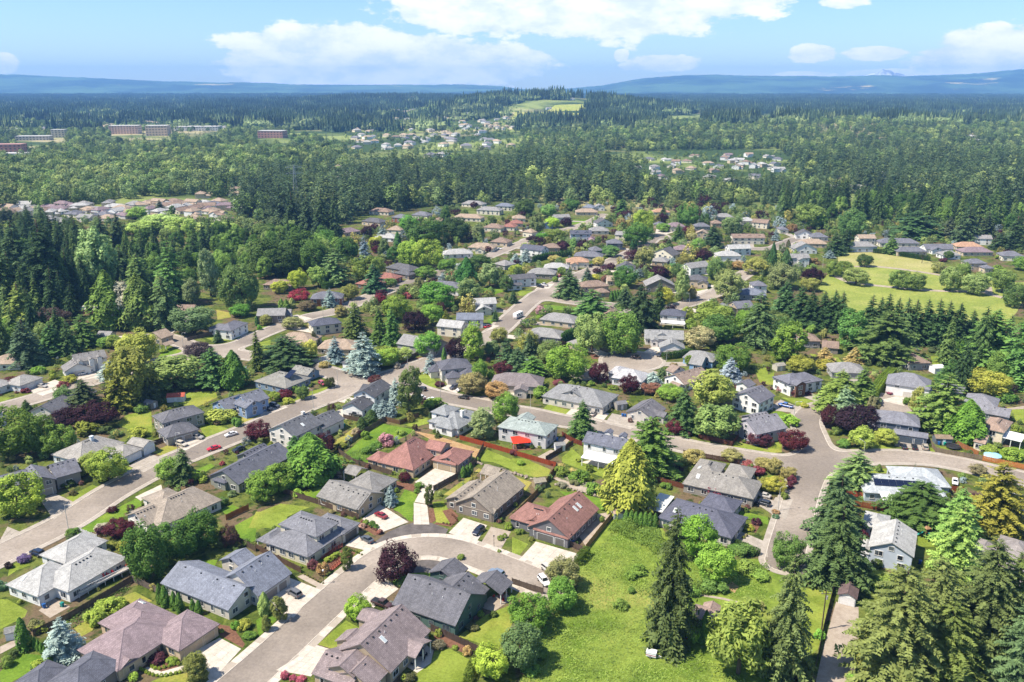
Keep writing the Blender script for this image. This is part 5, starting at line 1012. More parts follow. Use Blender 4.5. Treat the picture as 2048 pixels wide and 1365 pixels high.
H('B3', 'the pale-roofed house with solar array', 'pale blue house with whitish gray roof and a dark solar array', 'aab0b4', 'c3d0da', [(770,1140,1440,1185,14,'h',3.0,{'x':[('solar',-1.8,4.0,13,2.8,6,2)],'k':.42}), (1040,1085,1462,1095,13,'h',3.0), (920,1205,1010,1215,5,'s',2.8,{'open':1,'rc':C('f2f2f2',.8),'mat':'painted'})], vents=4)
H('A3', 'the pale blue gabled house', 'pale blue two-storey gabled house with light gray roof above the hedge', 'acacaa', 'c6d0de', [(800,280,1170,365,14,'x',5.2,{'k':.5}), (750,105,960,150,9,'h',4.8), (735,328,812,338,8,'h',3.0)], vents=6)
H('A3', 'the brown-gray house behind the firs', 'gray house with brown-gray hipped roofs and curved window behind the firs', '8b8583', 'a09a98', [(1780,330,2140,440,12,'h',5.2), (1880,560,2140,630,8,'h',3.2), (1930,472,2060,500,6,'x',5.2), (1630,300,1790,360,8,'h',3.0)], vents=4)
H('A3', None, 'small white garage with dark mossy roof at the head of the gravel lane', '6a5a58', 'e9ebec', [(555,660,715,700,7,'x',2.6,{'g':[(0,[3.2])]})], gar='f4f4f4', vents=0, name='garage', cat='garage')
H('B3', None, 'gray-roofed house partly hidden behind yellow-green trees beside the road', '9b9a9a', 'b9b2a8', [(1900,1300,2150,1340,14,'h',3.0)], vents=3)
H('A2', None, 'old weathered cabin with brown shingle roofs in the meadow', '97847a', '77695f', [(1495,835,1640,870,6,'x',2.6), (1480,775,1660,745,-5.5,'p',2.6)], vents=0, name='cabin', cat='cabin')
H('B2', 'the white house beside the birch', 'white two-storey gabled house with dark gray roof beside the tall birch', '6d6d75', 'f0f0ef', [(1755,365,1980,430,12,'x',5.2), (1775,285,1900,290,6,'x',3.0), (1990,420,2080,400,8,'p',3.4)], vents=5)
H('B2', 'the lavender-gray house', 'lavender-gray house with gray steep gabled roof beside a brown fence', '838288', 'lavender gray', [(1770,580,1960,680,14,'x',4.4,{'k':.55}), (1960,600,2100,570,9,'p',4.2)], vents=5)
H('B3', None, 'gray-roofed house between pointed conifers and yellow shrubs', 'gray', 'gray', [(510,180,800,190,12,'h',3.0)], vents=0)
H('B3', None, 'brown-roofed gray house behind the broad dark spruce', 'brown', 'gray', [(1130,110,1310,105,12,'h',3.4)], vents=0)
# smaller houses of the middle distance: (tile, roof, wall, wings)
MID = [
('C2','gray','beige',[(215,955,500,990,12,'h',3.0)]),('C2','gray','gray',[(100,1080,390,1112,12,'h',3.0),(70,1090,200,1120,8,'h',2.9)]),('C2','gray','beige',[(435,1140,555,1170,11,'h',3.0)]),('C2','navy','white',[(1180,920,1385,935,10,'h',5.2),(1190,985,1385,995,4,'s',2.6,{'open':1,'rc':C('e8e8e8',.8),'mat':'painted'})]),
('C2','slate','tan',[(1690,890,1810,880,9,'x',4.5),(1790,860,1960,870,11,'p',3.2)]),('C2','brown','tan',[(720,920,850,925,11,'x',4.2)]),('C3','brown','gray',[(270,1130,430,1132,11,'h',3.6)]),('C3','brown','taupe',[(430,1180,570,1192,9,'p',3.0)]),
('C0','slate','white',[(1850,1050,1990,985,10,'h',4.8),(1690,1020,1845,1060,8,'h',3.2)]),('C0','tan','tan',[(1160,1090,1290,1112,8,'x',3.4),(1260,1165,1335,1165,6,'x',2.8,{'open':1})]),('C0','brown','taupe',[(1390,890,1540,892,10,'p',3.0)]),('C0','gray','gray',[(760,1090,870,1095,7,'p',2.8)]),
('C1','brown','taupe',[(50,680,280,690,11,'h',3.2)]),('C1','slate','brick',[(430,795,690,790,12,'h',4.4)]),('C1','gray','taupe',[(0,930,230,925,11,'p',4.5),(240,920,335,890,8,'x',3.0,{'g':[(0,[4.6])]})]),('C1','navy','cream',[(450,1015,690,985,10,'h',5.0)]),
('C1','tan','cream',[(150,1130,440,1150,13,'h',3.0)]),('C1','tan','beige',[(480,1190,800,1200,13,'h',3.0)]),('C1','dark gray','white',[(680,1300,820,1322,8,'h',3.0,{'g':[(0,[4.6])]})]),('C1','gray','gray',[(1120,1150,1420,1200,13,'p',4.0),(1430,1180,1500,1150,8,'p',3.2)]),
('C1','pale gray','cream',[(1440,1010,1640,1030,10,'p',5.0)]),('C1','blue-gray','white',[(1600,960,1820,960,10,'p',4.6)]),('C1','pale gray','cream',[(1750,840,1930,830,10,'p',5.0),(1760,880,1890,890,6,'x',3.0)]),('C1','red-brown','brick',[(790,670,960,690,12,'h',3.2),(940,620,1100,640,11,'h',3.2)]),
('C1','dark gray','taupe',[(1030,540,1230,575,12,'h',4.6),(1080,590,1240,600,8,'h',3.0)]),('C1','slate','white',[(1370,690,1620,710,11,'h',4.6)]),('C2','dark gray','white',[(0,640,200,625,9,'p',5.2),(-40,690,90,685,5,'p',2.9)]),('C1','pale gray','white',[(1500,440,1740,430,12,'h',3.0)]),('C1','tan','cream',[(1690,380,1900,390,12,'h',3.0),(1750,400,1820,405,6,'x',3.0)]),
('C1','mauve','beige',[(660,270,840,250,12,'h',3.2)]),('C1','dark gray','beige',[(840,170,990,185,12,'h',3.6)]),('C1','slate','brick',[(1080,140,1190,150,12,'h',4.5)]),('C1','slate','cream',[(1240,120,1370,130,12,'h',3.6)]),('C1','brown','cream',[(900,90,1060,100,12,'h',3.2)]),('C1','brown','tan',[(1420,170,1600,170,12,'h',3.2)]),('C1','tan','cream',[(1570,140,1800,150,12,'h',3.2)]),
('C1','gray','cream',[(1640,30,1810,40,12,'h',3.2)]),('C1','gray','cream',[(1760,80,1950,90,12,'h',4.4)]),('C1','blue-gray','cream',[(1910,50,2048,55,11,'h',4.6)]),('C1','brown','cream',[(1810,220,1960,230,12,'h',3.4)]),('C1','red-brown','cream',[(1960,215,2070,220,12,'h',3.4)]),('C1','brown','beige',[(1870,335,2010,345,12,'h',3.2)]),('C1','pale gray','white',[(940,300,1110,310,12,'h',3.0)]),('C1','tan','cream',[(1040,240,1160,245,12,'h',3.2)]),('C1','gray','gray',[(1120,385,1200,395,9,'x',3.0)]),('C1','gray','gray',[(1900,510,1990,530,11,'h',3.0)]),
('C2','navy','white',[(60,390,240,410,11,'p',5.0)]),('C2','brown','tan',[(250,385,390,385,11,'h',3.2)]),('C2','tan','cream',[(80,255,160,265,11,'h',4.2)]),('C2','navy','pale blue',[(465,275,640,275,10,'p',5.0),(500,262,540,262,4,'x',6.0,{'nowin':1}),(575,262,615,262,4,'x',6.0,{'nowin':1})]),('C2','gray','cream',[(620,250,780,250,12,'h',3.0)]),('C2','dark gray','white',[(680,190,810,185,11,'x',3.6)]),
('C2','gray','white',[(340,145,470,140,10,'p',3.6)]),('C2','tan','beige',[(510,100,690,100,12,'h',3.2)]),('C2','gray','white',[(660,60,745,60,11,'x',3.6)]),('C2','blue-gray','cream',[(555,60,655,66,11,'h',3.4)]),('C2','slate','blue',[(240,200,330,200,11,'x',3.6)]),('C2','tan','cream',[(0,150,110,150,12,'h',3.4)]),('C2','red-brown','beige',[(-20,190,90,190,11,'h',3.2)]),
('C2','slate','dark blue-gray',[(760,350,890,350,11,'h',5.0)]),('C2','slate','blue-gray',[(640,410,740,405,11,'h',3.4)]),('C2','slate','gray',[(490,450,720,460,12,'h',3.0)]),('C2','orange','cream',[(435,500,620,500,11,'h',4.0),(470,515,530,520,5,'x',4.0)]),('C2','gray','taupe',[(115,590,340,600,12,'h',3.4)]),('C2','pale gray','gray',[(250,545,455,550,11,'h',3.0)]),('C2','gray','cream',[(820,280,905,285,10,'p',5.0)]),
('C2','dark gray','cream',[(1115,425,1290,450,11,'x',4.5)]),('C2','mauve','tan',[(1290,400,1440,405,12,'h',3.0)]),('C2','gray','tan',[(1115,490,1240,500,11,'h',3.2)]),('C2','dark gray','white',[(830,550,990,555,11,'x',3.2)]),('C2','tan','beige',[(760,650,840,650,10,'p',3.2)]),('C2','brown','tan',[(560,700,780,690,11,'h',5.0),(680,740,790,745,8,'h',3.0)]),('C2','gray','white',[(1430,550,1590,530,11,'p',5.0)]),('C2','gray','taupe',[(1070,690,1310,690,13,'x',4.0)]),('C2','dark gray','beige',[(1400,640,1560,650,11,'h',4.2),(1480,670,1570,672,6,'x',3.2)]),
('C2','pale gray','white',[(1640,450,1840,450,11,'h',4.2)]),('C2','pale gray','white',[(1740,395,1920,390,10,'p',5.0)]),('C2','brown','cream',[(1765,305,2030,305,10,'p',5.2),(1800,290,1840,290,4,'x',6.2,{'nowin':1}),(1880,290,1920,290,4,'x',6.2,{'nowin':1}),(1960,290,2000,290,4,'x',6.2,{'nowin':1})]),('C2','gray','beige',[(1630,140,1780,140,12,'h',3.4)]),('C2','pale gray','cream',[(1830,170,1950,170,11,'h',4.2)]),('C2','brown','cream',[(1915,180,2045,190,11,'p',5.0)]),('C2','mauve','cream',[(1245,215,1390,215,12,'h',3.6),(1260,225,1320,226,5,'x',3.6)]),('C2','tan','tan',[(1465,270,1570,275,10,'x',5.0)]),('C2','slate','gray',[(1460,215,1590,215,11,'h',3.4)]),('C2','slate','tan',[(1120,195,1190,200,11,'h',3.4)]),('C2','orange','cream',[(1130,100,1270,100,12,'h',3.4)]),('C2','brown','tan',[(1600,190,1690,190,11,'h',3.2)]),('C2','slate','white',[(1930,690,2048,690,10,'h',4.6)]),('C2','blue-gray','gray',[(1820,760,2040,765,12,'h',3.0)]),
('C3','slate','cream',[(95,240,170,240,11,'h',3.4)]),('C3','dark gray','white',[(220,280,370,285,11,'x',3.4)]),('C3','slate','cream',[(350,300,490,300,12,'h',3.2)]),('C3','tan','beige',[(260,350,480,355,12,'h',3.2)]),('C3','gray','white',[(205,395,400,395,11,'x',3.6)]),('C3','gray','white',[(170,465,340,465,9,'p',5.0),(245,480,320,485,5,'x',5.0)]),('C3','gray','pale blue',[(655,375,880,375,12,'h',4.2)]),('C3','tan','cream',[(730,310,870,310,10,'p',5.0)]),('C3','slate','cream',[(895,345,1220,350,12,'h',3.2)]),('C3','slate','beige',[(1035,415,1280,415,11,'h',3.4)]),('C3','slate','white',[(1265,395,1490,395,12,'p',3.2),(1310,402,1410,406,6,'x',3.2)]),('C3','gray','white',[(1400,445,1550,445,11,'h',3.0)]),('C3','orange','beige',[(1510,375,1730,380,12,'h',3.0)]),('C3','gray','white',[(1650,310,1800,315,10,'p',5.0)]),('C3','mauve','beige',[(1560,420,1810,420,12,'h',3.0)]),('C3','slate','beige',[(1600,510,1760,510,10,'h',5.0),(1730,548,1820,552,8,'h',3.6)]),('C3','slate','cream',[(1875,450,2060,455,12,'h',3.6)]),
]
MIDH = []
for t, ro, wa, wings in MID:
    lv = 'two-storey ' if wings[0][6] > 4.3 else ''
    rf_ = 'hipped' if wings[0][5] == 'h' else 'gabled'
    ds = f"{lv}{wa} house with {ro} {rf_} roof"
    r = H(t, None, ds, ro, wa, wings, near=False, vents=0); MIDH.append((r, ds))
    KEYS[-1] = (KEYS[-1][0], KEYS[-1][1], f"the {wa} house with {ro} roof", KEYS[-1][3])
KEYS = [k for k in KEYS if k[2]]
# far houses: clusters seen between the woods
FARH = []
cl = [(100,100),(300,90),(380,96),(480,100),(590,60),(680,40),(600,118),(720,84),(800,104),(840,130),(930,60),(975,84),(400,160),(490,178),(300,225),(1090,40),(1190,30),(1400,20),(1480,40),(1450,95),(1550,75),(1640,30),(1700,40),(1830,60),(1750,120),(1790,165),(1560,155),(1270,20),(1340,40),(1690,95),(700,150),(870,150),(1010,130),(60,90),(200,70)]
for i, (x, y) in enumerate(cl):
    px, py = tp('C0', x, y + 12); ro = random.choice(['gray','pale gray','tan','tan','brown','mauve','slate']); wa = random.choice(['white','cream','cream','beige'])
    X, Y = g(px, py); r = house_xy(X, Y, random.uniform(15, 19), random.uniform(10, 12), random.choice((-24, 66, -20, 70)), random.choice('hhp'), 2.9, RO[ro], WA[wa], None, 'x'); FARH.append((r, f"{wa} house with {ro} roof on the far estate beyond the valley wood", X, Y))
def cluster(poly, n, labelctx, sep=17, big=1.0):
    xs = [p[0] for p in poly]; yy = [p[1] for p in poly]; pts = []; tries = 0
    def inp(x, y):
        c = False; j = len(poly) - 1
        for i in range(len(poly)):
            if (poly[i][1] > y) != (poly[j][1] > y) and x < (poly[j][0] - poly[i][0]) * (y - poly[i][1]) / (poly[j][1] - poly[i][1]) + poly[i][0]: c = not c
            j = i
        return c
    W4 = [gt(*p) for p in poly]; wx = [p[0] for p in W4]; wy = [p[1] for p in W4]
    while len(pts) < n and tries < 6000:
        tries += 1; X = random.uniform(min(wx), max(wx)); Y = random.uniform(min(wy), max(wy))
        zz = CH - float(hz(X, Y)); v_ = Y * CP + zz * SP; px = PX + F * X / v_; py = PY + F * ((zz * CP - Y * SP) / v_)
        if not inp(px, py) or any((X - a) ** 2 + (Y - b) ** 2 < sep * sep for a, b in pts): continue
        pts.append((X, Y)); ro = random.choice(['gray','pale gray','tan','brown','mauve','slate','pale gray']); wa = random.choice(['white','cream','beige','white'])
        r = house_xy(X, Y, random.uniform(13, 19) * big, random.uniform(9, 12) * big, random.choice((-24, 66, 10, 100)), random.choice('hhp'), random.choice((2.9, 5.0)), RO[ro], WA[wa], None, 'x', z=float(hz(X, Y)), simple=True, second=Y < 1500)
        FARH.append((r, f"{wa} house with {ro} roof {labelctx}", X, Y))
cluster([(10,418),(480,408),(480,440),(100,452),(10,444)], 34, 'on the far estate beyond the valley wood', 19)
cluster([(1268,312),(1560,312),(1575,352),(1500,372),(1270,360)], 34, 'in the clearing of the fir wood', 20)
cluster([(640,345),(745,332),(800,350),(720,385),(640,380)], 12, 'tucked into the valley trees', 24)
cluster([(385,352),(500,345),(512,400),(400,402)], 14, 'at the back of the far estate', 20)
cluster([(700,232),(1000,222),(1040,250),(960,284),(780,300),(700,275)], 45, 'on the far slope under the hill', 24, 1.15)
cluster([(1050,205),(1170,196),(1180,206),(1060,226)], 22, 'on the wooded hill', 26, 1.2)
cluster([(40,226),(420,222),(600,240),(420,262),(60,262)], 20, 'in the distant town', 40, 1.7)
cluster([(1650,215),(2040,238),(2040,280),(1700,300)], 10, 'among the distant fir woods', 40, 1.5)
cluster([(1640,330),(2040,330),(2040,392),(1640,372)], 12, 'under the firs beyond the park', 28)

# the many houses too far off to tell apart: one object each for the slope and the town
for nm_, hx_ in (('far_roof_a', '9a9894'), ('far_roof_b', 'a3937f'), ('far_roof_c', '77767c'), ('far_wall_a', 'efece4'), ('far_wall_b', 'd6c8ae')): mk_plain(nm_, C(hx_, 1.0), 0.85, 0.2)
def far_mass(polys, n, sep, label, big, seed):
    r = random.Random(seed); b = MB(); pts = [(f[2], f[3]) for f in FARH]
    for poly in polys:
        W4 = [gt(*p) for p in poly]; k = 0; tr = 0; wx = [p[0] for p in W4]; wy = [p[1] for p in W4]
        while k < n and tr < 9000:
            tr += 1; X = r.uniform(min(wx), max(wx)); Y = r.uniform(min(wy), max(wy)); z = float(hz(X, Y)); zz = CH - z; v_ = Y * CP + zz * SP; px = PX + F * X / v_; py = PY + F * ((zz * CP - Y * SP) / v_)
            c = False; j = len(poly) - 1
            for i in range(len(poly)):
                if (poly[i][1] > py) != (poly[j][1] > py) and px < (poly[j][0] - poly[i][0]) * (py - poly[i][1]) / (poly[j][1] - poly[i][1]) + poly[i][0]: c = not c
                j = i
            if not c or any((X - a) ** 2 + (Y - q) ** 2 < sep * sep for a, q in pts): continue
            pts.append((X, Y)); k += 1; w = r.uniform(6.5, 9.5) * big; d = r.uniform(5, 6.5) * big; h = r.choice((3.0, 5.2, 5.4)); t = math.radians(r.choice((-24, 66, 10, 40))); rm = r.randrange(3); wm = 3 + r.randrange(2)
            def P(u, v, q): return (X + u * math.cos(t) - v * math.sin(t), Y + u * math.sin(t) + v * math.cos(t), z + q)
            cs = [(-w, -d), (w, -d), (w, d), (-w, d)]
            for i in range(4): p, q = cs[i], cs[(i + 1) % 4]; b.quad(P(*p, -1), P(*q, -1), P(*q, h), P(*p, h), wm)
            e = .5; R1, R2 = P(-w + d * .8, 0, h + d * .5), P(w - d * .8, 0, h + d * .5); q4 = [P(-w - e, -d - e, h), P(w + e, -d - e, h), P(w + e, d + e, h), P(-w - e, d + e, h)]
            b.quad(q4[0], q4[1], R2, R1, rm); b.quad(q4[2], q4[3], R1, R2, rm); b.poly([q4[1], q4[2], R2], rm); b.poly([q4[3], q4[0], R1], rm)
    tag(obj('distant_houses', b.me('distant_houses', ['far_roof_a', 'far_roof_b', 'far_roof_c', 'far_wall_a', 'far_wall_b'])), label, 'houses', kind='stuff')
far_mass([[(700,226),(1000,216),(1040,250),(1030,300),(800,322),(700,300)]], 120, 17, 'pale mass of distant suburban houses below the hill', 1.2, 3)
far_mass([[(0,214),(640,205),(660,250),(420,262),(0,268)], [(640,190),(1000,188),(1000,212),(640,216)], [(1420,195),(2040,200),(2040,250),(1500,245)]], 55, 40, 'distant town buildings scattered among the trees of the plain', 2.4, 9)
# ------------------------------------------------------------------ trees and shrubs read from the photograph
# kind x top bottom width [colour]   (tile pixels)
PD = {
'A0': """dark_maple 1200 120 590 330 46702a|dark_maple 1450 90 430 300 4c7a30|dark_maple 1610 0 330 280 457029|blue 530 860 1215 240 9fb3ab|thuja 205 850 1120 95|thuja 1285 575 740 50|thuja 1330 590 770 60|thuja 1400 635 790 50|thuja 1445 650 815 60|thuja 1550 695 820 45|thuja 1595 710 830 50|
thuja 285 1005 1100 34|thuja 312 1025 1115 34|thuja 340 1045 1135 34|thuja 368 1065 1155 34|thuja 392 1085 1165 30|shrub 770 790 920 160 86a83c|shrub 880 720 830 190 86a83c|shrub 960 700 780 110 86a83c|purple 975 70 220 200 6a2634|shrub 830 90 180 120 c9c39a|shrub 1260 1140 1230 130 6b2c3c|oval 1585 1130 1364 190 6f8040|purple 1850 120 300 140 6b4a44|
shrub 310 1200 1290 110 8aa838|shrub 400 1160 1240 70 5e9030|shrub 300 860 960 110 7d8a58|shrub 330 910 980 100 8fa83a|shrub 60 1160 1260 90 6a8a3a|ball 1885 880 950 65 5f9a2c|shrub 1960 870 960 110 8a9a3a|shrub 2000 960 1030 100 557f2c|shrub 1075 1290 1364 80 7fa838|shrub 1000 230 330 100 8a9a3a|shrub 610 130 200 90 4f7a2c|shrub 560 140 200 60 5a8030|shrub 75 400 460 60 4a3a30|shrub 370 410 460 60 8a9a38|shrub 200 380 415 110 6a5088|shrub 120 1110 1180 70 4f6a3c|shrub 20 550 640 90 5f8a6a|shrub 1380 1180 1230 90 7aa038|shrub 900 250 300 90 7a8a38|shrub 700 190 230 60 6a8f3a""",
'A1': """purple 1140 270 590 285 4f2a38|maple 820 700 890 190 7fae30|oval 735 300 475 85 5f7a34|oval 195 690 885 115 6d8040|oval 90 830 965 70 6d8040|cypress 75 650 830 85 7f9a50|ball 540 410 515 95 b8902e|shrub 460 390 470 80 7a3a3a|shrub 235 1275 1345 70 c23a55|shrub 300 1305 1364 60 c23a55|shrub 365 1315 1370 75 c23a55|shrub 1690 1080 1160 75 c9a838|maple 1890 1110 1364 260 86a832|shrub 1640 340 390 60 6a8a3a|shrub 1730 900 960 90 5f6a48|shrub 1460 1030 1110 110 8a8458|shrub 620 340 390 60 8aa838|shrub 580 360 410 60 86a438|shrub 650 320 370 60 7a9c38|shrub 930 70 130 60 4f7a2c|shrub 880 60 110 50 6a8a38|shrub 960 100 140 50 4f7a2c|shrub 990 140 185 50 b06848|shrub 850 95 140 60 c09878|ball 1955 190 235 45|ball 1990 175 215 40|ball 1945 300 330 30|ball 60 350 400 45 8aa838|ball 2020 90 150 60|shrub 1900 800 850 60 4f6a30|shrub 1230 1300 1370 90 4f5a3c|shrub 1590 1070 1110 50 7a9a38""",
'A2': """dark_maple 400 380 640 260 7d8a5a|dark_maple 390 560 840 260 5d8f35|dark_maple 130 680 1000 300 5a8a2c|dark_maple 60 940 1320 330 56784a|spruce 1260 20 1110 350 566a3a|maple 1480 40 410 270 6da32e|maple 1620 280 610 265 79ad3a|cypress 1540 800 1060 95 4a6a26|shrub 1010 430 520 130 6f9a3a|shrub 950 480 550 90 6f9a3a|shrub 870 710 790 110 6a8f3a|shrub 955 600 660 60 5f8a3a|birch 1800 760 1380 460 7d9a44|shrub 1460 910 1060 110 6fa038|shrub 1560 540 660 150 5f8a40|shrub 1660 560 660 120 5f8a40|shrub 1850 260 370 160 5f8a40|shrub 1780 260 340 120 4f7a34|shrub 1880 420 500 150 7aa044|shrub 1980 480 560 140 74a040|ball 1955 55 110 75 5a2434|ball 1895 105 160 80 8a9a30|shrub 50 135 185 50|shrub 85 135 180 40|shrub 1240 80 140 60 6a8f3a|shrub 1450 600 680 120 6a9a3c|shrub 1960 720 800 120 8a9a58|shrub 200 1050 1200 160 5a8034|shrub 150 1220 1320 140 64903a|shrub 280 800 860 90 587c34""",
'A3': """spruce 530 -40 600 400 587542|dark_maple 140 190 480 235 5f8a40|spruce 110 380 1364 340 667b46|cedar 1480 -40 560 330 7da04a|full_fir 960 490 1520 600 6c7c42|full_fir 1250 420 1360 460 6f8046|full_fir 1640 270 1340 500 5f7240|full_fir 1860 370 1270 330 5c7238|full_fir 1980 760 1580 420 54704a|full_fir 1360 760 1500 460 6b803c|purple 745 150 285 90 7a2f3f|shrub 860 380 460 90 4f6a34|shrub 1000 560 640 180 7a9a40|shrub 880 560 620 160 7a9a40|shrub 410 950 1030 80 6fb040|birch 850 960 1420 330 7a8a40|shrub 690 1300 1400 120 6fae38|shrub 760 340 420 90 5f8a44|full_fir 1400 500 1150 330 6f8440""",
'B0': """maple 165 1030 1370 335 7c9e33|maple 880 825 1080 260 7fa038|maple 730 840 1020 180 8aa848|dark_maple 150 480 900 420 5a7d2c|dark_maple 510 610 880 250 6a9438|dark_maple 330 540 880 280 567a2c|purple 550 480 640 250 3f2230|purple 800 440 640 320 45222f|shrub 710 610 690 190 7a9030|shrub 1110 630 720 150 8aa038|bare 860 280 500 200|fir 690 240 520 250 4a5c3a|dark_maple 530 300 490 170 557a44|cedar 960 210 500 210 7f8a30|birch 1080 0 470 330 7f9040|spruce 1160 100 430 230 5d6a44|birch 1400 70 340 390 6d8a4a|cedar 1720 0 320 240 4f7a40|cypress 1880 20 310 180 5a8a30|blue 890 90 250 180 9fb0a8|shrub 1770 490 600 210 8fa848|shrub 1900 540 620 80 5d8f3a|shrub 1640 530 590 70 7a9a30|shrub 1740 560 605 70 7a6a38|spruce 1480 800 1075 170 5c7a44|maple 1360 870 1075 180 6a9438|purple 900 1260 1310 80 5a2530|purple 90 220 320 150 6f3038|shrub 760 110 160 90 8a4a38|shrub 560 220 280 120 8a9a34|shrub 510 260 310 90 9a4038|shrub 310 130 200 110 5f8f2c|shrub 430 160 240 60 8aa83a|shrub 210 310 350 70 8a3038|shrub 1250 650 700 60 7a8038|shrub 640 450 490 110 7a9a38|fir 220 400 510 90 4a6a34|shrub 1130 460 510 110 5f8a3a|shrub 860 620 680 110 4f6a3c|shrub 940 640 700 90 5f7f4a|shrub 550 1040 1110 100 3f5a2c|shrub 590 1130 1170 60 5a6038|shrub 1600 1000 1070 130 86a838|shrub 1780 890 930 40 c04038|shrub 1960 450 500 70 8a4a34|shrub 1840 490 540 90 8a9a3c|shrub 1790 1180 1250 80 4a7038|shrub 1860 1130 1180 70 6a8a5a""",
'B1': """cypress 450 690 1065 330 5c8a2c|fir 315 690 840 130 4a7a3c|purple 545 680 850 180 5a2838|purple 30 590 745 195 6f2a38|maple 60 990 1240 220 6f9a38|maple 190 935 1160 230 6f9a38|thuja 245 1010 1145 46|thuja 278 1000 1135 46|thuja 310 990 1125 46|thuja 342 980 1115 46|thuja 374 970 1105 46|thuja 850 540 650 80 3f5a2c|thuja 925 480 600 90 44602f|blue 960 425 540 80|blue 1020 400 545 110|blue 1080 405 540 95|blue 1120 230 440 115 9fb3ab|oval 1230 160 535 175 5f7a44|oval 1385 1090 1265 70 5a7038|blue 1080 1090 1255 95|oval 1820 470 715 200 7f9a68|thuja 1660 930 1025 40|thuja 1690 920 1015 40|thuja 1718 905 995 40|shrub 1050 670 780 120 d98a94|purple 1190 980 1065 90 6a2c34|cedar 240 0 165 340 47663c|maple 1040 0 150 180 7aa838|blue 1400 20 195 95|shrub 550 90 150 90 b8a832|maple 1740 190 375 200 b3a84a|maple 1930 260 415 185 c9a035|maple 2000 360 600 190 6a9838|shrub 1440 390 490 170 6a9438|purple 1970 100 205 165 6a3038|purple 235 320 405 115 8a2c3c|maple 375 290 405 100 57783a|purple 590 225 315 85 50582c|maple 155 340 420 85 7fa03a|shrub 1130 100 155 68 cbbfa0|shrub 260 390 440 90 8aa038|shrub 310 290 350 70 5f8a34|shrub 880 650 720 70 7aa838|shrub 1160 640 690 80 7aa040|purple 950 210 280 110 6a3a38|shrub 1340 540 620? 60|shrub 640 900 960 90 6a9a38|shrub 330 1120 1180 80 7fb038|shrub 1170 960 1040 90 6f8a48|ball 1105 970 1005 45|shrub 1310 1060 1110 70 5f8a34|shrub 1290 1110 1150 50 5f8a34|shrub 800 860 910 80 5a8a34|shrub 900 780 840 110 5a8a34|shrub 960 740 800 90 5a8a34|thuja 1505 0 110 34 4f7a30|shrub 1880 160 235 60 5f9034|maple 1790 90 260 110 6fa038|shrub 1470 250 300 70 6a2c38|fir 1455 640 705 45 5a6a38|shrub 800 630 690 70 b0a070|shrub 680 740 800 90 8aa040""",
'B2': """dark_maple 430 -20 265 340 6a9630|cedar 160 60 225 190 5d8a35|fir 40 -10 195 160 50704a|purple 690 110 275 155 5f2434|purple 945 210 365 145 5f2434|maple 1110 270 365 135 a86a3c|fir 560 410 705 180 4f7338|fir 1370 310 670 220 4f7340|maple 1270 290 420 185 6f9a38|birch 1600 190 485 300 8fa850|birch 1610 460 735 330 6d9050|purple 1315 570 690 135 7a2c3c|purple 1970 660 775 175 6f3a48|cedar 1100 560 1030 380 577a30|cypress 930 750 1310 350 93a038|maple 1450 810 925 150 c3b83c|maple 1755 815 905 155 b3b040|shrub 1880 880 960 90 b05040|shrub 1965 930 1010 100 a8303c|maple 2010 870 965 130 b3ab38|maple 2040 1040 1145 150 a3a538|shrub 1620 1130 1200 180 8a2438|blue 1740 70 275 155 a3b0b8|blue 1120 180 290 130 9fb3ab|fir 1195 140 250 95 5f7a50|shrub 1125 540 595 75 d8c030|shrub 390 920 960 70 d0c038|shrub 480 960 1000 80 c8b838|shrub 400 960 1020 130 6a8a34|shrub 540 970 1070 160 5f8a30|shrub 650 1070 1160 130 6a9a38|ball 620 915 985 55 5f7a2c|shrub 70 880 930 60 7fa838|shrub 230 290 390 120 6f9a3a|shrub 370 235 290 80 a04a48|shrub 310 390 435 80 6a2838|shrub 635 245 290 50 6f9a38|shrub 735 265 305 40 4f7038|ball 790 285 320 45|ball 825 285 325 50|shrub 920 410 460 60 8aa038|shrub 740 1230 1290 70 6f9a3c|shrub 1350 900 945 60 6a8a38|shrub 1240 640 690 60 5f8a34|shrub 1400 650 700 60 6a3a3c|shrub 330 890 930 50 6a2838|shrub 225 760 790 40 7a9038|shrub 600 1000 1060 90 86a03c|shrub 530 870 900 50 86a03c|shrub 500 1040 1090 80 7a8a60|shrub 400 1060 1110 80 8a8a70|fir 1640 400 500? 60|shrub 1230 1080 1120 90 5f8a34|shrub 1290 110 140 60 a08a38|shrub 1050 1270 1310 80 6a8a3c|thuja 1262 195 265 50|shrub 640 60 100? 90|shrub 20 800 850 70 7a3038|oval 1420 50 130 70 6f9430""",
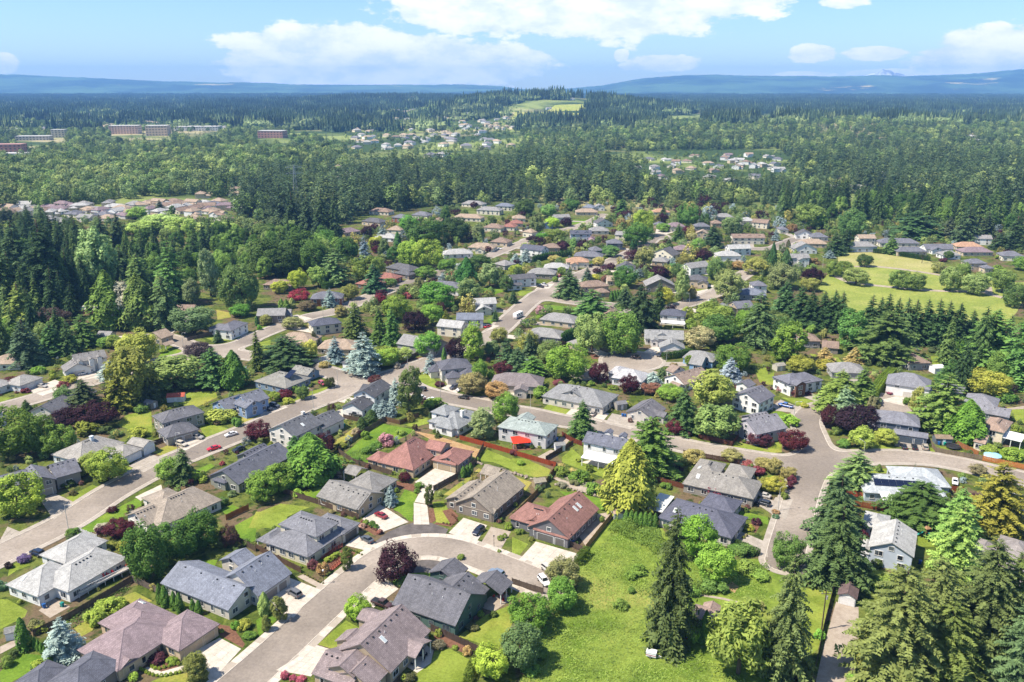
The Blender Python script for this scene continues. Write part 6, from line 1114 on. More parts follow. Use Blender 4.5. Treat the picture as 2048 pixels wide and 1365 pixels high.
'B3': """purple 190 650 825 215 6f2a30|purple 480 450 640 135 5f3038|purple 690 460 715 330 3f2a38|blue 600 290 565 190 8aa87a|fir 560 170 520 310 6f8a3a|fir 740 150 440 210 5f8038|birch 740 630 805 175 8fb04a|maple 940 640 775 155 93ab4a|shrub 600 710 790 110 5a8a38|cedar 1380 220 690 370 6a8a3c|cypress 1570 420 750 250 5f9028|fir 1450 70 285 180 4f7a3c|maple 1760 180 405 270 98a840|shrub 160 520 620 145 7fb038|shrub 290 420 470 60 a3a838|maple 40 870 1005 125 b3ab38|maple 160 945 1045 115 b8ae38|maple 50 1030 1155 155 a8a83a|shrub 190 1010 1080 70 7a2838|shrub 160 1060 1120 70 7a2838|shrub 1750 780 840 140 7a9a3a|shrub 1950 820 900 160 7fa83a|shrub 1120 380 450 75 5f8a30|birch 1180 310 525 115 8a9a50|birch 830 380 525 95 8a8a60|cedar 690 830 1150 290 6f8f50|spruce 530 1000 1560 370 4f6b44|maple 260 60 195 180 8a9a3c|shrub 440 80 170 150 98a23c|shrub 95 290 340 60 b07068|purple 210 310 375 95 7a3038|shrub 970 325 362 65 a04058|cedar 1200 1080 1430 450 4a6a2e|cedar 1790 930 1490 390 8f8f2c|fir 1500 1120 1570 310 6f9a48|shrub 785 940 975 35 a04048|thuja 885 915 980 40 5f7a3c|shrub 130 1140 1200 60 6f8a38|shrub 530 620 690 80 6a8a40|ball 60 1280 1320 60 b08a40|ball 60 1320 1355 55 4f7a5a|shrub 1980 600 670 80 7a9a3a|shrub 1820 740 790 80 5f7a40|shrub 1230 420? 470 50|shrub 1900 370 430 170 4f7f30|fir 820 200 270 70 c3a83a|shrub 60 180? 220 60|shrub 320 330 370 50 6a2c34|shrub 1760 1030? 1080 60|birch 1680 930 1010 130 a39a58""",
'C0': """fir 170 160 740 280 4c6a44|fir 400 160 860 340 33502f|fir 60 300 900 230 55703c|fir 570 390 810 180 4f7040|birch 800 250 720 250 7a9f68|fir 980 380 640 150 5f8050|fir 1120 430 720 190 6a8a48|cypress 890 590 1040 240 5f8030|cypress 1140 620 1040 270 647f38|spruce 1330 620 1040 240 5d7a4c|birch 1000 680 1030 240 c0bd98|cedar 1390 350 840 210 5f8a44|oval 1690 410 780 140 7a9a70|dark_maple 1950 540 900 300 5c7f44|birch 1540 640 850 140 6f8a60|fir 200 670 1110 240 7a9040|fir 230 960 1340 240 4f6a50|fir 430 980 1250 180 4f7a40|cedar 680 930 1180 200 557a38|purple 440 870 1020 240 6f5a58|maple 1110 1060 1355 290 93a848|maple 1560 870 1095 290 6a9060|purple 1590 1150 1275 220 4f4048|fir 630 160 450 140 42603c|maple 1920 840 945 150 5fa038|maple 1150 180 290 220 93b860|maple 1300 110 270 270 a0c878|maple 1450 150 290 210 93b860|maple 1620 190 280 180 a0c070|maple 1780 190 290 210 93b860|fir 830 120 420 150 4c6a44|fir 960 110 400 130 45603c|fir 1020 300 560 100 4a6838|cypress 1030 270 520 80 5f8030|fir 330 180 500 140 3c5834|fir 230 40 230 110 48643e|birch 330 50 210 80 7a9a70|maple 50 90 190 120 3a5038|maple 1100 60 160 140 7aa848|fir 1285 0 110 80 3c5838|oval 1380 50 130 50 4a7038|shrub 1240 1330 1390 70 7a5a38|maple 850 1100 1190 110 6a9a44|maple 920 1080 1200 100 7a9a44|dark_maple 60 960 1200 220 5f8a38|fir 560 960 1240 130 4a6a3c|maple 1920 480? 620 160 5f8a40|fir 1745 1040 1145 65 50704a|maple 1150 640? 760 120 6a8a3c|shrub 1310 1190 1230 60 7a9a38|cypress 520 440 820 120 5a7838|fir 120 420 860 170 4a6640|fir 1400 560 800 110 4c6a40|birch 820 420 720 200 5f8a58|dark_maple 760 520 730 190 557f50""",
'C1': """maple 1230 320 540 165 7aa338|maple 1370 330 560 225 84a83c|dark_maple 1350 150 385 290 41682c|dark_maple 1600 150 345 225 426438|oval 1775 190 335 105 7a9468|oval 1520 50 205 75 4f7a3c|maple 1220 130 265 140 5c9a3c|blue 870 280 500 95 8296a0|blue 1015 200 325 85|dark_maple 740 310 505 180 3f6a2c|maple 960 290 395 105 93a838|birch 1030 320 475 85 6f9058|maple 1110 380 505 115 437034|maple 900 460 655 230 6a8a38|cedar 640 390 690 200 6f9458|fir 950 510 745 160 44704a|cypress 1685 470 690 145 3f7a34|birch 1870 520 710 155 7f9f6a|birch 1700 640 835 165 6f9058|maple 1460 670 890 255 5fa038|maple 1360 540 640 155 5f8a38|maple 1530 470 595 145 5a8a38|maple 1800 440 585 165 446a34|maple 755 680 805 125 7a8a44|maple 1080 630 700 95 5f8a44|maple 1205 680 760 105 6f8a3c|birch 1310 630 765 105 7a8a58|blue 595 710 865 95 8ea6a0|fir 800 840 1115 180 5d7438|fir 990 860 1155 125 5a7e34|fir 1090 860 1165 145 55803a|maple 1130 780 985 210 7aa038|purple 1270 890 1065 205 3f2430|maple 1410 830 1015 155 6a9a34|maple 1380 1070 1255 195 5f9838|purple 1600 1110 1285 155 3f2430|oval 1740 990 1285 180 84b03c|maple 1940 1030 1145 125 8a9048|maple 300 940 1040 145 a3a868|maple 85 920 1010 85 8a9a58|cedar 240 1100 1345 340 405f38|blue 640 1100 1315 135 7a8f90|blue 870 1070 1405 250 94a8a0|fir 20 1040 1370 110 5a7030|maple 430 1130 1295 125 b0c058|maple 1040 1190 1345 175 8ab03a|maple 1170 1190 1295 155 8aa858|purple 350 720 825 155 b8384a|purple 995 750 835 85 8f2a3c|shrub 1575 570 620 90 b85038|shrub 1210 750 795 100 a83838|purple 885 210 305 85 4a3038|purple 1460 830 965 105 5f4038|maple 420 810 895 125 8a7a48|maple 190 650 755 135 93ab38|maple 340 560 725 135 9ab838|birch 500 540 705 135 7aa050|thuja 205 790 875 45 6a9038|thuja 245 795 880 45 6a9038|thuja 290 785 870 50 8a9a58|birch 1890 1140 1260 135 6a8a58|cedar 2010 1120 1360 150 4a6a44|shrub 435 980 1030 60 b8b038|shrub 690 870 930 90 a8a038|maple 680 850 945 90 a8a038|fir 1520 880 975 60 8a9a38|fir 1660 820 900 60 a8a058|fir 1915 880 975 50 48683c|fir 465 1050 1160 80 5a6438|thuja 1505 1180 1290 36 4f7a30|maple 2000 610 740 100 567a40|fir 470 190? 300 90|dark_maple 560 250 420 190 4a7a30|dark_maple 350 260 560 330 44682c|dark_maple 100 320 620 280 47682f|dark_maple 230 380 620 260 3f5f2a|dark_maple 480 330 600 260 48702e|fir 300 -60 270 130 3c5636|fir 420 -40 300 140 4a6444|fir 540 -80 330 150 3f5a38|fir 640 -60 330 120 46603c|maple 60 200 330 150 5a7a3c|maple 180 220 340 130 6a8a44|maple 1610 790 850 70 8a9a38|shrub 30 1000 1045 40 5fa038|thuja 1135 260 390 60 3f7034|thuja 1180 270? 380 40|thuja 10 930 1010 30 3f6a34|fir 260 440 560 90 3c5a30|shrub 1610 810 860 60 8a9050|shrub 1690 820 870 60 5a3038|purple 1710 815 880 70 5a3038|purple 950 190 245 60 5a2438|purple 1330 140 200 70 5a2c38|purple 1745 15 70 60 5a2438|purple 1860 370 420 60 6a2838|purple 960 370 430 70 7a2838|maple 1940 570? 640 60""",
'C2': """spruce 1960 760 1185 260 5a7848|maple 1720 570 815 205 8fa868|oval 1360 540 815 115 7f9f60|cedar 640 730 965 250 4f7a3a|purple 650 860 965 155 4a3038|dark_maple 640 920 1245 280 7a9a58|dark_maple 860 900 1265 320 5f8a38|spruce 1030 690 1065 250 44603c|fir 1170 650 955 130 50703c|fir 900 700 865 120 4a6644|maple 1500 1030 1205 220 bfb86a|maple 1610 830 1065 265 7a9a40|dark_maple 1640 940 1175 300 4f7a38|maple 1850 860 1155 155 6fa038|dark_maple 1770 1160 1390 265 5f8a34|fir 455 560 790 190 567848|dark_maple 905 540 715 190 4a7a38|dark_maple 1000 190 375 210 4f8038|maple 1040 90 300 145 8aae3a|fir 1330 190 335 95 55783c|fir 1600 200 385 150 4a6a44|fir 1255 310 392 65 4a6a3a|birch 1060 380 555 135 8a9a60|purple 1530 390 495 125 4a2238|purple 1170 530 635 135 4a2238|purple 1060 520 605 95 4f3038|purple 790 505 565 62 5a2434|purple 565 320 412 92 4a2238|purple 410 330 402 92 4a2238|purple 430 140 217 88 4a2238|purple 160 290 342 92 4a3038|purple 1195 110 192 82 5a2238|purple 1415 215 282 92 6a2238|purple 680 545 592 62 5a2434|maple 690 460 532 88 d0c83a|maple 345 445 502 98 c8c038|maple 320 140 232 102 93c03a|birch 195 130 292 112 6f8a58|maple 245 260 332 112 4f8a2c|maple 350 240 332 142 6d8a38|maple 1490 310 432 102 6fa048|maple 870 150 232 72 b89a38|cedar 880 0 142 112 50803c|maple 1370 450 552 112 7a7a38|maple 1290 515 592 112 5f9a58|blue 1280 460 522 82|blue 1015 545 622 82|blue 30 430 522 82|blue 110 390 502 92|fir 600 540 662 82 5f7a6a|dark_maple 1630 470 645 165 62884c|maple 1800 490 562 92 b89838|maple 1940 470 605 175 98a858|maple 1750 130 285 155 6a8a58|dark_maple 1400 40 225 165 4f8038|maple 790 370 462 122 5f9050|oval 495 305 402 72 6fa058|thuja 960 320 422 36 2f5a2c|thuja 985 320 418 34 2f5a2c|shrub 230 850 920 80 dba0a0|shrub 960 1160 1225 80 d0c83a|maple 1220 700 850 130 98a838|shrub 1440 690 790 70 b8a838|cypress 1435 690 790 60 b0a038|maple 130 1060 1250 150 8a9a48|fir 140 1060 1280 120 55704a|dark_maple 300 1140 1330 220 6f9050|purple 390 1130 1205 95 4a3a34|fir 50 1180 1380 130 50704a|maple 40 520 600 110 8aa838|shrub 640 290 340 60 d8b0b8|shrub 650 600 650 90 98a838|shrub 740 600 660 60 a06a48|maple 395 540 600 60 7aa048|shrub 345 610 660 50 6a9038|shrub 1760 490 540 60|fir 10 720 830 70 4a6a40|blue 1850 440 510 50|maple 1210 190 260 100 6fa044|maple 1430 265 330 80 a8a868|birch 1740 270 340? 60|fir 1420 780? 900 60|maple 1400 860 960 80 86a03c|shrub 1430 950 1040 90 7aa040|maple 100 0 130 150 4a6a34|maple 290 40 140 110 6a9a50|maple 470 0 90 130 4f8038|fir 1210 40 150 60 44683a|maple 1420 130 210 60 8ab038|maple 1540 110 200 70 4f7a40|maple 620 240? 300 60""",
'C3': """fir 800 770 1150 180 44683a|fir 870 785 1150 170 44683a|fir 930 755 1140 180 3f6236|fir 1010 790 1150 160 4a6f3e|fir 1080 790 1160 170 55784a|fir 1150 805 1160 170 44683a|fir 1240 800 1160 180 44683a|fir 1330 800 1170 180 3f6236|fir 1410 815 1170 170 44683a|fir 1500 830 1170 190 3f6236|fir 1610 885 1150 150 44683a|fir 130 650 970 210 4a7044|fir 250 690 1015 200 3f6236|fir 340 730 1035 180 3a5c34|fir 430 740 1045 180 3f6236|fir 510 730 1055 180 3f6236|fir 570 740 1065 160 44683a|cedar 930 910 1315 420 5d7a3c|oval 660 890 1205 190 548a40|oval 150 1000 1325 240 6f9a34|cedar 1760 900 1370 350 5f8a3c|fir 1890 930 1310 190 5a7a44|fir 2000 840 1500 300 5a8a40|thuja 1420 1110 1250 52|thuja 1460 1115 1255 52|thuja 1500 1120 1260 52|thuja 1540 1125 1265 52|maple 770 440 542 112 41602c|maple 520 500 622 112 6f9040|maple 610 490 602 122 6f9040|maple 700 550 692 172 7f9a58|maple 1040 570 722 152 6d9048|maple 1160 590 732 162 6d9048|maple 1450 545 742 152 7a9a58|maple 1550 500 642 102 6d9048|maple 1640 590 767 205 7f9f60|maple 1870 570 752 155 6d9048|maple 1970 680 872 165 567a40|purple 345 545 685 160 4a2034|maple 100 520 725 205 7a9060|cypress 30 350 560 62 3f6a38|cypress 140 400 535 72 4a7040|fir 530 260 445 135 4a6a40|fir 610 240 415 115 3f5c38|fir 985 280 435 115 6a9048|dark_maple 650 90 325 205 548044|cedar 1170 100 315 330 44683c|maple 400 120 235 135 5d9034|maple 340 40 235 220 76984a|fir 690 1180 1310 120 c8b438|fir 450 1180 1295 125 c0a838|maple 1440 410 480 70 4f7038|shrub 1400 465 500 60 6a2838|maple 1770 580 645 70 5f8a38|shrub 370 465 520 90 a8883c|blue 490 400 470 70|maple 330 630 740 130 8a9a50|maple 40 900 1060 220 5f7a40|dark_maple 130 950 1130 200 4f7a3c|shrub 440 1030 1110 60 8a9a58|shrub 340 1000 1070 80 6f9a40|shrub 1330 1180 1230 90 4a6040|fir 1490 180? 340 90|dark_maple 1590 1090? 1200 60|maple 190 195 265 70 b8903c|blue 60 230 330 60|cypress 160 320 380 30 5a5a38|maple 2020 460 570 120 6fa040|fir 1580 60 350 180 4a6444|fir 1440 140 320 130 5a6a50|fir 1860 260 400 140 44603a|fir 1960 130 390 150 44603a|fir 1740 100 330 150 4a6040|bare 1230 410 510 60 8a7a68|shrub 1850 440 480 60 7a9a40|maple 480 590? 640 50|shrub 1840 520 600 110 6a9038|maple 1350 500 590 90 8a9a60""",
}
NPL = 0
for t, s in PD.items():
    for e in s.replace('\n', '').split('|'):
        q = e.split()
        if len(q) < 5 or '?' in e: continue
        kd, x, yt, yb, w = q[0], *[float(v) for v in q[1:5]]
        pt(t, kd, x, yt, yb, w, q[5] if len(q) > 5 else None); NPL += 1
# hedges: rows of clipped pieces, and ball rows beside the beige house's path
def row(t, pts, kind, w, h, step, hexc=None, jitter=.06):
    q = smooth_line([g(*tp(t, *p)) for p in pts], .5); d = np.concatenate([[0], np.cumsum(np.hypot(*np.diff(q, axis=0).T))])
    for s in np.arange(0, d[-1], step):
        x = float(np.interp(s, d, q[:, 0])) + random.uniform(-jitter, jitter); y = float(np.interp(s, d, q[:, 1])) + random.uniform(-jitter, jitter)
        add_plant(kind, x, y, h * random.uniform(.92, 1.08), w * random.uniform(.92, 1.08), hexc)
row('A0', [(1190,1215),(1250,1262),(1330,1245),(1455,1215)], 'ball', .85, .75, .95, '7fa02c')
row('A0', [(1130,1265),(1250,1318),(1400,1300),(1500,1265)], 'ball', .85, .75, .95, '7fa02c')
row('A1', [(725,290),(850,350)], 'ball', .6, .55, 1.0, '5f7a30'); row('A1', [(390,505),(540,580)], 'ball', .55, .5, 1.0, '7a7a38')
row('A1', [(850,85),(1000,175)], 'ball', .8, .7, 1.1, 'b07a58')
row('A1', [(1500,95),(1570,105),(1610,70),(1560,20)], 'ball', .7, .5, 1.0, '8a5a30')
row('A2', [(915,95),(1000,110),(1090,120),(1175,130)], 'thuja', 1.9, 4.6, 1.35, '4f7a28')
row('C2', [(795,810),(890,805)], 'thuja', 2.4, 6.5, 1.7, '4f7f30'); row('C2', [(170,500),(300,470),(480,450)], 'thuja', 2.2, 5.0, 2.0, '2f5a28')
row('C2', [(400,1145),(500,1100)], 'thuja', 2.2, 5.5, 1.7, '3f6a2c')
HB = [hedge_box('hedge', 160)]
def hedge(t, pts, w, h, hexc, label):
    q = [np.array(g(*tp(t, *p))) for p in pts]; root = empty('hedge', (q[0][0], q[0][1], 0)); tag(root, label, 'hedge')
    for a, b in zip(q[:-1], q[1:]):
        d = b - a; L = float(np.linalg.norm(d)); n = max(1, int(L / 1.6)); th = math.atan2(d[1], d[0])
        for i in range(n):
            m_ = a + d * (i + .5) / n - q[0]; o = obj('hedge_section', HB[0], root, (m_[0], m_[1], 0), th, C(hexc, .62 * random.uniform(.93, 1.07))); o.scale = (L / n * 1.04, w, h * random.uniform(.95, 1.05))
hedge('A1', [(1790,1180),(1730,1270),(1690,1370)], 1.6, 2.2, '7f9a2c', 'clipped yellow-green hedge curving round the oval lawn')
hedge('A2', [(520,430),(600,340)], 1.8, 2.4, '6a8a28', 'clipped hedge at the end of the craftsman house drive')
hedge('A2', [(1600,225),(1800,275),(1975,350)], 1.4, 1.7, '4f7328', 'long low hedge behind the navy-roofed ranch house')
hedge('B3', [(840,375),(900,290),(990,205)], 3.4, 3.6, '86a62c', 'long bright green clipped hedge beside the white many-gabled house')
hedge('C2', [(1205,1278),(1300,1268),(1430,1240)], 2.2, 3.0, '4f7a28', 'square clipped hedge beside the cul-de-sac drive')
hedge('B0', [(1900,520),(2040,500)], 1.6, 1.2, '5f9030', 'low clipped hedge before the light blue house')
hedge('C3', [(840,425),(1000,440),(1290,490)], 2.4, 3.2, '3f6a28', 'long dark hedge between the park bank and the houses')
hedge('A3', [(740,560),(840,590),(960,610)], 2.4, 2.2, '6f9a34', 'ragged hedge beneath the pale blue gabled house')
hedge('C1', [(540,715),(650,690)], 4.0, 4.0, '5a8a34', 'tall green hedge beside the brick house near the wood')
# ------------------------------------------------------------------ woods
def proj(X, Y, Z=0.0):
    zc = Y * CP + (CH - Z) * SP; return PX + F * X / zc, PY + F * ((CH - Z) * CP - Y * SP) / zc
def inpoly(px, py, poly):
    c = np.zeros(px.shape, bool); j = len(poly) - 1
    for i in range(len(poly)):
        xi, yi = poly[i]; xj, yj = poly[j]
        c ^= ((yi > py) != (yj > py)) & (px < (xj - xi) * (py - yi) / (yj - yi + 1e-9) + xi); j = i
    return c
occ = [(k[0], k[1], k[3] * .62 + 3) for k in [(h[1][0][0][0], h[1][0][0][1], 0, max(h[1][0][3], h[1][0][4])) for h in HOUSES]] + [(f[2], f[3], 12.0) for f in FARH] + [(k[0], k[1], k[3] * .6 + 2) for k in KEYS]
OCX = np.array([o[0] for o in occ]); OCY = np.array([o[1] for o in occ]); OCR = np.array([o[2] for o in occ])
PLX = np.array([p[2] for p in PLANTS]); PLY = np.array([p[3] for p in PLANTS]); PLR = np.array([min(4.0, p[5] * .35) for p in PLANTS])
def scatter(poly, spacing, seed, front=0.0, holes=(), strict=False):
    """jittered grid of ground points whose pixel lies in poly; keeps clear of houses, planted trees and streets"""
    r = np.random.default_rng(seed); W4 = [g(*p) for p in poly]
    x0, x1 = min(p[0] for p in W4) - 5, max(p[0] for p in W4) + 5; y0, y1 = min(p[1] for p in W4) - 5, max(p[1] for p in W4) + 5
    X, Y = np.meshgrid(np.arange(x0, x1, spacing), np.arange(y0, y1, spacing)); X = X.ravel() + r.uniform(-.48, .48, X.size) * spacing; Y = Y.ravel() + r.uniform(-.48, .48, Y.size) * spacing
    px, py = proj(X, Y); k = inpoly(px, py, poly); X, Y = X[k], Y[k]; keep = np.ones(len(X), bool)
    for ox, oy, orr in zip(OCX, OCY, OCR):
        if y0 - 30 < oy < y1 + 30: keep &= (X - ox) ** 2 + ((Y - oy + orr * .6) / 1.7) ** 2 > (orr * .9) ** 2
    for ox, oy, orr in zip(PLX, PLY, PLR):
        if y0 - 10 < oy < y1 + 10: keep &= (X - ox) ** 2 + (Y - oy) ** 2 > orr ** 2
    i = np.clip(np.round((X - X0) / CS).astype(int), 0, len(gx) - 1); j = np.clip(np.round((Y - Y0) / CS).astype(int), 0, len(gy) - 1)
    ins = (X > X0) & (X < X1) & (Y > Y0) & (Y < Y1); keep &= ~(ins & (FR[j, i] < 5))
    px, py = proj(X, Y)
    for h_ in holes: keep &= ~inpoly(px, py, h_)
    if strict:
        for e_ in EXCL: keep &= ~inpoly(px, py, e_)
        for key, rects in HOUSES:
            for (mid, U, N, L, D, hh, op) in rects: a_ = (X - mid[0]) * U[0] + (Y - mid[1]) * U[1]; b_ = (X - mid[0]) * N[0] + (Y - mid[1]) * N[1]; keep &= ~((np.abs(a_) < L / 2 + 1) & (b_ > -1) & (b_ < D + 1))
    return X[keep], Y[keep]
# prototypes for the instanced woods (lighter meshes)
PCOL = bpy.data.collections.new('wood_prototypes')
def proto(name, me, hexc, k):
    me.materials.clear(); me.materials.append(foliage('canopy_' + name, .14, C(hexc, k))); o = bpy.data.objects.new(name, me); PCOL.objects.link(o); return o
NF = 0
for i, hx in enumerate(['4a6340', '566f46', '3f5638', '65794a']):
    proto(f'a{i}', conifer('conifer', 200 + i, Rr=.185, levels=15, per=7, ns=4, ragged=.4, spray=.6, droop=.6), hx, .90)
for i, hx in enumerate(['6c8a40', '84984e', '5a7438', '9aac5c', '7a9256']):
    proto(f'b{i}', broadleaf('broadleaf', 210 + i, Rr=.46, zc=.52, rz=.48, clumps=45, per=26, leaf=.040, crad=.26, lump=.28), hx, .92)
def minipatch(name, seed, conif=.85, n=46, size=64.0):
    r = random.Random(seed); V = []; Fc = []; tone = []
    for q in range(n):
        x, y = r.uniform(-.5, .5) * size, r.uniform(-.5, .5) * size; b = len(V)
        if r.random() < conif:
            h = r.uniform(20, 38); R_ = h * r.uniform(.13, .19); k = 7; a0 = r.random() * 6
            for lv in range(4):
                z0 = h * (.04 + .23 * lv); z1 = min(h, z0 + h * .38); rr = R_ * (1 - .23 * lv); n0 = len(V)
                for i in range(k): a = a0 + lv + 2 * math.pi * i / k; f = r.uniform(.65, 1.2); V.append((x + rr * f * math.cos(a), y + rr * f * math.sin(a), z0 + r.uniform(-.04, .04) * h))
                V.append((x, y, z1))
                t = r.uniform(.15, .75)
                for i in range(k): Fc.append((n0 + i, n0 + (i + 1) % k, n0 + k)); tone.append(t + r.uniform(-.2, .2))
        else:
            h = r.uniform(11, 20); R_ = h * r.uniform(.38, .5); k = 7; n0 = len(V); t = r.uniform(.3, .9)
            for lv in range(4):
                ph = math.pi * (.16 + .26 * lv)
                for i in range(k): a = 2 * math.pi * i / k + lv * .4; f = r.uniform(.75, 1.15); V.append((x + R_ * f * math.sin(ph) * math.cos(a), y + R_ * f * math.sin(ph) * math.sin(a), h * .5 + h * .5 * f * math.cos(ph)))
            V.append((x, y, h)); top = len(V) - 1
            for i in range(k): Fc.append((n0 + i, n0 + (i + 1) % k, top)); tone.append(t + r.uniform(-.15, .2))
            for lv in range(3):
                for i in range(k): a = n0 + lv * k; Fc.append((a + i, a + (i + 1) % k, a + k + (i + 1) % k, a + k + i)); tone.append(t + r.uniform(-.2, .2))
    me = mesh(name, V, Fc, ['canopy']); at = me.attributes.new('tone', 'FLOAT', 'FACE'); at.data.foreach_set('value', np.clip(np.array(tone), 0, 1).astype(np.float32)); return me
for i, hx in enumerate(['435a3a', '4c6444', '3c5234']): proto(f'c{i}', minipatch('fir_stand', 300 + i, .93), hx, .90)
for i, hx in enumerate(['6a7f4a', '82945a']): proto(f'd{i}', minipatch('mixed_stand', 310 + i, .35), hx, .92)
for i, hx in enumerate(['4a2830', 'a8a450', '8fa0a0']): proto(f'e{i}', broadleaf('garden_tree', 320 + i, Rr=.46, zc=.52, rz=.48, clumps=36, per=26, leaf=.042, crad=.28, lump=.2), hx, .92)
NAMES = sorted(o.name for o in PCOL.objects)
def wood(name, label, X, Y, idx, sc, sz):
    n = len(X); me = bpy.data.meshes.new(name); me.vertices.add(n); me.vertices.foreach_set('co', np.stack([X, Y, hz(X, Y)], 1).astype(np.float32).ravel())
    a = me.attributes.new('idx', 'INT', 'POINT'); a.data.foreach_set('value', idx.astype(np.int32))
    a = me.attributes.new('scl', 'FLOAT_VECTOR', 'POINT'); a.data.foreach_set('vector', np.stack([sc, sc, sz], 1).astype(np.float32).ravel())
    a = me.attributes.new('rot', 'FLOAT_VECTOR', 'POINT'); r = np.zeros((n, 3), np.float32); r[:, 2] = rng.uniform(0, 6.28, n); a.data.foreach_set('vector', r.ravel())
    o = obj(name, me); tag(o, label, 'wood', kind='stuff')
    ng = bpy.data.node_groups.new(name, 'GeometryNodeTree'); ng.interface.new_socket('Geometry', in_out='INPUT', socket_type='NodeSocketGeometry'); ng.interface.new_socket('Geometry', in_out='OUTPUT', socket_type='NodeSocketGeometry')
    N = ng.nodes; L = ng.links; gi = N.new('NodeGroupInput'); go = N.new('NodeGroupOutput'); ci = N.new('GeometryNodeCollectionInfo'); ci.inputs[0].default_value = PCOL; ci.inputs['Separate Children'].default_value = True; ci.inputs['Reset Children'].default_value = True
    ip = N.new('GeometryNodeInstanceOnPoints'); ip.inputs['Pick Instance'].default_value = True
    def at(nm, ty): q = N.new('GeometryNodeInputNamedAttribute'); q.data_type = ty; q.inputs[0].default_value = nm; return q.outputs[0]
    L.new(gi.outputs[0], ip.inputs['Points']); L.new(ci.outputs[0], ip.inputs['Instance']); L.new(at('idx', 'INT'), ip.inputs['Instance Index']); L.new(at('rot', 'FLOAT_VECTOR'), ip.inputs['Rotation']); L.new(at('scl', 'FLOAT_VECTOR'), ip.inputs['Scale']); L.new(ip.outputs[0], go.inputs[0])
    md = o.modifiers.new('scatter', 'NODES'); md.node_group = ng; return o
def vnoise(x, y, s, seed):
    rr = np.random.default_rng(seed); G = rr.uniform(0, 1, (64, 64)); u = (x / s) % 63; v = (y / s) % 63; i = u.astype(int); j = v.astype(int); fu = u - i; fv = v - j; fu = fu * fu * (3 - 2 * fu); fv = fv * fv * (3 - 2 * fv)
    return (G[j, i] * (1 - fu) + G[j, i + 1] * fu) * (1 - fv) + (G[j + 1, i] * (1 - fu) + G[j + 1, i + 1] * fu) * fv
def pick(n, pc, seed, lo=(16, 34), lb=(9, 18), XY=None):
    """choose species, scale for n trees; pc = share of conifers"""
    r = np.random.default_rng(seed); nn = vnoise(XY[0] + 9000, XY[1], 46, 77); n2 = vnoise(XY[0] + 9000, XY[1], 85, 78); con = r.uniform(0, 1, n) < pc + (nn - .5) * 1.1; idx = np.where(con, r.integers(0, 4, n), 4 + r.integers(0, 5, n))
    h = np.where(con, r.uniform(*lo, n), r.uniform(*lb, n)) * (.72 + .56 * n2); s = h * np.where(con, r.uniform(.85, 1.15, n), r.uniform(.9, 1.3, n)); return idx, s, h
# single trees of the nearer woods (named individuals), then the rest as woods
NEARW = [ # polygon of tree feet, spacing, conifer share, heights, label
 ([(0,470),(100,480),(190,500),(190,590),(150,640),(0,640)], 12.5, .85, (17,28), (10,16), 'in the dark fir wood beside the meadow'),
 ([(190,500),(300,490),(430,480),(430,570),(330,600),(210,590)], 13, .45, (12,22), (9,14), 'in the mixed wood behind the spur road'),
 ([(430,475),(600,470),(690,500),(640,545),(560,560),(430,570)], 12.5, .12, (14,22), (10,15), 'in the leafy wood above the brick houses'),
 ([(0,640),(120,660),(180,690),(60,720),(0,715)], 12, .7, (14,26), (9,15), 'at the wood edge behind the dormer house'),
 ([(1560,440),(2048,470),(2048,425),(1560,400)], 17, .72, (20,34), (12,18), 'in the wood behind the park houses'),
 ([(1900,800),(2048,780),(2048,700),(1880,700)], 14, .75, (16,30), (10,15), 'behind the gray houses by the court'),
]
for si, (poly, sp, pc, lo, lb, ctx) in enumerate(NEARW):
    X, Y = scatter(poly, sp, 40 + si)
    for x, y in zip(X, Y):
        if random.random() < pc: h = random.uniform(*lo); add_plant(random.choice(['fir', 'fir', 'fir', 'cedar', 'spruce']), x, y, h, h * random.uniform(.32, .42), random.choice(['3c5a34', '46663c', '54743f', '5f7c40']), ctx=ctx)
        else: h = random.uniform(*lb); add_plant(random.choice(['maple', 'dark_maple', 'oval', 'birch']), x, y, h, h * random.uniform(.7, .95), random.choice(['4f7a30', '608a3a', '6f9a44', '456e2e', '7fa05a']), ctx=ctx)
HOLES = [[(690,226),(1010,216),(1050,252),(1040,320),(780,340),(690,330)], [(1262,306),(1565,306),(1585,356),(1505,378),(1265,366)], [(0,215),(640,205),(640,262),(0,268)]] + [[(px-wp,py-5),(px+wp,py-5),(px+wp,py+21),(px-wp,py+21)] for px, py, wp in ((252,268,34),(318,272,28),(546,276,36),(20,310,40),(120,276,16),(400,262,40),(70,281,36),(620,256,34),(300,240,20))]
PARK = [[(1650,495),(1760,490),(1870,510),(2060,540),(2060,630),(1960,660),(1690,640),(1630,570)]]
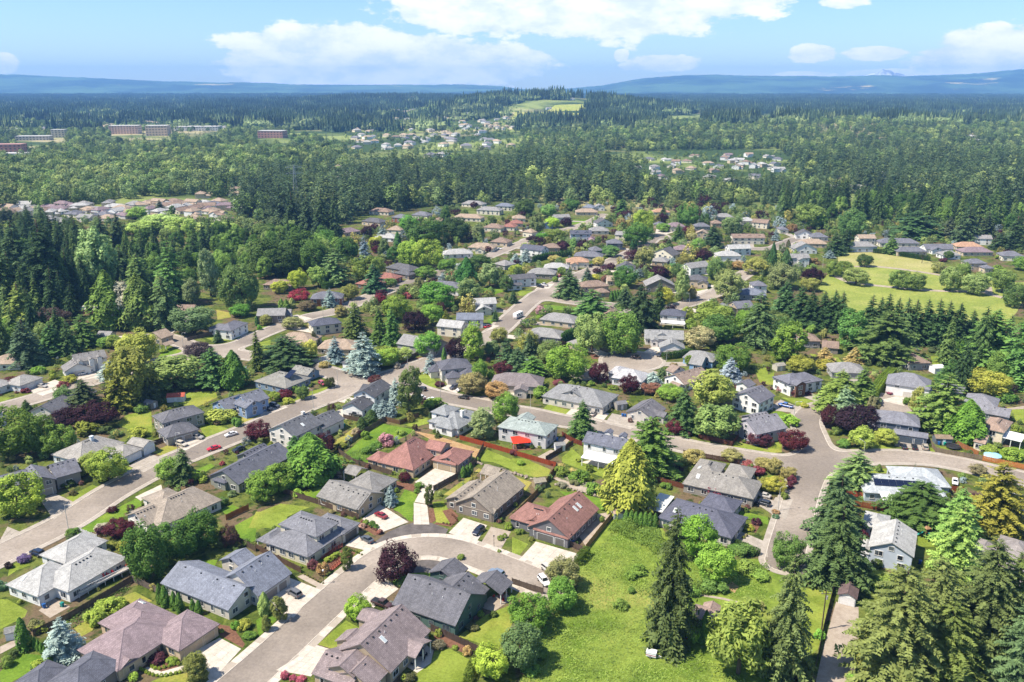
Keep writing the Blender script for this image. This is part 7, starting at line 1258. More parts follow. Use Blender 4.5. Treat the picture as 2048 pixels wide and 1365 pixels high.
WOODS = [ # name, label, polygon(s), spacing, share of conifers, conifer heights, broadleaf heights
 ('fir_wood', 'dark belt of tall firs across the middle distance', [(440,420),(560,462),(680,455),(760,428),(900,412),(1000,408),(1120,408),(1230,410),(1300,380),(1260,306),(1262,330),(1250,335),(1180,335),(1060,335),(1000,335),(760,340),(640,350),(520,360),(470,385)], 13.0, .86, (22,44), (13,22)),
 ('fir_wood', 'dark belt of tall firs beyond the park houses', [(1570,330),(1640,362),(1700,388),(1830,408),(2060,428),(2060,335),(1800,330)], 13.5, .80, (26,48), (13,21)),
 ('fir_wood', 'firs and pale broadleaf trees behind the clearing', [(1200,300),(1250,303),(1560,300),(1590,330),(1800,330),(2060,335),(2060,290),(1600,280),(1300,285),(1200,290)], 14.5, .62, (18,34), (11,20)),
 ('fir_wood', 'firs standing between the estate and its clearing', [(1240,410),(1640,416),(1700,380),(1590,355),(1560,372),(1480,378),(1280,372)], 13, .74, (16,30), (10,17)),
 ('valley_wood', 'leafy green wood filling the valley', [(-20,440),(60,425),(160,415),(280,395),(400,390),(470,400),(520,360),(640,330),(700,300),(500,310),(300,325),(120,330),(-20,332)], 13.5, .17, (15,28), (13,22)),
 ('valley_wood', 'leafy trees round the far estate', [(-20,470),(120,478),(300,470),(480,470),(620,475),(560,440),(430,455),(250,450),(60,440),(-20,430)], 14, .2, (9,17), (6,12)),
 ('far_wood', 'wooded suburb beyond the fir belt', [(-20,332),(300,325),(500,310),(640,350),(760,340),(1060,335),(1200,306),(1200,290),(1300,285),(1600,280),(2060,290),(2070,255),(1700,250),(1420,252),(1250,250),(1060,258),(800,310),(700,300),(600,262),(300,268),(-20,262)], 19, .42, (16,30), (10,18)),
 ('garden_trees', 'scattered small garden trees of the middle estate', [(660,480),(900,420),(1220,405),(1600,420),(2040,470),(2040,520),(1700,500),(1480,640),(1100,700),(900,640),(700,640)], 10, .16, (6,13), (3,7.5)),
]
WOODS += [('garden_shrubs', 'shrubs and small trees filling the nearer gardens', [(0,700),(500,700),(900,700),(1480,640),(1700,690),(2048,720),(2048,1365),(1500,1040),(1290,1040),(1230,1020),(1180,1110),(1090,1150),(900,1365),(0,1365)], 5.4, .05, (2,3.5), (1.0,2.6)),
 ('town_trees', 'small trees between the far suburban houses', [(690,226),(1010,216),(1050,252),(1040,320),(780,340),(690,330)], 30, .4, (8,16), (5,10)), ('clearing_trees', 'small trees between the houses of the fir clearing', [(1262,306),(1565,306),(1585,356),(1505,378),(1265,366)], 25, .3, (6,12), (4,8)), ('town_trees', 'trees among the buildings of the distant town', [(0,215),(640,205),(640,262),(0,268)], 32, .35, (16,28), (9,16))]
for k_, (nm, lb_, poly, sp, pc, lo, lb) in enumerate(WOODS):
    X, Y = scatter(poly, sp, 60 + k_, holes=HOLES if nm != 'garden_trees' else PARK, strict=nm.startswith('garden')) if nm[:5] not in ('town_', 'clear') else scatter(poly, sp, 60 + k_); idx, s, h = pick(len(X), pc, 80 + k_, lo, lb, (X, Y))
    if nm.startswith('garden'): u_ = rng.uniform(0, 1, len(X)); idx = np.where(u_ < .10, 14, np.where(u_ < .18, 15, np.where(u_ < .22, 16, idx)))
    wood(nm, lb_, X, Y, idx, s, h); NF += len(X)
# far stands: patches of trees out to the foot of the hills, thinned by open ground
r_ = np.random.default_rng(5); Xs, Ys = [], []
Yv = 2300.0
while Yv < 11500:
    sp = 52 if Yv < 4500 else 62; hw = Yv * .64 + 100; n = int(2 * hw / sp); Xs.append(np.linspace(-hw, hw, n) + r_.uniform(-.4, .4, n) * sp); Ys.append(np.full(n, Yv) + r_.uniform(-.4, .4, n) * sp); Yv += sp
X = np.concatenate(Xs); Y = np.concatenate(Ys)
nv_ = .6 * vnoise(X, Y, 420, 1) + .4 * vnoise(X, Y, 130, 2); px, py = proj(X, Y, hz(X, Y))
dens = .72 * np.ones(len(X)); dens[Y > 4200] = .93
keep = nv_ < np.where(Y > 4200, .80, .60)
for poly, dm in [([(1000,222),(1030,206),(1180,196),(1190,212),(1160,240),(1020,240)], 0), ([(1320,232),(1420,225),(1420,268),(1330,264)], 0), ([(1500,232),(1560,228),(1560,250),(1500,252)], 0), ([(1045,188),(1180,186),(1185,212),(1060,228)], .25), ([(690,215),(1000,205),(1040,255),(960,290),(700,285)], .30), ([(0,205),(640,195),(640,262),(0,268)], .42)]:
    q = inpoly(px, py, poly); keep &= ~q | (r_.uniform(0, 1, len(X)) < dm)
q = inpoly(px, py, [(1170,206),(1300,205),(1310,262),(1180,255)]); keep |= q
X, Y, nv_ = X[keep], Y[keep], nv_[keep]; mixd = r_.uniform(0, 1, len(X)) < np.where(Y < 3600, .38, .12)
idx = np.where(mixd, 12 + r_.integers(0, 2, len(X)), 9 + r_.integers(0, 3, len(X))); s = r_.uniform(.85, 1.15, len(X))
wood('distant_forest', 'distant forest reaching to the foot of the hills', X, Y, idx, s, s * r_.uniform(.8, 1.15, len(X))); NF += len(X)
# open fields beyond the woods
def field(pts, mat):
    V = []; n = 14; q = [np.array(gt(*p)) for p in pts]
    for j in range(n + 1):
        for i in range(n + 1):
            u, v = i / n, j / n; p = q[0] * (1 - u) * (1 - v) + q[1] * u * (1 - v) + q[2] * u * v + q[3] * (1 - u) * v; V.append((p[0], p[1], float(hz(p[0], p[1])) + 1.2))
    tag(obj('field', mesh('field', V, [(j * (n + 1) + i, j * (n + 1) + i + 1, (j + 1) * (n + 1) + i + 1, (j + 1) * (n + 1) + i) for j in range(n) for i in range(n)], [mat])), kind='structure')
field([(1015,250),(1170,252),(1168,228),(1030,226)], 'hay_field'); field([(1325,266),(1420,266),(1415,238),(1335,238)], 'hay_field'); field([(1500,256),(1555,256),(1550,240),(1510,240)], 'hay_field'); field([(1090,226),(1190,222),(1185,210),(1110,212)], 'hay_field')
print('PLANTS', len(PLANTS), 'hand', NPL, 'WOOD', NF)
# ------------------------------------------------------------------ fences
for t, pts, hx, lb in [
 ('A0',[(270,1000),(400,935),(540,870),(800,715),(1060,560)],'6f6258','long weathered fence between the white deck house and the beige house'), ('A0',[(1060,560),(1270,655)],'7d7066','short weathered fence from the green trees to the blue-gray roofed house'),
 ('A0',[(640,175),(700,200),(780,230)],'eaeaea','white vinyl fence beside the white house with the deck'), ('A0',[(1900,240),(2048,320)],'6a5d52','brown fence behind the two-storey cream house'),
 ('A1',[(0,300),(150,385),(360,490)],'6a5548','dark brown fence below the two-storey cream house'), ('A1',[(1400,950),(1640,1060),(1880,1175)],'5f5048','dark fence between the dark green house and the oval lawn'),
 ('A2',[(590,310),(700,170),(830,10)],'b8905f','new tan board fence along the craftsman house'), ('A2',[(455,275),(560,320)],'6a5a50','short gray fence beside the craftsman house garage'), ('A2',[(0,580),(120,620),(250,660)],'6a5d52','gray fence at the dead end of the street'),
 ('B1',[(220,1150),(480,1232),(820,1358)],'6b5a4e','brown fence below the tan house with brown garage doors'), ('B1',[(650,820),(780,910),(1090,1005)],'6f6054','brown fence between the tan house and the big red-roofed house'), ('B1',[(660,815),(850,680),(1040,570)],'786a5c','weathered fence at the top of the green slope'),
 ('B1',[(1040,570),(1150,600),(1300,540)],'7d6248','brown fence below the blue spruces'), ('B1',[(1420,1130),(1640,1010),(1750,920),(1820,780)],'75685c','gray fence beside the long drive of the red-roofed house'), ('B1',[(1630,720),(1820,770),(2060,840),(2398,940)],'a54e30','red cedar fence below the house with the red awning'),
 ('B1',[(700,550),(840,580)],'6b5a4e','fence beside the parked black pickup'), ('B2',[(1100,1040),(1320,1100),(1550,1150)],'7d4d3a','red-brown fence beside the navy-roofed ranch house'), ('B2',[(270,890),(490,760)],'5f4f42','dark fence beside the white shed'),
 ('B2',[(0,1364),(140,1220),(270,1080),(350,960)],'a07f58','tan fence between the taupe and craftsman houses'), ('B2',[(1490,710),(1760,770),(1810,710)],'6d473a','brown fence beside the lavender-gray house'), ('B2',[(1370,840),(1600,880),(1820,920)],'5a4030','dark fence along the road behind the gray-shingled ranch'), ('B2',[(400,690),(480,740),(560,770)],'7d4333','red-brown fence beside the pale fir'),
 ('B3',[(620,1160),(770,1190)],'a54e34','red fence left of the solar array house'), ('B3',[(680,1250),(830,1275),(990,1300)],'8f4a34','red fence below the solar array house'), ('B3',[(1260,710),(1340,820),(1500,850),(1710,885)],'8d7d6b','gray fence round the trampoline yard beside the road'), ('B3',[(1715,887),(1850,915),(2060,960),(2200,1000)],'c8824a','orange new fence along the road corner'), ('B3',[(1500,760),(1680,850)],'a87048','tan fence beside the trampoline'), ('B3',[(1465,1130),(1560,1140)],'a04c34','short red fence beside the white parked car'),
 ('A3',[(525,625),(480,800),(440,960),(380,1260)],'5d4d40','dark weathered fence along the gravel lane'), ('B0',[(1810,1364),(1900,1320),(1990,1280)],'a86b3e','orange-brown fence beside the long tan roof house'), ('B0',[(1190,780),(1330,730)],'5f5048','dark fence between the two front garages'), ('C1',[(1200,1290),(1300,1240)],'7a6a5c','gray fence on the bare corner lot'), ('C0',[(1500,1130),(1700,1080)],'7a6d60','gray fence on the spur road corner'), ('B2',[(1060,620-250),(1180,330)],'7a6a5a','fence below the white house with pale roof'), ('C3',[(640,405),(780,415)],'5f4a40','dark fence beside the park bank hedge')]:
    fence(t, pts, hx, lb)
# ------------------------------------------------------------------ cars
CARS = [
('suv','A0',300,345,240,325,'26324a','dark navy suv on the drive of the white deck house'),('suv','A1',308,668,245,630,'606268','gray suv on the drive of the blue-gray roofed house'),('sedan','A1',890,235,835,205,'4a5058','gray sedan on the drive of the two-storey cream house'),('sedan','A1',1000,42,945,15,'8a2330','dark red sedan on the drive of the tan house'),
('suv','A1',1780,170,1735,205,'1c2438','dark blue suv on the drive of the taupe house'),('suv','A1',1925,508,1860,482,'7a8a9e','blue-gray suv parked on the street bend'),('pickup','A1',1010,755,1090,785,'4a3030','maroon pickup beside the dark green house'),('suv','A2',255,570,285,605,'f0f0f0','white suv at the dead end under the leafy tree'),('suv','A2',290,478,320,500,'c8c4bc','pale suv half hidden beside the white one'),
('sedan','B0',1712,800,1650,815,'d0202e','bright red sedan driving along the street'),('sedan','B0',1850,688,1800,702,'e8e8e8','white sedan at the kerb below the gray pyramid-roofed house'),('suv','B0',1580,712,1640,720,'a8a49c','silver suv on the drive of the pyramid-roofed house'),('suv','B0',1455,768,1500,780,'c8c0b0','beige suv on the drive of the pyramid-roofed house'),('sedan','B0',1910,808,1880,820,'26282c','black car beside the gray-green house'),
('sedan','B0',340,300,385,306,'b8b4ac','silver sedan on the drive of the red maple garden house'),('sedan','B0',662,200,640,206,'e4e4e2','white sedan left of a second white one below the dormers'),('sedan','B0',718,186,694,192,'e4e4e2','white sedan nearest the garden under the three dormers'),('suv','B0',560,230,540,236,'303236','dark suv below the white house with three dormers'),
('suv','B1',95,482,150,498,'2a3040','navy suv on the drive of the light blue house'),('suv','B1',150,458,195,470,'3c4250','dark gray suv behind the navy one at the light blue house'),('sedan','B1',1318,390,1285,382,'ececec','white sedan at the kerb under the blue spruce'),('sedan','B1',1405,408,1370,400,'ececec','white sedan at the kerb above the laurel bush'),('suv','B1',1325,325,1290,318,'2e3034','dark suv parked across from the white sedans'),('sedan','B1',1660,392,1620,386,'1a1a1c','black sedan in the road beside the pale yellow tree'),('suv','B1',1585,312,1560,322,'55555a','gray suv on the drive of the bay-windowed house'),('sedan','B1',1635,325,1612,336,'e8e8e8','white car on the drive of the bay-windowed house'),('pickup','B1',800,532,740,520,'2c2c30','black pickup on the drive of the white corner house'),('suv','B1',530,282,560,300,'b04054','red suv beside the house with roof collectors'),
('sedan','B2',650,522,670,500,'9a948c','silver-brown sedan on the drive of the wide gray house'),('sedan','B2',2010,1178,1980,1170,'b8b4ae','silver sedan on the drive of the gray-shingled ranch'),('suv','B2',2008,1242,1975,1232,'262c3a','dark suv on the drive of the gray-shingled ranch'),('suv','C2',990,1268,950,1262,'4a3a38','dark brown suv parked in the cul-de-sac'),('suv','C2',1185,1252,1165,1262,'3a3c40','gray suv on the drive beside the square hedge'),
('pickup','B3',140,460,95,450,'2a60b0','blue pickup on the drive beside the white house'),('sedan','B3',85,682,40,672,'1c1c20','black sedan on the drive behind the red maple'),('sedan','B3',1085,785,1070,755,'2c3038','dark blue sedan on the drive of the slate-blue house'),('sedan','B3',1170,790,1160,755,'18181a','black sedan between two cars at the slate-blue house'),('suv','B3',1255,792,1245,757,'b0a898','beige suv on the drive of the slate-blue house'),('sedan','B3',1495,1068,1495,1100,'f0f0f0','white sedan beside the solar array house'),
('suv','A3',1985,718,1995,765,'3a3a42','dark gray suv on the drive behind the tall firs'),('sedan','C2',1590,812,1560,820,'c8c8c8','silver car driving on the street beside the round pale tree'),('pickup','C2',225,702,195,695,'2a2c32','black pickup beside the white two-storey corner house'),('pickup','C2',258,690,228,684,'e8e8e8','white pickup beside the white two-storey corner house'),('sedan','C2',888,472,905,462,'d0d0d0','silver car on the upper estate street'),('sedan','C2',965,436,985,428,'707478','gray car farther up the estate street'),('sedan','C2',640,530,660,524,'2c3038','dark car beside the orange-roofed house'),('sedan','C1',1852,1022,1880,1012,'c02028','red car on the drive beside the corner lawn'),('sedan','C1',1945,396,1975,400,'dcdcdc','white car beside the tan hipped house'),('sedan','C2',380,615,400,605,'b03848','red car beside the broad fir at the junction')]
for c_ in CARS: car(*c_)
# ------------------------------------------------------------------ street lamps
for px, py, ax, ay, lb in [(137,1059,180,1066,'gray street lamp beside the white vinyl fence'),(356,907,380,915,'gray street lamp at the dry lawn by the beige suv'),(627,817,610,812,'gray street lamp above the white gabled house'),(676,775,700,778,'gray street lamp on the corner lawn with solar house'),(881,797,895,785,'gray street lamp beside the pale yellow tree'),(816,747,800,755,'gray street lamp on the corner beside the blue spruce'),(658,737,640,733,'gray street lamp beside the yellow corner shrub'),(1061,814,1045,825,'gray street lamp beside the wide gray house lawn'),(1363,860,1340,880,'gray street lamp beside the crimson shrub tree'),(1725,927,1700,915,'gray street lamp at the road fork under the cedar'),(1556,1022,1580,1020,'gray street lamp beside the ranch house drive'),(1587,842,1612,845,'gray street lamp beside the court entrance'),(1378,615,1360,610,'gray street lamp on the upper cross street'),(1303,502,1290,495,'gray street lamp beside the columnar trees on the upper street'),(1310,475,1300,470,'gray street lamp at the top of the estate street'),(647,640,660,640,'gray street lamp before the navy-roofed cream house'),(813,562,800,565,'gray street lamp on the corner by the dark gray house'),(1333,722,1310,724,'gray street lamp beside the cul-de-sac'),(367,697,385,700,'gray street lamp at the spur road corner'),(1645,535,1630,530,'gray street lamp beside the park corner')]:
    lamp(px, py, ax, ay, lb)
a = g(648, 1168); r = empty('post_lamp', (a[0], a[1], 0)); tag(r, 'black garden post lamp with white globe beside the golden shrub', 'lamp'); b = MB(); b.tube((0,0,0),(0,0,3.6),.07,.05,8); obj('post', b.me('post', ['dark_metal']), r); b = MB(); b.tube((0,0,3.6),(0,0,3.75),.12,.24,10); b.tube((0,0,3.75),(0,0,4.0),.24,.22,10); b.tube((0,0,4.0),(0,0,4.12),.22,.08,10); obj('globe', b.me('globe', ['trim_white']), r)
a = g(988, 1095); r = empty('post_lamp', (a[0], a[1], 0)); tag(r, 'slim black post lamp in the gravel bed by the craftsman house', 'lamp'); b = MB(); b.tube((0,0,0),(0,0,3.2),.07,.05,8); obj('post', b.me('post', ['dark_metal']), r); b = MB(); b.tube((0,0,3.2),(0,0,3.6),.12,.2,8); obj('lantern', b.me('lantern', ['dark_metal']), r)
# utility pole by the gravel lane
a = g(1643, 1261); r = empty('utility_pole', (a[0], a[1], 0)); tag(r, 'wooden utility pole with transformer beside the gravel lane', 'utility pole'); b = MB(); b.tube((0,0,-.2),(0,0,10.5),.17,.11,10); obj('pole', b.me('pole', ['bark']), r); b = MB(); b.box(-1.1,1.1,-.06,.06,9.6,9.75); obj('cross_arm', b.me('cross_arm', ['bark']), r); b = MB(); b.tube((.32,0,8.2),(.32,0,9.1),.23,.23,10); obj('transformer', b.me('transformer', ['galvanised']), r)
for s in (-.9, .9): b = MB(); b.tube((s,0,9.75),(s,0,9.95),.05,.05,6); obj('insulator', b.me('insulator', ['trim_white']), r)
# ------------------------------------------------------------------ sheds and outbuildings
def shed(t, x, y, w, d, h, ang, roof, wall, label, door=True):
    X, Y = g(*tp(t, x, y)); r = empty('garden_shed', (X, Y, 0), R(ang)); tag(r, label, 'shed'); k = .45; hl = w / 2 + .2; hd = d / 2 + .2
    polys = [[(-hl,-hd,h),(hl,-hd,h),(hl,0,h+hd*k),(-hl,0,h+hd*k)],[(hl,hd,h),(-hl,hd,h),(-hl,0,h+hd*k),(hl,0,h+hd*k)]]
    obj('roof', shingle_mesh(polys, .1, 0), r, color=C(roof, 1.0)); b = MB(); x0, y0 = w / 2, d / 2; z1 = h + .03; za = h + hd * k - .08
    b.poly([(-x0,-y0,0),(x0,-y0,0),(x0,-y0,z1),(-x0,-y0,z1)]); b.poly([(x0,-y0,0),(x0,y0,0),(x0,y0,z1),(x0,0,za),(x0,-y0,z1)]); b.poly([(x0,y0,0),(-x0,y0,0),(-x0,y0,z1),(x0*-1,y0,z1)][:3] + [(-x0,y0,z1)] if False else [(x0,y0,0),(-x0,y0,0),(-x0,y0,z1),(x0,y0,z1)]); b.poly([(-x0,y0,0),(-x0,-y0,0),(-x0,-y0,z1),(-x0,0,za),(-x0,y0,z1)])
    obj('wall', b.me('wall', ['siding']), r, color=C(wall, .84))
    if door: o = obj('door', DOOR, r, (0, -y0 - .01, .03), 0, C('efefec', .85)); o.scale = (1, 1, min(1, (h - .25) / 2.05)); o = obj('door', DOOR, r, (x0 + .01, 0, .03), math.pi / 2, C('efefec', .85)); o.scale = (1, 1, min(1, (h - .2) / 2.05))
    return r
shed('A0', 115, 1000, 3.0, 2.4, 2.0, 25, '8a8a88', 'f0f0ee', 'small white shed beside the tall arborvitae'); shed('B0', 1210, 460, 4.0, 3.2, 2.3, -25, '86827e', '9a948c', 'gray shed with white door at the lawn edge'); shed('B0', 1415, 405, 6.5, 4.0, 2.2, 10, 'b05a48', 'e8e6e0', 'white metal shed with rusty red roof on the lawn')
shed('B2', 215, 1095, 3.6, 3.0, 2.2, 20, '98907f', 'a09078', 'taupe shed below the red cedar fence'); shed('B2', 380, 800, 3.4, 2.6, 2.2, 10, '8c8c8a', 'e4e6e8', 'white shed beside the dark fence'); shed('B3', 1390, 745, 5.5, 3.4, 2.3, -6, '8a7a68', '6d7882', 'blue-gray shed beside the trampoline'); shed('B2', 865, 470, 4.2, 3.4, 2.4, 20, '77777a', 'a8a49e', 'gray shed beside the twin garage doors house')
shed('B3', 85, 160, 4.4, 3.6, 2.4, 20, '98948c', 'c8c2b6', 'pale shed on the lawn by yellow-green shrubs'); shed('B3', 1345, 180, 4.5, 4.0, 2.6, 10, 'd8d8d6', 'f0f0f0', 'white outbuilding beside the brown-roofed gray house'); shed('C0', 735, 905, 9.0, 6.0, 2.6, -8, 'b8b4ac', '8a6a58', 'open barn with pale metal roof at the meadow', False); shed('A2', 855, 40, 4.0, 2.6, 1.9, 15, 'a89080', 'd8dce0', 'low pale shed beside the conifer row'); shed('B1', 330, 235-60, 4, 3, 2.2, 0, '888480', 'a09a90', 'small gray shed behind the collector house')
# rubbish and recycling bins
def bin_(t, x, y, hx, label):
    X, Y = g(*tp(t, x, y)); r = empty('wheeled_bin', (X, Y, .08), random.uniform(0, 6)); tag(r, label, 'bin'); b = MB(); V = [(-.28,-.3,.05),(.28,-.3,.05),(.28,.3,.05),(-.28,.3,.05),(-.36,-.38,1.05),(.36,-.38,1.05),(.36,.38,1.05),(-.36,.38,1.05)]; obj('body', mesh('body', V, [(3,2,1,0),(4,5,6,7),(0,1,5,4),(1,2,6,5),(2,3,7,6),(3,0,4,7)], ['painted']), r, color=C(hx, .9)); b.box(-.39,.39,-.42,.42,1.05,1.12,taper=.03); obj('lid', b.me('lid', ['painted']), r, color=C(hx, .8))
    for s in (-1, 1): b = MB(); b.tube((s*.3-.04,.36,.13),(s*.3+.04,.36,.13),.13,.13,10); obj('wheel', b.me('wheel', ['rubber']), r)
for t, x, y, hx, lb in [('B2',885,535,'2a6ab0','blue bin beside the twin white garage doors'),('B2',905,538,'2a6ab0','blue bin nearer the white garage doors'),('B2',362,728,'2a6ab0','blue bin beside the pale gray two-storey house'),('B2',1868,1240,'1f8a8a','teal bin beside the gray-shingled ranch'),('B2',1895,1248,'2a6ab0','blue bin beside the teal one at the gray-shingled ranch'),('B3',1365,760,'2a6ab0','blue bin in front of the blue-gray shed'),('B3',1412,765,'1f9a8a','green-teal bin in front of the blue-gray shed'),('A0',355,770,'2a60a0','blue bin behind the white deck house'),('A0',500,760,'1f8a80','teal bin behind the white deck house'),('B1',705,615,'1f9a8a','teal bin behind the white gabled house'),('A2',488,262,'2a60a0','blue bin beside the craftsman garage'),('A3',1215,420,'2a4a90','blue bin behind the pale blue gabled house')]: bin_(t, x, y, hx, lb)
# trampoline
X, Y = g(*tp('B3', 1480, 790)); r = empty('trampoline', (X, Y, .02)); tag(r, 'round black trampoline on the fenced lawn', 'trampoline'); b = MB(); k = 24; b.poly([(2.0*math.cos(2*math.pi*i/k), 2.0*math.sin(2*math.pi*i/k), .85) for i in range(k)]); obj('mat', b.me('mat', ['rubber']), r)
b = MB()
for i in range(k): a0, a1 = 2*math.pi*i/k, 2*math.pi*(i+1)/k; b.tube((2.3*math.cos(a0),2.3*math.sin(a0),.87),(2.3*math.cos(a1),2.3*math.sin(a1),.87),.16,.16,6)
obj('rim', b.me('rim', ['dark_metal']), r)
for i in range(6): a0 = math.pi*i/3; b = MB(); b.tube((2.3*math.cos(a0),2.3*math.sin(a0),0),(2.3*math.cos(a0),2.3*math.sin(a0),.87),.04,.04,6); obj('leg', b.me('leg', ['dark_metal']), r)
# covered pool
X, Y = g(*tp('B3', 1795, 862)); r = empty('garden_pool', (X, Y, .02)); tag(r, 'round garden pool with pale blue domed cover beside the orange fence', 'pool'); V = []; Fc = []; k = 24; rings = [(2.7,0),(2.7,.9),(2.5,1.05),(1.6,1.3),(.7,1.42)]
for rr, z in rings: V += [(rr*math.cos(2*math.pi*i/k), rr*math.sin(2*math.pi*i/k), z) for i in range(k)]
for j in range(len(rings)-1): Fc += [(j*k+i, j*k+(i+1)%k, (j+1)*k+(i+1)%k, (j+1)*k+i) for i in range(k)]
obj('wall', mesh('wall', V[:2*k], Fc[:k], ['painted']), r, color=C('e8f0f6',.85)); obj('cover', mesh('cover', V[k:], [tuple(q-k for q in f) for f in Fc[k:]] + [tuple(range(3*k,4*k))], ['painted'], smooth=True), r, color=C('9fd0ee',.85))
# red awning on posts
X, Y = g(*tp('B2', 70, 775)); r = empty('awning', (X, Y, 0), R(12)); tag(r, 'bright red awning over the patio behind the pale gray house', 'awning'); b = MB(); V = [(-3.2,-2.2,2.3),(3.2,-2.2,2.3),(3.2,2.2,3.1),(-3.2,2.2,3.1)]; obj('canopy', mesh('canopy', V + [(x,y,z-.06) for x,y,z in V], [(0,1,2,3),(7,6,5,4),(0,4,5,1),(1,5,6,2),(2,6,7,3),(3,7,4,0)], ['painted']), r, color=C('e8391f',.9))
for sx in (-3.0, 3.0):
    for sy, hh in ((-2.0, 2.3), (2.0, 3.0)): b = MB(); b.tube((sx,sy,0),(sx,sy,hh),.05,.05,6); obj('post', b.me('post', ['trim_white']), r)
# patio furniture
def table(t, x, y, hx, label):
    X, Y = g(*tp(t, x, y)); r = empty('patio_table', (X, Y, .06)); tag(r, label, 'table'); b = MB(); b.tube((0,0,.68),(0,0,.74),.75,.75,16); obj('table_top', b.me('table_top', ['painted']), r, color=C(hx,.8)); b = MB(); b.tube((0,0,0),(0,0,.68),.06,.06,8); obj('stem', b.me('stem', ['dark_metal']), r); b = MB(); b.tube((0,0,0),(0,0,.05),.4,.3,12); obj('foot', b.me('foot', ['dark_metal']), r)
def pchair(t, x, y, hx, label, grp):
    X, Y = g(*tp(t, x, y)); r = empty('patio_chair', (X, Y, .06), random.uniform(0, 6)); tag(r, label, 'chair', grp); b = MB(); b.box(-.27,.27,-.27,.27,.4,.46); obj('seat', b.me('seat', ['painted']), r, color=C(hx,.8)); b = MB(); b.box(-.27,.27,.22,.28,.46,.95); obj('backrest', b.me('backrest', ['painted']), r, color=C(hx,.8))
    for sx in (-.23,.23):
        for sy in (-.23,.23): b = MB(); b.box(sx-.02,sx+.02,sy-.02,sy+.02,0,.4); obj('leg', b.me('leg', ['dark_metal']), r)
table('A1', 1320, 1150, '3a3e44', 'dark round patio table under the mauve house roof')
for x, y in ((1250,1230),(1340,1190),(1360,1160),(1290,1110)): pchair('A1', x, y, '2a2c30', 'dark patio chair on the rounded concrete patio', 'patio chairs of the mauve-roofed house')
table('A1', 1960, 690, '8a2c30', 'red patio table under the dark green house porch')
for x, y in ((1900,690),(2000,665),(1980,720)): pchair('A1', x, y, '9a2c30', 'red patio chair beside the dark green house', 'patio chairs of the dark green house')
table('B2', 60, 790, '8a6a50', 'brown patio table under the red awning')
for x, y in ((20,790),(100,795),(70,775)): pchair('B2', x, y, '7a5a44', 'brown chair under the red awning', 'chairs under the red awning')
# patio umbrella
X, Y = g(*tp('A1', 1300, 1170)); r = empty('patio_umbrella', (X, Y, .06)); tag(r, 'closed-rim dark blue patio umbrella by the mauve-roofed house', 'umbrella'); b = MB(); b.tube((0,0,0),(0,0,2.3),.03,.03,6); obj('pole', b.me('pole', ['dark_metal']), r)
V = [(0,0,2.45)] + [(1.4*math.cos(math.pi*i/4),1.4*math.sin(math.pi*i/4),2.0) for i in range(8)]; obj('canopy', mesh('canopy', V, [(0,1+i,1+(i+1)%8) for i in range(8)], ['painted']), r, color=C('2a3a58',.9))
# deck behind the white house
A = np.array(g(*tp('A0', 640, 690))); B = np.array(g(*tp('A0', 1045, 495))); d = B - A; L = float(np.linalg.norm(d)); th = math.atan2(d[1], d[0]); m_ = (A + B) / 2
r = empty('deck', (m_[0], m_[1], 0), th); tag(r, 'raised wooden deck with white railing behind the white house', 'deck'); n = 18
for i in range(n): b = MB(); b.box(-L/2+L*i/n+.01, -L/2+L*(i+1)/n-.01, 0, 3.0, 1.5, 1.56); obj('plank', b.me('plank', ['fence_wood']), r, color=C('b8b0a8',.8))
b = MB(); b.box(-L/2,L/2,0,.08,2.4,2.5); b.box(-L/2,L/2,0,.08,1.62,1.7)
for i in range(int(L/.35)): b.box(-L/2+i*.35,-L/2+i*.35+.06,.01,.06,1.7,2.4)
obj('railing', b.me('railing', ['trim_white']), r); b = MB(); b.box(-L/2,L/2,0,.06,1.25,1.5); obj('fascia', b.me('fascia', ['trim_white']), r)
for i in range(7): b = MB(); x = -L/2 + L*i/6; b.box(x-.07,x+.07,0.08,.22,0,1.5); obj('post', b.me('post', ['trim_white']), r)
for k_, x in enumerate((-1.5,-.4,.9,4.6)):
    q = A + d * .5 + d / L * x; o = empty('deck_chair', (m_[0] + math.cos(th) * (2 + x) - math.sin(th) * 1.4, m_[1] + math.sin(th) * (2 + x) + math.cos(th) * 1.4, 1.56), th + k_); tag(o, 'red chair standing on the white deck', 'chair', 'red chairs on the deck'); b = MB(); b.box(-.28,.28,-.28,.28,.38,.46); obj('seat', b.me('seat', ['painted']), o, color=C('d0303a',.9)); b = MB(); b.box(-.28,.28,.22,.3,.46,1.0); obj('backrest', b.me('backrest', ['painted']), o, color=C('d0303a',.9))
    for sx in (-.24,.24):
        for sy in (-.24,.24): b = MB(); b.box(sx-.025,sx+.025,sy-.025,sy+.025,0,.38); obj('leg', b.me('leg', ['painted']), o, color=C('d0303a',.8))
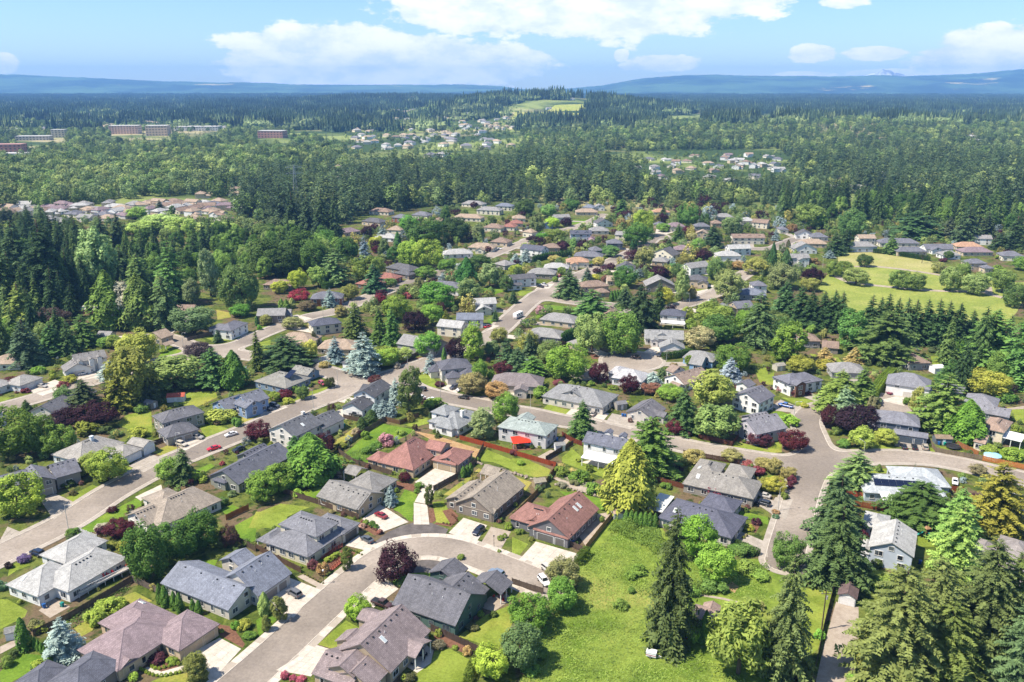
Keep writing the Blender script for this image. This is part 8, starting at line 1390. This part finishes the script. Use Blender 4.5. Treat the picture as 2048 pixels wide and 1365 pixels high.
# red ramp before the cream house
A = np.array(g(*tp('A1', 590, 470))); B = np.array(g(*tp('A1', 690, 400))); A2_ = np.array(g(*tp('A1', 515, 375))); B2_ = np.array(g(*tp('A1', 680, 285)))
for a_, b_, lb in ((A, B, 'lower red-brown ramp with railings beside the golden shrub'), (A2_, B2_, 'upper red-brown ramp with railings along the cream house')):
    d = b_ - a_; L = float(np.linalg.norm(d)); th = math.atan2(d[1], d[0]); r = empty('access_ramp', (a_[0], a_[1], 0), th); tag(r, lb, 'ramp'); n = 12
    for i in range(n): z = .1 + .5*i/n; b = MB(); b.box(L*i/n+.01, L*(i+1)/n-.01, -.6, .6, z-.05, z); obj('plank', b.me('plank', ['fence_wood']), r, color=C('a0604c',.8))
    for s in (-.6,.6): b = MB(); b.quad((0,s-.03,.95),(L,s-.03,1.45),(L,s-.03,1.58),(0,s-.03,1.08)); b.quad((0,s-.03,.45),(L,s-.03,.95),(L,s-.03,1.05),(0,s-.03,.55)); [b.box(L*i/6-.05,L*i/6+.05,s-.05,s+.05,0,1.1+.5*i/6) for i in range(7)]; obj('railing', b.me('railing', ['fence_wood']), r, color=C('a85444',.8))
# small box trailer in the meadow
X, Y = g(*tp('A2', 1118, 1160)); r = empty('utility_trailer', (X, Y, .02), R(-20)); tag(r, 'small white box trailer with red stripe standing in the meadow', 'trailer'); b = MB(); b.box(-1.2,1.0,-.75,.75,.45,1.35,taper=.04); b.box(-1.22,1.02,-.77,.77,1.35,1.45); obj('body', b.me('body', ['painted']), r, color=C('f2f2f2',.85)); b = MB(); b.box(-1.205,1.005,-.765,-.755,.75,.9); b.box(-1.205,1.005,.755,.765,.75,.9); obj('stripe', b.me('stripe', ['painted']), r, color=C('b03030',.9)); b = MB(); b.tube((1.0,-.5,.5),(2.1,0,.5),.05,.05,6); b.tube((1.0,.5,.5),(2.1,0,.5),.05,.05,6); b.tube((2.0,0,.5),(2.0,0,.02),.04,.04,6); obj('tow_bar', b.me('tow_bar', ['galvanised']), r)
for s in (-1,1):
    w = empty('wheel', (-.2, s*.85, .3)); w.parent = r; b = MB(); b.tube((0,-.09,0),(0,.09,0),.3,.3,14); obj('tyre', b.me('tyre', ['tyre']), w); b = MB(); b.tube((0,-.1,0),(0,.1,0),.17,.17,10); obj('rim', b.me('rim', ['rim']), w)
# red mower
X, Y = g(*tp('A2', 1390, 1025)); r = empty('lawn_mower', (X, Y, .02), .7); tag(r, 'red lawn mower under the great spruce', 'mower'); b = MB(); b.box(-.5,.5,-.35,.35,.2,.5,taper=.06); obj('deck', b.me('deck', ['car_paint']), r, color=C('d02828',.9)); b = MB(); b.box(-.2,.25,-.2,.2,.5,.8,taper=.05); obj('engine', b.me('engine', ['dark_metal']), r); b = MB(); b.tube((-.5,-.25,.4),(-1.1,-.25,1.0),.025,.025,6); b.tube((-.5,.25,.4),(-1.1,.25,1.0),.025,.025,6); b.tube((-1.1,-.25,1.0),(-1.1,.25,1.0),.025,.025,6); obj('handle', b.me('handle', ['dark_metal']), r)
for sx in (-.4,.4):
    for sy in (-.4,.4): b = MB(); b.tube((sx,sy-.05,.15),(sx,sy+.05,.15),.15,.15,10); obj('wheel', b.me('wheel', ['tyre']), r)
# play frame with slides
X, Y = g(*tp('A3', 1262, 190)); r = empty('play_frame', (X, Y, .02), .3); tag(r, 'wooden play frame with two teal slides on the lawn', 'play frame')
for sx in (-.8,.8):
    for sy in (-.8,.8): b = MB(); b.box(sx-.06,sx+.06,sy-.06,sy+.06,0,2.6); obj('post', b.me('post', ['fence_wood']), r, color=C('a07a58',.8))
b = MB(); b.box(-.85,.85,-.85,.85,1.3,1.38); obj('platform', b.me('platform', ['fence_wood']), r, color=C('a07a58',.8)); V = [(-1,-1,2.5),(1,-1,2.5),(1,1,2.5),(-1,1,2.5),(0,0,3.2)]; obj('roof', mesh('roof', V, [(0,1,4),(1,2,4),(2,3,4),(3,0,4)], ['fence_wood']), r, color=C('b08a68',.8))
for q, (p0, p1) in enumerate((((0,-.9,1.35),(.2,-3.2,.15)),((-.9,0,1.35),(-3.0,.6,.15)))):
    b = MB(); p0, p1 = Vector(p0), Vector(p1); dd = (p1-p0).normalized(); s = dd.cross(Vector((0,0,1))).normalized()*.28; up = Vector((0,0,.18)); b.quad(tuple(p0-s),tuple(p0+s),tuple(p1+s),tuple(p1-s)); b.quad(tuple(p0-s),tuple(p1-s),tuple(p1-s+up),tuple(p0-s+up)); b.quad(tuple(p0+s),tuple(p1+s),tuple(p1+s+up),tuple(p0+s+up)); obj('slide', b.me('slide', ['painted']), r, color=C('3aa8a0',.9))
# caravan and blue container on the estate street
X, Y = g(*tp('C2', 48, 945)); r = empty('caravan', (X, Y, .07), R(60)); tag(r, 'white box caravan parked on the estate street', 'caravan'); b = MB(); b.box(-3.6,3.6,-1.2,1.2,.6,3.1,taper=.08); obj('body', b.me('body', ['painted']), r, color=C('f4f4f2',.86)); b = MB(); b.box(-3.62,3.62,-1.215,1.215,1.0,1.25); obj('stripe', b.me('stripe', ['painted']), r, color=C('b08a78',.8))
for x in (-2.2,-.4,1.8): b = MB(); b.box(x-.45,x+.45,-1.22,1.22,1.8,2.5); obj('window', b.me('window', ['car_glass']), r)
for s in (-1,1):
    for x in (-.5,.5): b = MB(); b.tube((x,s*1.05-.1,.38),(x,s*1.05+.1,.38),.38,.38,12); obj('wheel', b.me('wheel', ['tyre']), r)
b = MB(); b.tube((3.5,0,.5),(4.8,0,.45),.07,.05,6); obj('tow_bar', b.me('tow_bar', ['galvanised']), r)
X, Y = g(*tp('C2', 145, 985)); r = empty('skip_container', (X, Y, .05), R(8)); tag(r, 'dark blue open skip container on the drive beside the caravan', 'container'); b = MB(); b.box(-2.7,2.7,-1.1,-1.02,.1,1.7); b.box(-2.7,2.7,1.02,1.1,.1,1.7); b.box(-2.7,-2.62,-1.02,1.02,.1,1.7); b.box(2.62,2.7,-1.02,1.02,.1,1.7); b.box(-2.62,2.62,-1.02,1.02,.1,.25); obj('body', b.me('body', ['painted']), r, color=C('24406e',.9))
for i in range(8): x = -2.5+i*.71; b = MB(); b.box(x-.05,x+.05,-1.18,-1.1,.1,1.7); obj('rib', b.me('rib', ['painted']), r, color=C('2c4a7a',.9))
# boulders of the retaining wall below the red fence, and in the gravel bed
ROCK = []
for s in range(4):
    rr = np.random.default_rng(400 + s); b = bpy.data.meshes.new('boulder'); import bmesh; bm = bmesh.new(); bmesh.ops.create_icosphere(bm, subdivisions=1, radius=.5)
    for v in bm.verts: v.co *= rr.uniform(.75, 1.2); v.co.z *= .75
    bm.to_mesh(b); bm.free(); b.materials.append(MT['stone']); ROCK.append(b)
def boulders(t, pts, n, size, label, grp):
    q = [np.array(g(*tp(t, *p))) for p in pts]; seg = [np.linalg.norm(b_ - a_) for a_, b_ in zip(q[:-1], q[1:])]; tot = sum(seg)
    for i in range(n):
        s = (i + random.uniform(.1, .9)) / n * tot; k = 0
        while s > seg[k] and k < len(seg) - 1: s -= seg[k]; k += 1
        p = q[k] + (q[k+1] - q[k]) * s / seg[k] + np.array([random.uniform(-.5,.5), random.uniform(-.5,.5)]) * size; sc = size * random.uniform(.7, 1.3)
        o = obj('boulder', ROCK[random.randrange(4)], None, (p[0], p[1], sc*.22), random.uniform(0,6)); o.scale = (sc, sc*random.uniform(.8,1.2), sc); tag(o, label, 'boulder', grp)
boulders('B1', [(1770,905),(1880,940),(2048,985),(2220,1040)], 34, 1.1, 'gray boulder in the low wall below the grassy bank', 'boulders below the grassy bank')
boulders('B2', [(330,1075),(480,1120),(640,1160),(720,1190)], 22, .9, 'pale boulder edging the gravel slope below the white house', 'boulders edging the gravel slope')
boulders('B1', [(640,960),(660,1010),(700,1030)], 9, 1.2, 'large pale boulder at the waterfall garden behind the tan house', 'boulders of the waterfall garden')
boulders('B1', [(920,830),(1000,790),(1080,770)], 10, .9, 'gray boulder on the green slope beside the pink shrub', 'boulders on the green slope')
# power pylon above the trees
X, Y = g(594, 420); hh = 44.0; r = empty('power_pylon', (X, Y, 0), .4); tag(r, 'pale lattice power pylon rising above the valley firs', 'pylon'); b = MB()
for s in range(9):
    z0, z1 = hh*s/9, hh*(s+1)/9; w0, w1 = 3.6*(1-s/9)+.6, 3.6*(1-(s+1)/9)+.6
    for i in range(4):
        a0, a1 = math.pi/4+i*math.pi/2, math.pi/4+(i+1)*math.pi/2; p = lambda w, a, z: (w*math.cos(a), w*math.sin(a), z)
        b.tube(p(w0,a0,z0),p(w1,a0,z1),.22,.22,4,caps=False); b.tube(p(w0,a0,z0),p(w1,a1,z1),.14,.14,4,caps=False)
obj('tower', b.me('tower', ['galvanised']), r)
for z in (hh-2, hh-8): b = MB(); b.tube((-8,0,z),(8,0,z),.25,.25,4); b.tube((-8,0,z),(0,0,z+2.5),.14,.14,4); b.tube((8,0,z),(0,0,z+2.5),.14,.14,4); obj('cross_arm', b.me('cross_arm', ['galvanised']), r)
# larger buildings of the distant town
def block(px, py, w, d, h, ang, wall, label, floors=3, roof='c9c5be'):
    X, Y = gt(px, py); r = empty('town_building', (X, Y, float(hz(X, Y))), R(ang)); tag(r, label, 'building'); b = MB(); b.box(-w/2,w/2,-d/2,d/2,-1,h); obj('wall', b.me('wall', ['painted']), r, color=C(wall,.85)); b = MB(); b.box(-w/2-.4,w/2+.4,-d/2-.4,d/2+.4,h,h+.8); obj('roof', b.me('roof', ['painted']), r, color=C(roof,.85))
    fh = h / floors; n = max(3, int(w / 7)); m_ = MB(); m_.box(-1.7,1.7,-.12,.05,-.9,.9); me = m_.me('window', ['glass'])
    for f in range(floors):
        for i in range(n): obj('window', me, r, (-w/2+w*(i+.5)/n, -d/2-.02, fh*(f+.55)))
    n2 = max(2, int(d / 8))
    for f in range(floors):
        for i in range(n2):
            for s in (-1, 1): obj('window', me, r, (s*(w/2+.02), -d/2+d*(i+.5)/n2, fh*(f+.55)), s*math.pi/2)
block(252, 268, 70, 40, 20, 8, 'dcb8a4', 'brick-red office block left of a second brick block in the distant town', 4); block(318, 272, 50, 40, 24, 8, 'e0c0a8', 'brick-red office block with tan corner in the distant town', 4); block(546, 276, 60, 34, 16, -6, 'b88a7c', 'long dark red building with window bands beyond the valley', 3); block(20, 306, 52, 30, 15, 10, 'c08070', 'red apartment block at the valley edge', 3, 'b88a7c'); block(20, 322, 60, 26, 12, 6, 'd8d4cc', 'pale apartment row below the red block', 3); block(120, 276, 30, 22, 18, 10, 'c8bca8', 'tan tower-like building beyond the firs', 4); block(400, 262, 110, 50, 11, 4, 'dcdad4', 'long pale warehouse in the distant town', 2); block(70, 281, 70, 30, 9, 10, 'cfc4b4', 'low tan building behind the valley firs', 2); block(300, 240, 90, 50, 14, 2, 'd4ccc0', 'pale commercial building among distant trees', 3); block(800, 200, 160, 60, 18, 2, 'd09880', 'large orange-red school building on the far plain', 2, 'd88868'); block(740, 201, 120, 50, 14, 2, 'd8d4d0', 'pale hall beside the orange-red school', 2); block(620, 256, 90, 30, 11, -4, 'dcd4c4', 'pale apartment row right of the dark red building', 3)
block(1700, 385, 46, 16, 6, -6, 'e4ddd0', 'long low white building under the firs beyond the park', 1); block(1930, 290, 70, 30, 9, 0, 'e6e4e0', 'pale shed roof among the far firs', 1)
# water tower on the hill
X, Y = gt(1128, 190); z = float(hz(X, Y)); r = empty('water_tank', (X, Y, z)); tag(r, 'pale water tank on the wooded hilltop', 'water tank'); b = MB(); b.tube((0,0,0),(0,0,9),6,6,20); obj('tank', b.me('tank', ['trim_white']), r); b = MB(); b.tube((0,0,9),(0,0,10.5),6.3,1,20); obj('roof', b.me('roof', ['trim_white']), r)
# ------------------------------------------------------------------ drives of the middle-distance houses
NDV = 0
for key, rects in HOUSES:
    mid, U, N, L, D, h, op = rects[0]
    if not (300 < mid[1] < 820): continue
    c_ = mid + N * D / 2; best = None
    for nm, (w, line) in RL.items():
        dd = np.hypot(line[:, 0] - c_[0], line[:, 1] - c_[1]); i = int(np.argmin(dd))
        if best is None or dd[i] < best[0]: best = (float(dd[i]), line[i], w)
    if best[0] > 42 or best[0] < 12: continue
    d = unit(best[1] - c_); s = np.array([-d[1], d[0]]); a_ = c_ + d * min(L, D) * .35 + s * 2.0; b_ = best[1] - d * (best[2] / 2 + .2) + s * 2.0; ww = 3.0; ZL[0] += .0002
    V = [a_ - s * ww, b_ - s * ww, b_ + s * ww, a_ + s * ww]; m0_ = sum(V) / 4; tag(obj('driveway', mesh('driveway', [(p[0] - m0_[0], p[1] - m0_[1], 0) for p in V], [(0, 1, 2, 3)], ['concrete' if random.random() < .6 else 'concrete_old']), None, (m0_[0], m0_[1], ZL[0])), kind='structure'); NDV += 1
# ------------------------------------------------------------------ small planting round the houses
GB = 0
for key, rects in HOUSES:
    for (mid, U, N, L, D, h, op) in rects[:3]:
        if mid[1] > 330 or L * D < 35 or op.get('open'): continue
        for q in range(3):
            s = random.choice((0, 1, 3)); f = random.uniform(-.45, .45)
            p = {0: mid + U * L * f - N * random.uniform(.7, 1.6), 1: mid + U * (L / 2 + random.uniform(.7, 1.6)) + N * D * (f + .5), 3: mid - U * (L / 2 + random.uniform(.7, 1.6)) + N * D * (f + .5)}[s]
            bad = road_d(p[0], p[1]) < 2.5
            for (m2, U2, N2, L2, D2, h2, o2) in rects:
                a_ = (p - m2) @ U2; b_ = (p - m2) @ N2
                if abs(a_) < L2 / 2 + .2 and -.3 < b_ < D2 + .3: bad = True
            if s in dict(op.get('g', [])): bad = True
            if bad: continue
            w = random.uniform(.9, 1.9); add_plant(random.choice(('shrub', 'shrub', 'ball')), p[0], p[1], w * random.uniform(.7, 1.0), w, random.choice(['5f8030', '6f9038', '86a040', '4f6f2c', '7a8a48', '8a5a48', 'a8a050'])); GB += 1
# bramble thicket and tall weeds on the meadow (nobody could count them)
def stuff_leaves(name, label, polys, dens, hgt, hexes, leaf, seed):
    r = np.random.default_rng(seed); Cc, Nn, Dd, Ww, Tt = [], [], [], [], []
    for t, poly in polys:
        q = [g(*tp(t, *p)) for p in poly]; x0, x1 = min(p[0] for p in q), max(p[0] for p in q); y0, y1 = min(p[1] for p in q), max(p[1] for p in q)
        n = int((x1 - x0) * (y1 - y0) * dens); X = r.uniform(x0, x1, n); Y = r.uniform(y0, y1, n); k = inpoly(X, Y, q); X, Y = X[k], Y[k]; n = len(X)
        hh = vnoise(X + 500, Y + 500, 3.1, seed + 1) * vnoise(X + 500, Y + 500, 9.0, seed + 2) * 2.2 * hgt
        Cc.append(np.stack([X, Y, hh * r.uniform(.25, 1, n) + .03], 1)); Nn.append(np.stack([r.normal(0, .6, n), r.normal(0, .6, n), np.ones(n)], 1)); Dd.append(r.normal(size=(n, 3)) + np.array([0, 0, .4])); Ww.append(leaf * r.uniform(.6, 1.5, n)); Tt.append(np.clip(.5 + (vnoise(X + 900, Y + 900, 2.2, seed + 3) - .5) * .8 + r.normal(0, .14, n), 0, 1))
    w = np.concatenate(Ww); me = leafmesh(name, np.concatenate(Cc), np.concatenate(Nn), np.concatenate(Dd), w * .6, w, np.concatenate(Tt), 'leaf'); o = obj(name, me, color=C(hexes, .85)); tag(o, label, name.replace('_', ' '), kind='stuff')
stuff_leaves('bramble_thicket', 'overgrown bramble thicket behind the conifer row', [('A2', [(760,150),(830,60),(960,110),(1180,150),(1210,330),(1130,350),(980,240),(860,190)]), ('A2', [(1400,560),(1520,600),(1640,640),(1560,680),(1400,650)]), ('A2', [(1780,400),(2048,440),(2048,560),(1860,500)])], 26, 2.6, '7fa03c', .19, 21)
stuff_leaves('tall_grass', 'rough tufted grass across the meadow', [('A2', [(560,420),(840,120),(1150,340),(1200,600),(1060,900),(1060,1364),(60,1364),(420,820)]), ('A2', [(1150,1120),(1500,1150),(1900,1364),(1000,1364)]), ('A2', [(1420,420),(1700,420),(2048,600),(2048,740),(1700,680),(1420,640)])], 9, .28, '86a03e', .20, 31)
stuff_leaves('ground_cover', 'low ground cover along the fence banks', [('B1', [(700,850),(800,800),(900,800),(960,760),(900,890),(790,890)]), ('A0', [(480,860),(640,790),(1040,590),(1060,610),(620,920),(440,1000)]), ('A2', [(60,1364),(300,850),(420,820),(330,1000),(180,1364)]), ('B2', [(350,960),(640,1040),(700,1140),(360,1030)])], 16, .7, '6f8f3c', .16, 41)
# ------------------------------------------------------------------ labels: what each plant stands beside
from collections import defaultdict
CN = {'red': (0.42, .08, .1)}
def colour_word(hx):
    r, g_, b = [int(hx[i:i + 2], 16) for i in (0, 2, 4)]
    return None
kx = np.array([k[0] for k in KEYS]); ky = np.array([k[1] for k in KEYS])
def near_key(x, y):
    d = np.hypot(kx - x, ky - y); i = int(np.argmin(d)); return KEYS[i][2], float(d[i])
def size_word(kind, h, cat):
    if cat == 'shrub': return 'low ' if h < .8 else ('tall ' if h > 2.6 else '')
    return 'small ' if h < 7 else ('very tall ' if h > 26 else ('tall ' if h > 17 else ''))
def tone_word(o, kind):
    c = None
    for q in ([o] if o.type == 'MESH' else o.children):
        if q.type == 'MESH' and (q.name.startswith('crown') or q is o): c = q.color
    if c is None: return ''
    r, g_, b = c[0], c[1], c[2]; m_ = max(r, g_, b)
    if r > g_ * 1.6: return 'reddish ' if kind != 'purple' else ('crimson ' if r > .22 else 'dark ')
    if r > g_ * 1.02 and b < g_ * .5: return 'golden '
    if g_ > .33 and r > g_ * .8 and b > g_ * .5: return 'pale '
    if g_ > .30: return 'bright '
    if g_ < .115 and kind not in ('purple', 'fir', 'dark_maple'): return 'dark '
    return ''
for o, kind, x, y, h, w, label, group, ctx, ds in PLANTS:
    if label is None:
        d2 = ds.replace('dark purple-leaved', 'purple-leaved').replace('tall dark green fir', 'dark green fir')
        sw = size_word(kind, h, PR[kind][5]); tw = tone_word(o, kind)
        if 'pale' in d2 or 'dark' in d2: tw = '' if tw in ('pale ', 'dark ') else tw
        if tw in ('reddish ', 'golden ', 'crimson ') : d2 = d2.replace('green ', '')
        if ctx: label = f"{sw}{tw}{d2} {ctx}"
        else:
            kk, dist = near_key(x, y); label = f"{sw}{tw}{d2} {'beside' if dist < 16 else 'near'} {kk}"
    o['label'] = ' '.join(label.split()[:16])
# mid and far houses: what stands beside them
tx = np.array([p[2] for p in PLANTS if p[5] > 2.5]); ty_ = np.array([p[3] for p in PLANTS if p[5] > 2.5]); tn = [(PR[p[1]][4].replace('_', ' '), p) for p in PLANTS if p[5] > 2.5]
for r, ds in MIDH:
    x, y = r.location.x, r.location.y; d = np.hypot(tx - x, ty_ - y); q = np.argsort(d)[:2]; a_ = tn[q[0]][0]; b_ = tn[q[1]][0]
    r['label'] = f"{ds} by {a_} and {b_}" if a_ != b_ else f"{ds} beside {a_}s"
for r, ds, x, y in FARH: r['label'] = ds
# look-alikes that share a label: tell them apart by size and by what stands next to them
PX_ = np.array([p[2] for p in PLANTS]); PY_ = np.array([p[3] for p in PLANTS]); dup = defaultdict(list)
for i, p in enumerate(PLANTS):
    if p[8] is None: dup[p[0]['label']].append(i)
used = {p[0]['label'] for p in PLANTS}
for lb, ids in dup.items():
    if len(ids) < 2: continue
    ids.sort(key=lambda i: -PLANTS[i][4]); n = len(ids); core = lb
    for w_ in ('very tall ', 'tall ', 'small ', 'low '):
        if core.startswith(w_): core = core[len(w_):]; break
    for r_i, i in enumerate(ids):
        o = PLANTS[i][0]; cand = []; rk = {0: 'taller' if n == 2 else 'tallest', n - 1: 'shorter' if n == 2 else 'shortest'}.get(r_i)
        if n <= 3 and r_i == 1 and n == 3: rk = 'middle-sized'
        dd = np.hypot(PX_ - PLANTS[i][2], PY_ - PLANTS[i][3]); ks = [k for k in np.argsort(dd)[1:6] if PLANTS[k][1] != PLANTS[i][1]]
        if rk and PLANTS[ids[0]][4] > PLANTS[ids[-1]][4] * 1.12: cand.append(f"{rk} {core}")
        for k in ks[:3]: cand.append(f"{lb}, next to {PR[PLANTS[k][1]][4].replace('_', ' ')}")
        d2 = np.argsort(np.hypot(kx - PLANTS[i][2], ky - PLANTS[i][3]))[1:3]
        for k in d2: cand.append(f"{lb}, towards {KEYS[int(k)][2]}")
        for c_ in cand:
            if len(c_.split()) <= 16 and c_ not in used: o['label'] = c_; used.add(c_); break
byl = defaultdict(list)
for o in COL.objects:
    if o.parent is None and 'label' in o: byl[(o['label'])].append(o)
for lb, os_ in byl.items():
    if len(os_) > 1:
        gname = os_[0].get('group') or ('look-alikes: ' + lb)
        for o in os_: o['group'] = o.get('group') or gname
# ------------------------------------------------------------------ haze: even air round the camera and the whole place
if HAZE_D > 0:
    b = MB(); b.box(-15000, 15000, -600, 16000, -60, 430); hm = bpy.data.materials.new('haze'); hm.use_nodes = True; t = hm.node_tree
    for n in list(t.nodes):
        if n.type != 'OUTPUT_MATERIAL': t.nodes.remove(n)
    pv = t.nodes.new('ShaderNodeVolumePrincipled'); pv.inputs['Color'].default_value = (*HAZE_C, 1); pv.inputs['Density'].default_value = HAZE_D; pv.inputs['Anisotropy'].default_value = 0.0
    t.links.new(pv.outputs[0], t.nodes['Material Output'].inputs['Volume']); o = obj('haze', b.me('haze', [hm])); tag(o, 'thin blue haze filling the valley air', 'haze', kind='stuff')
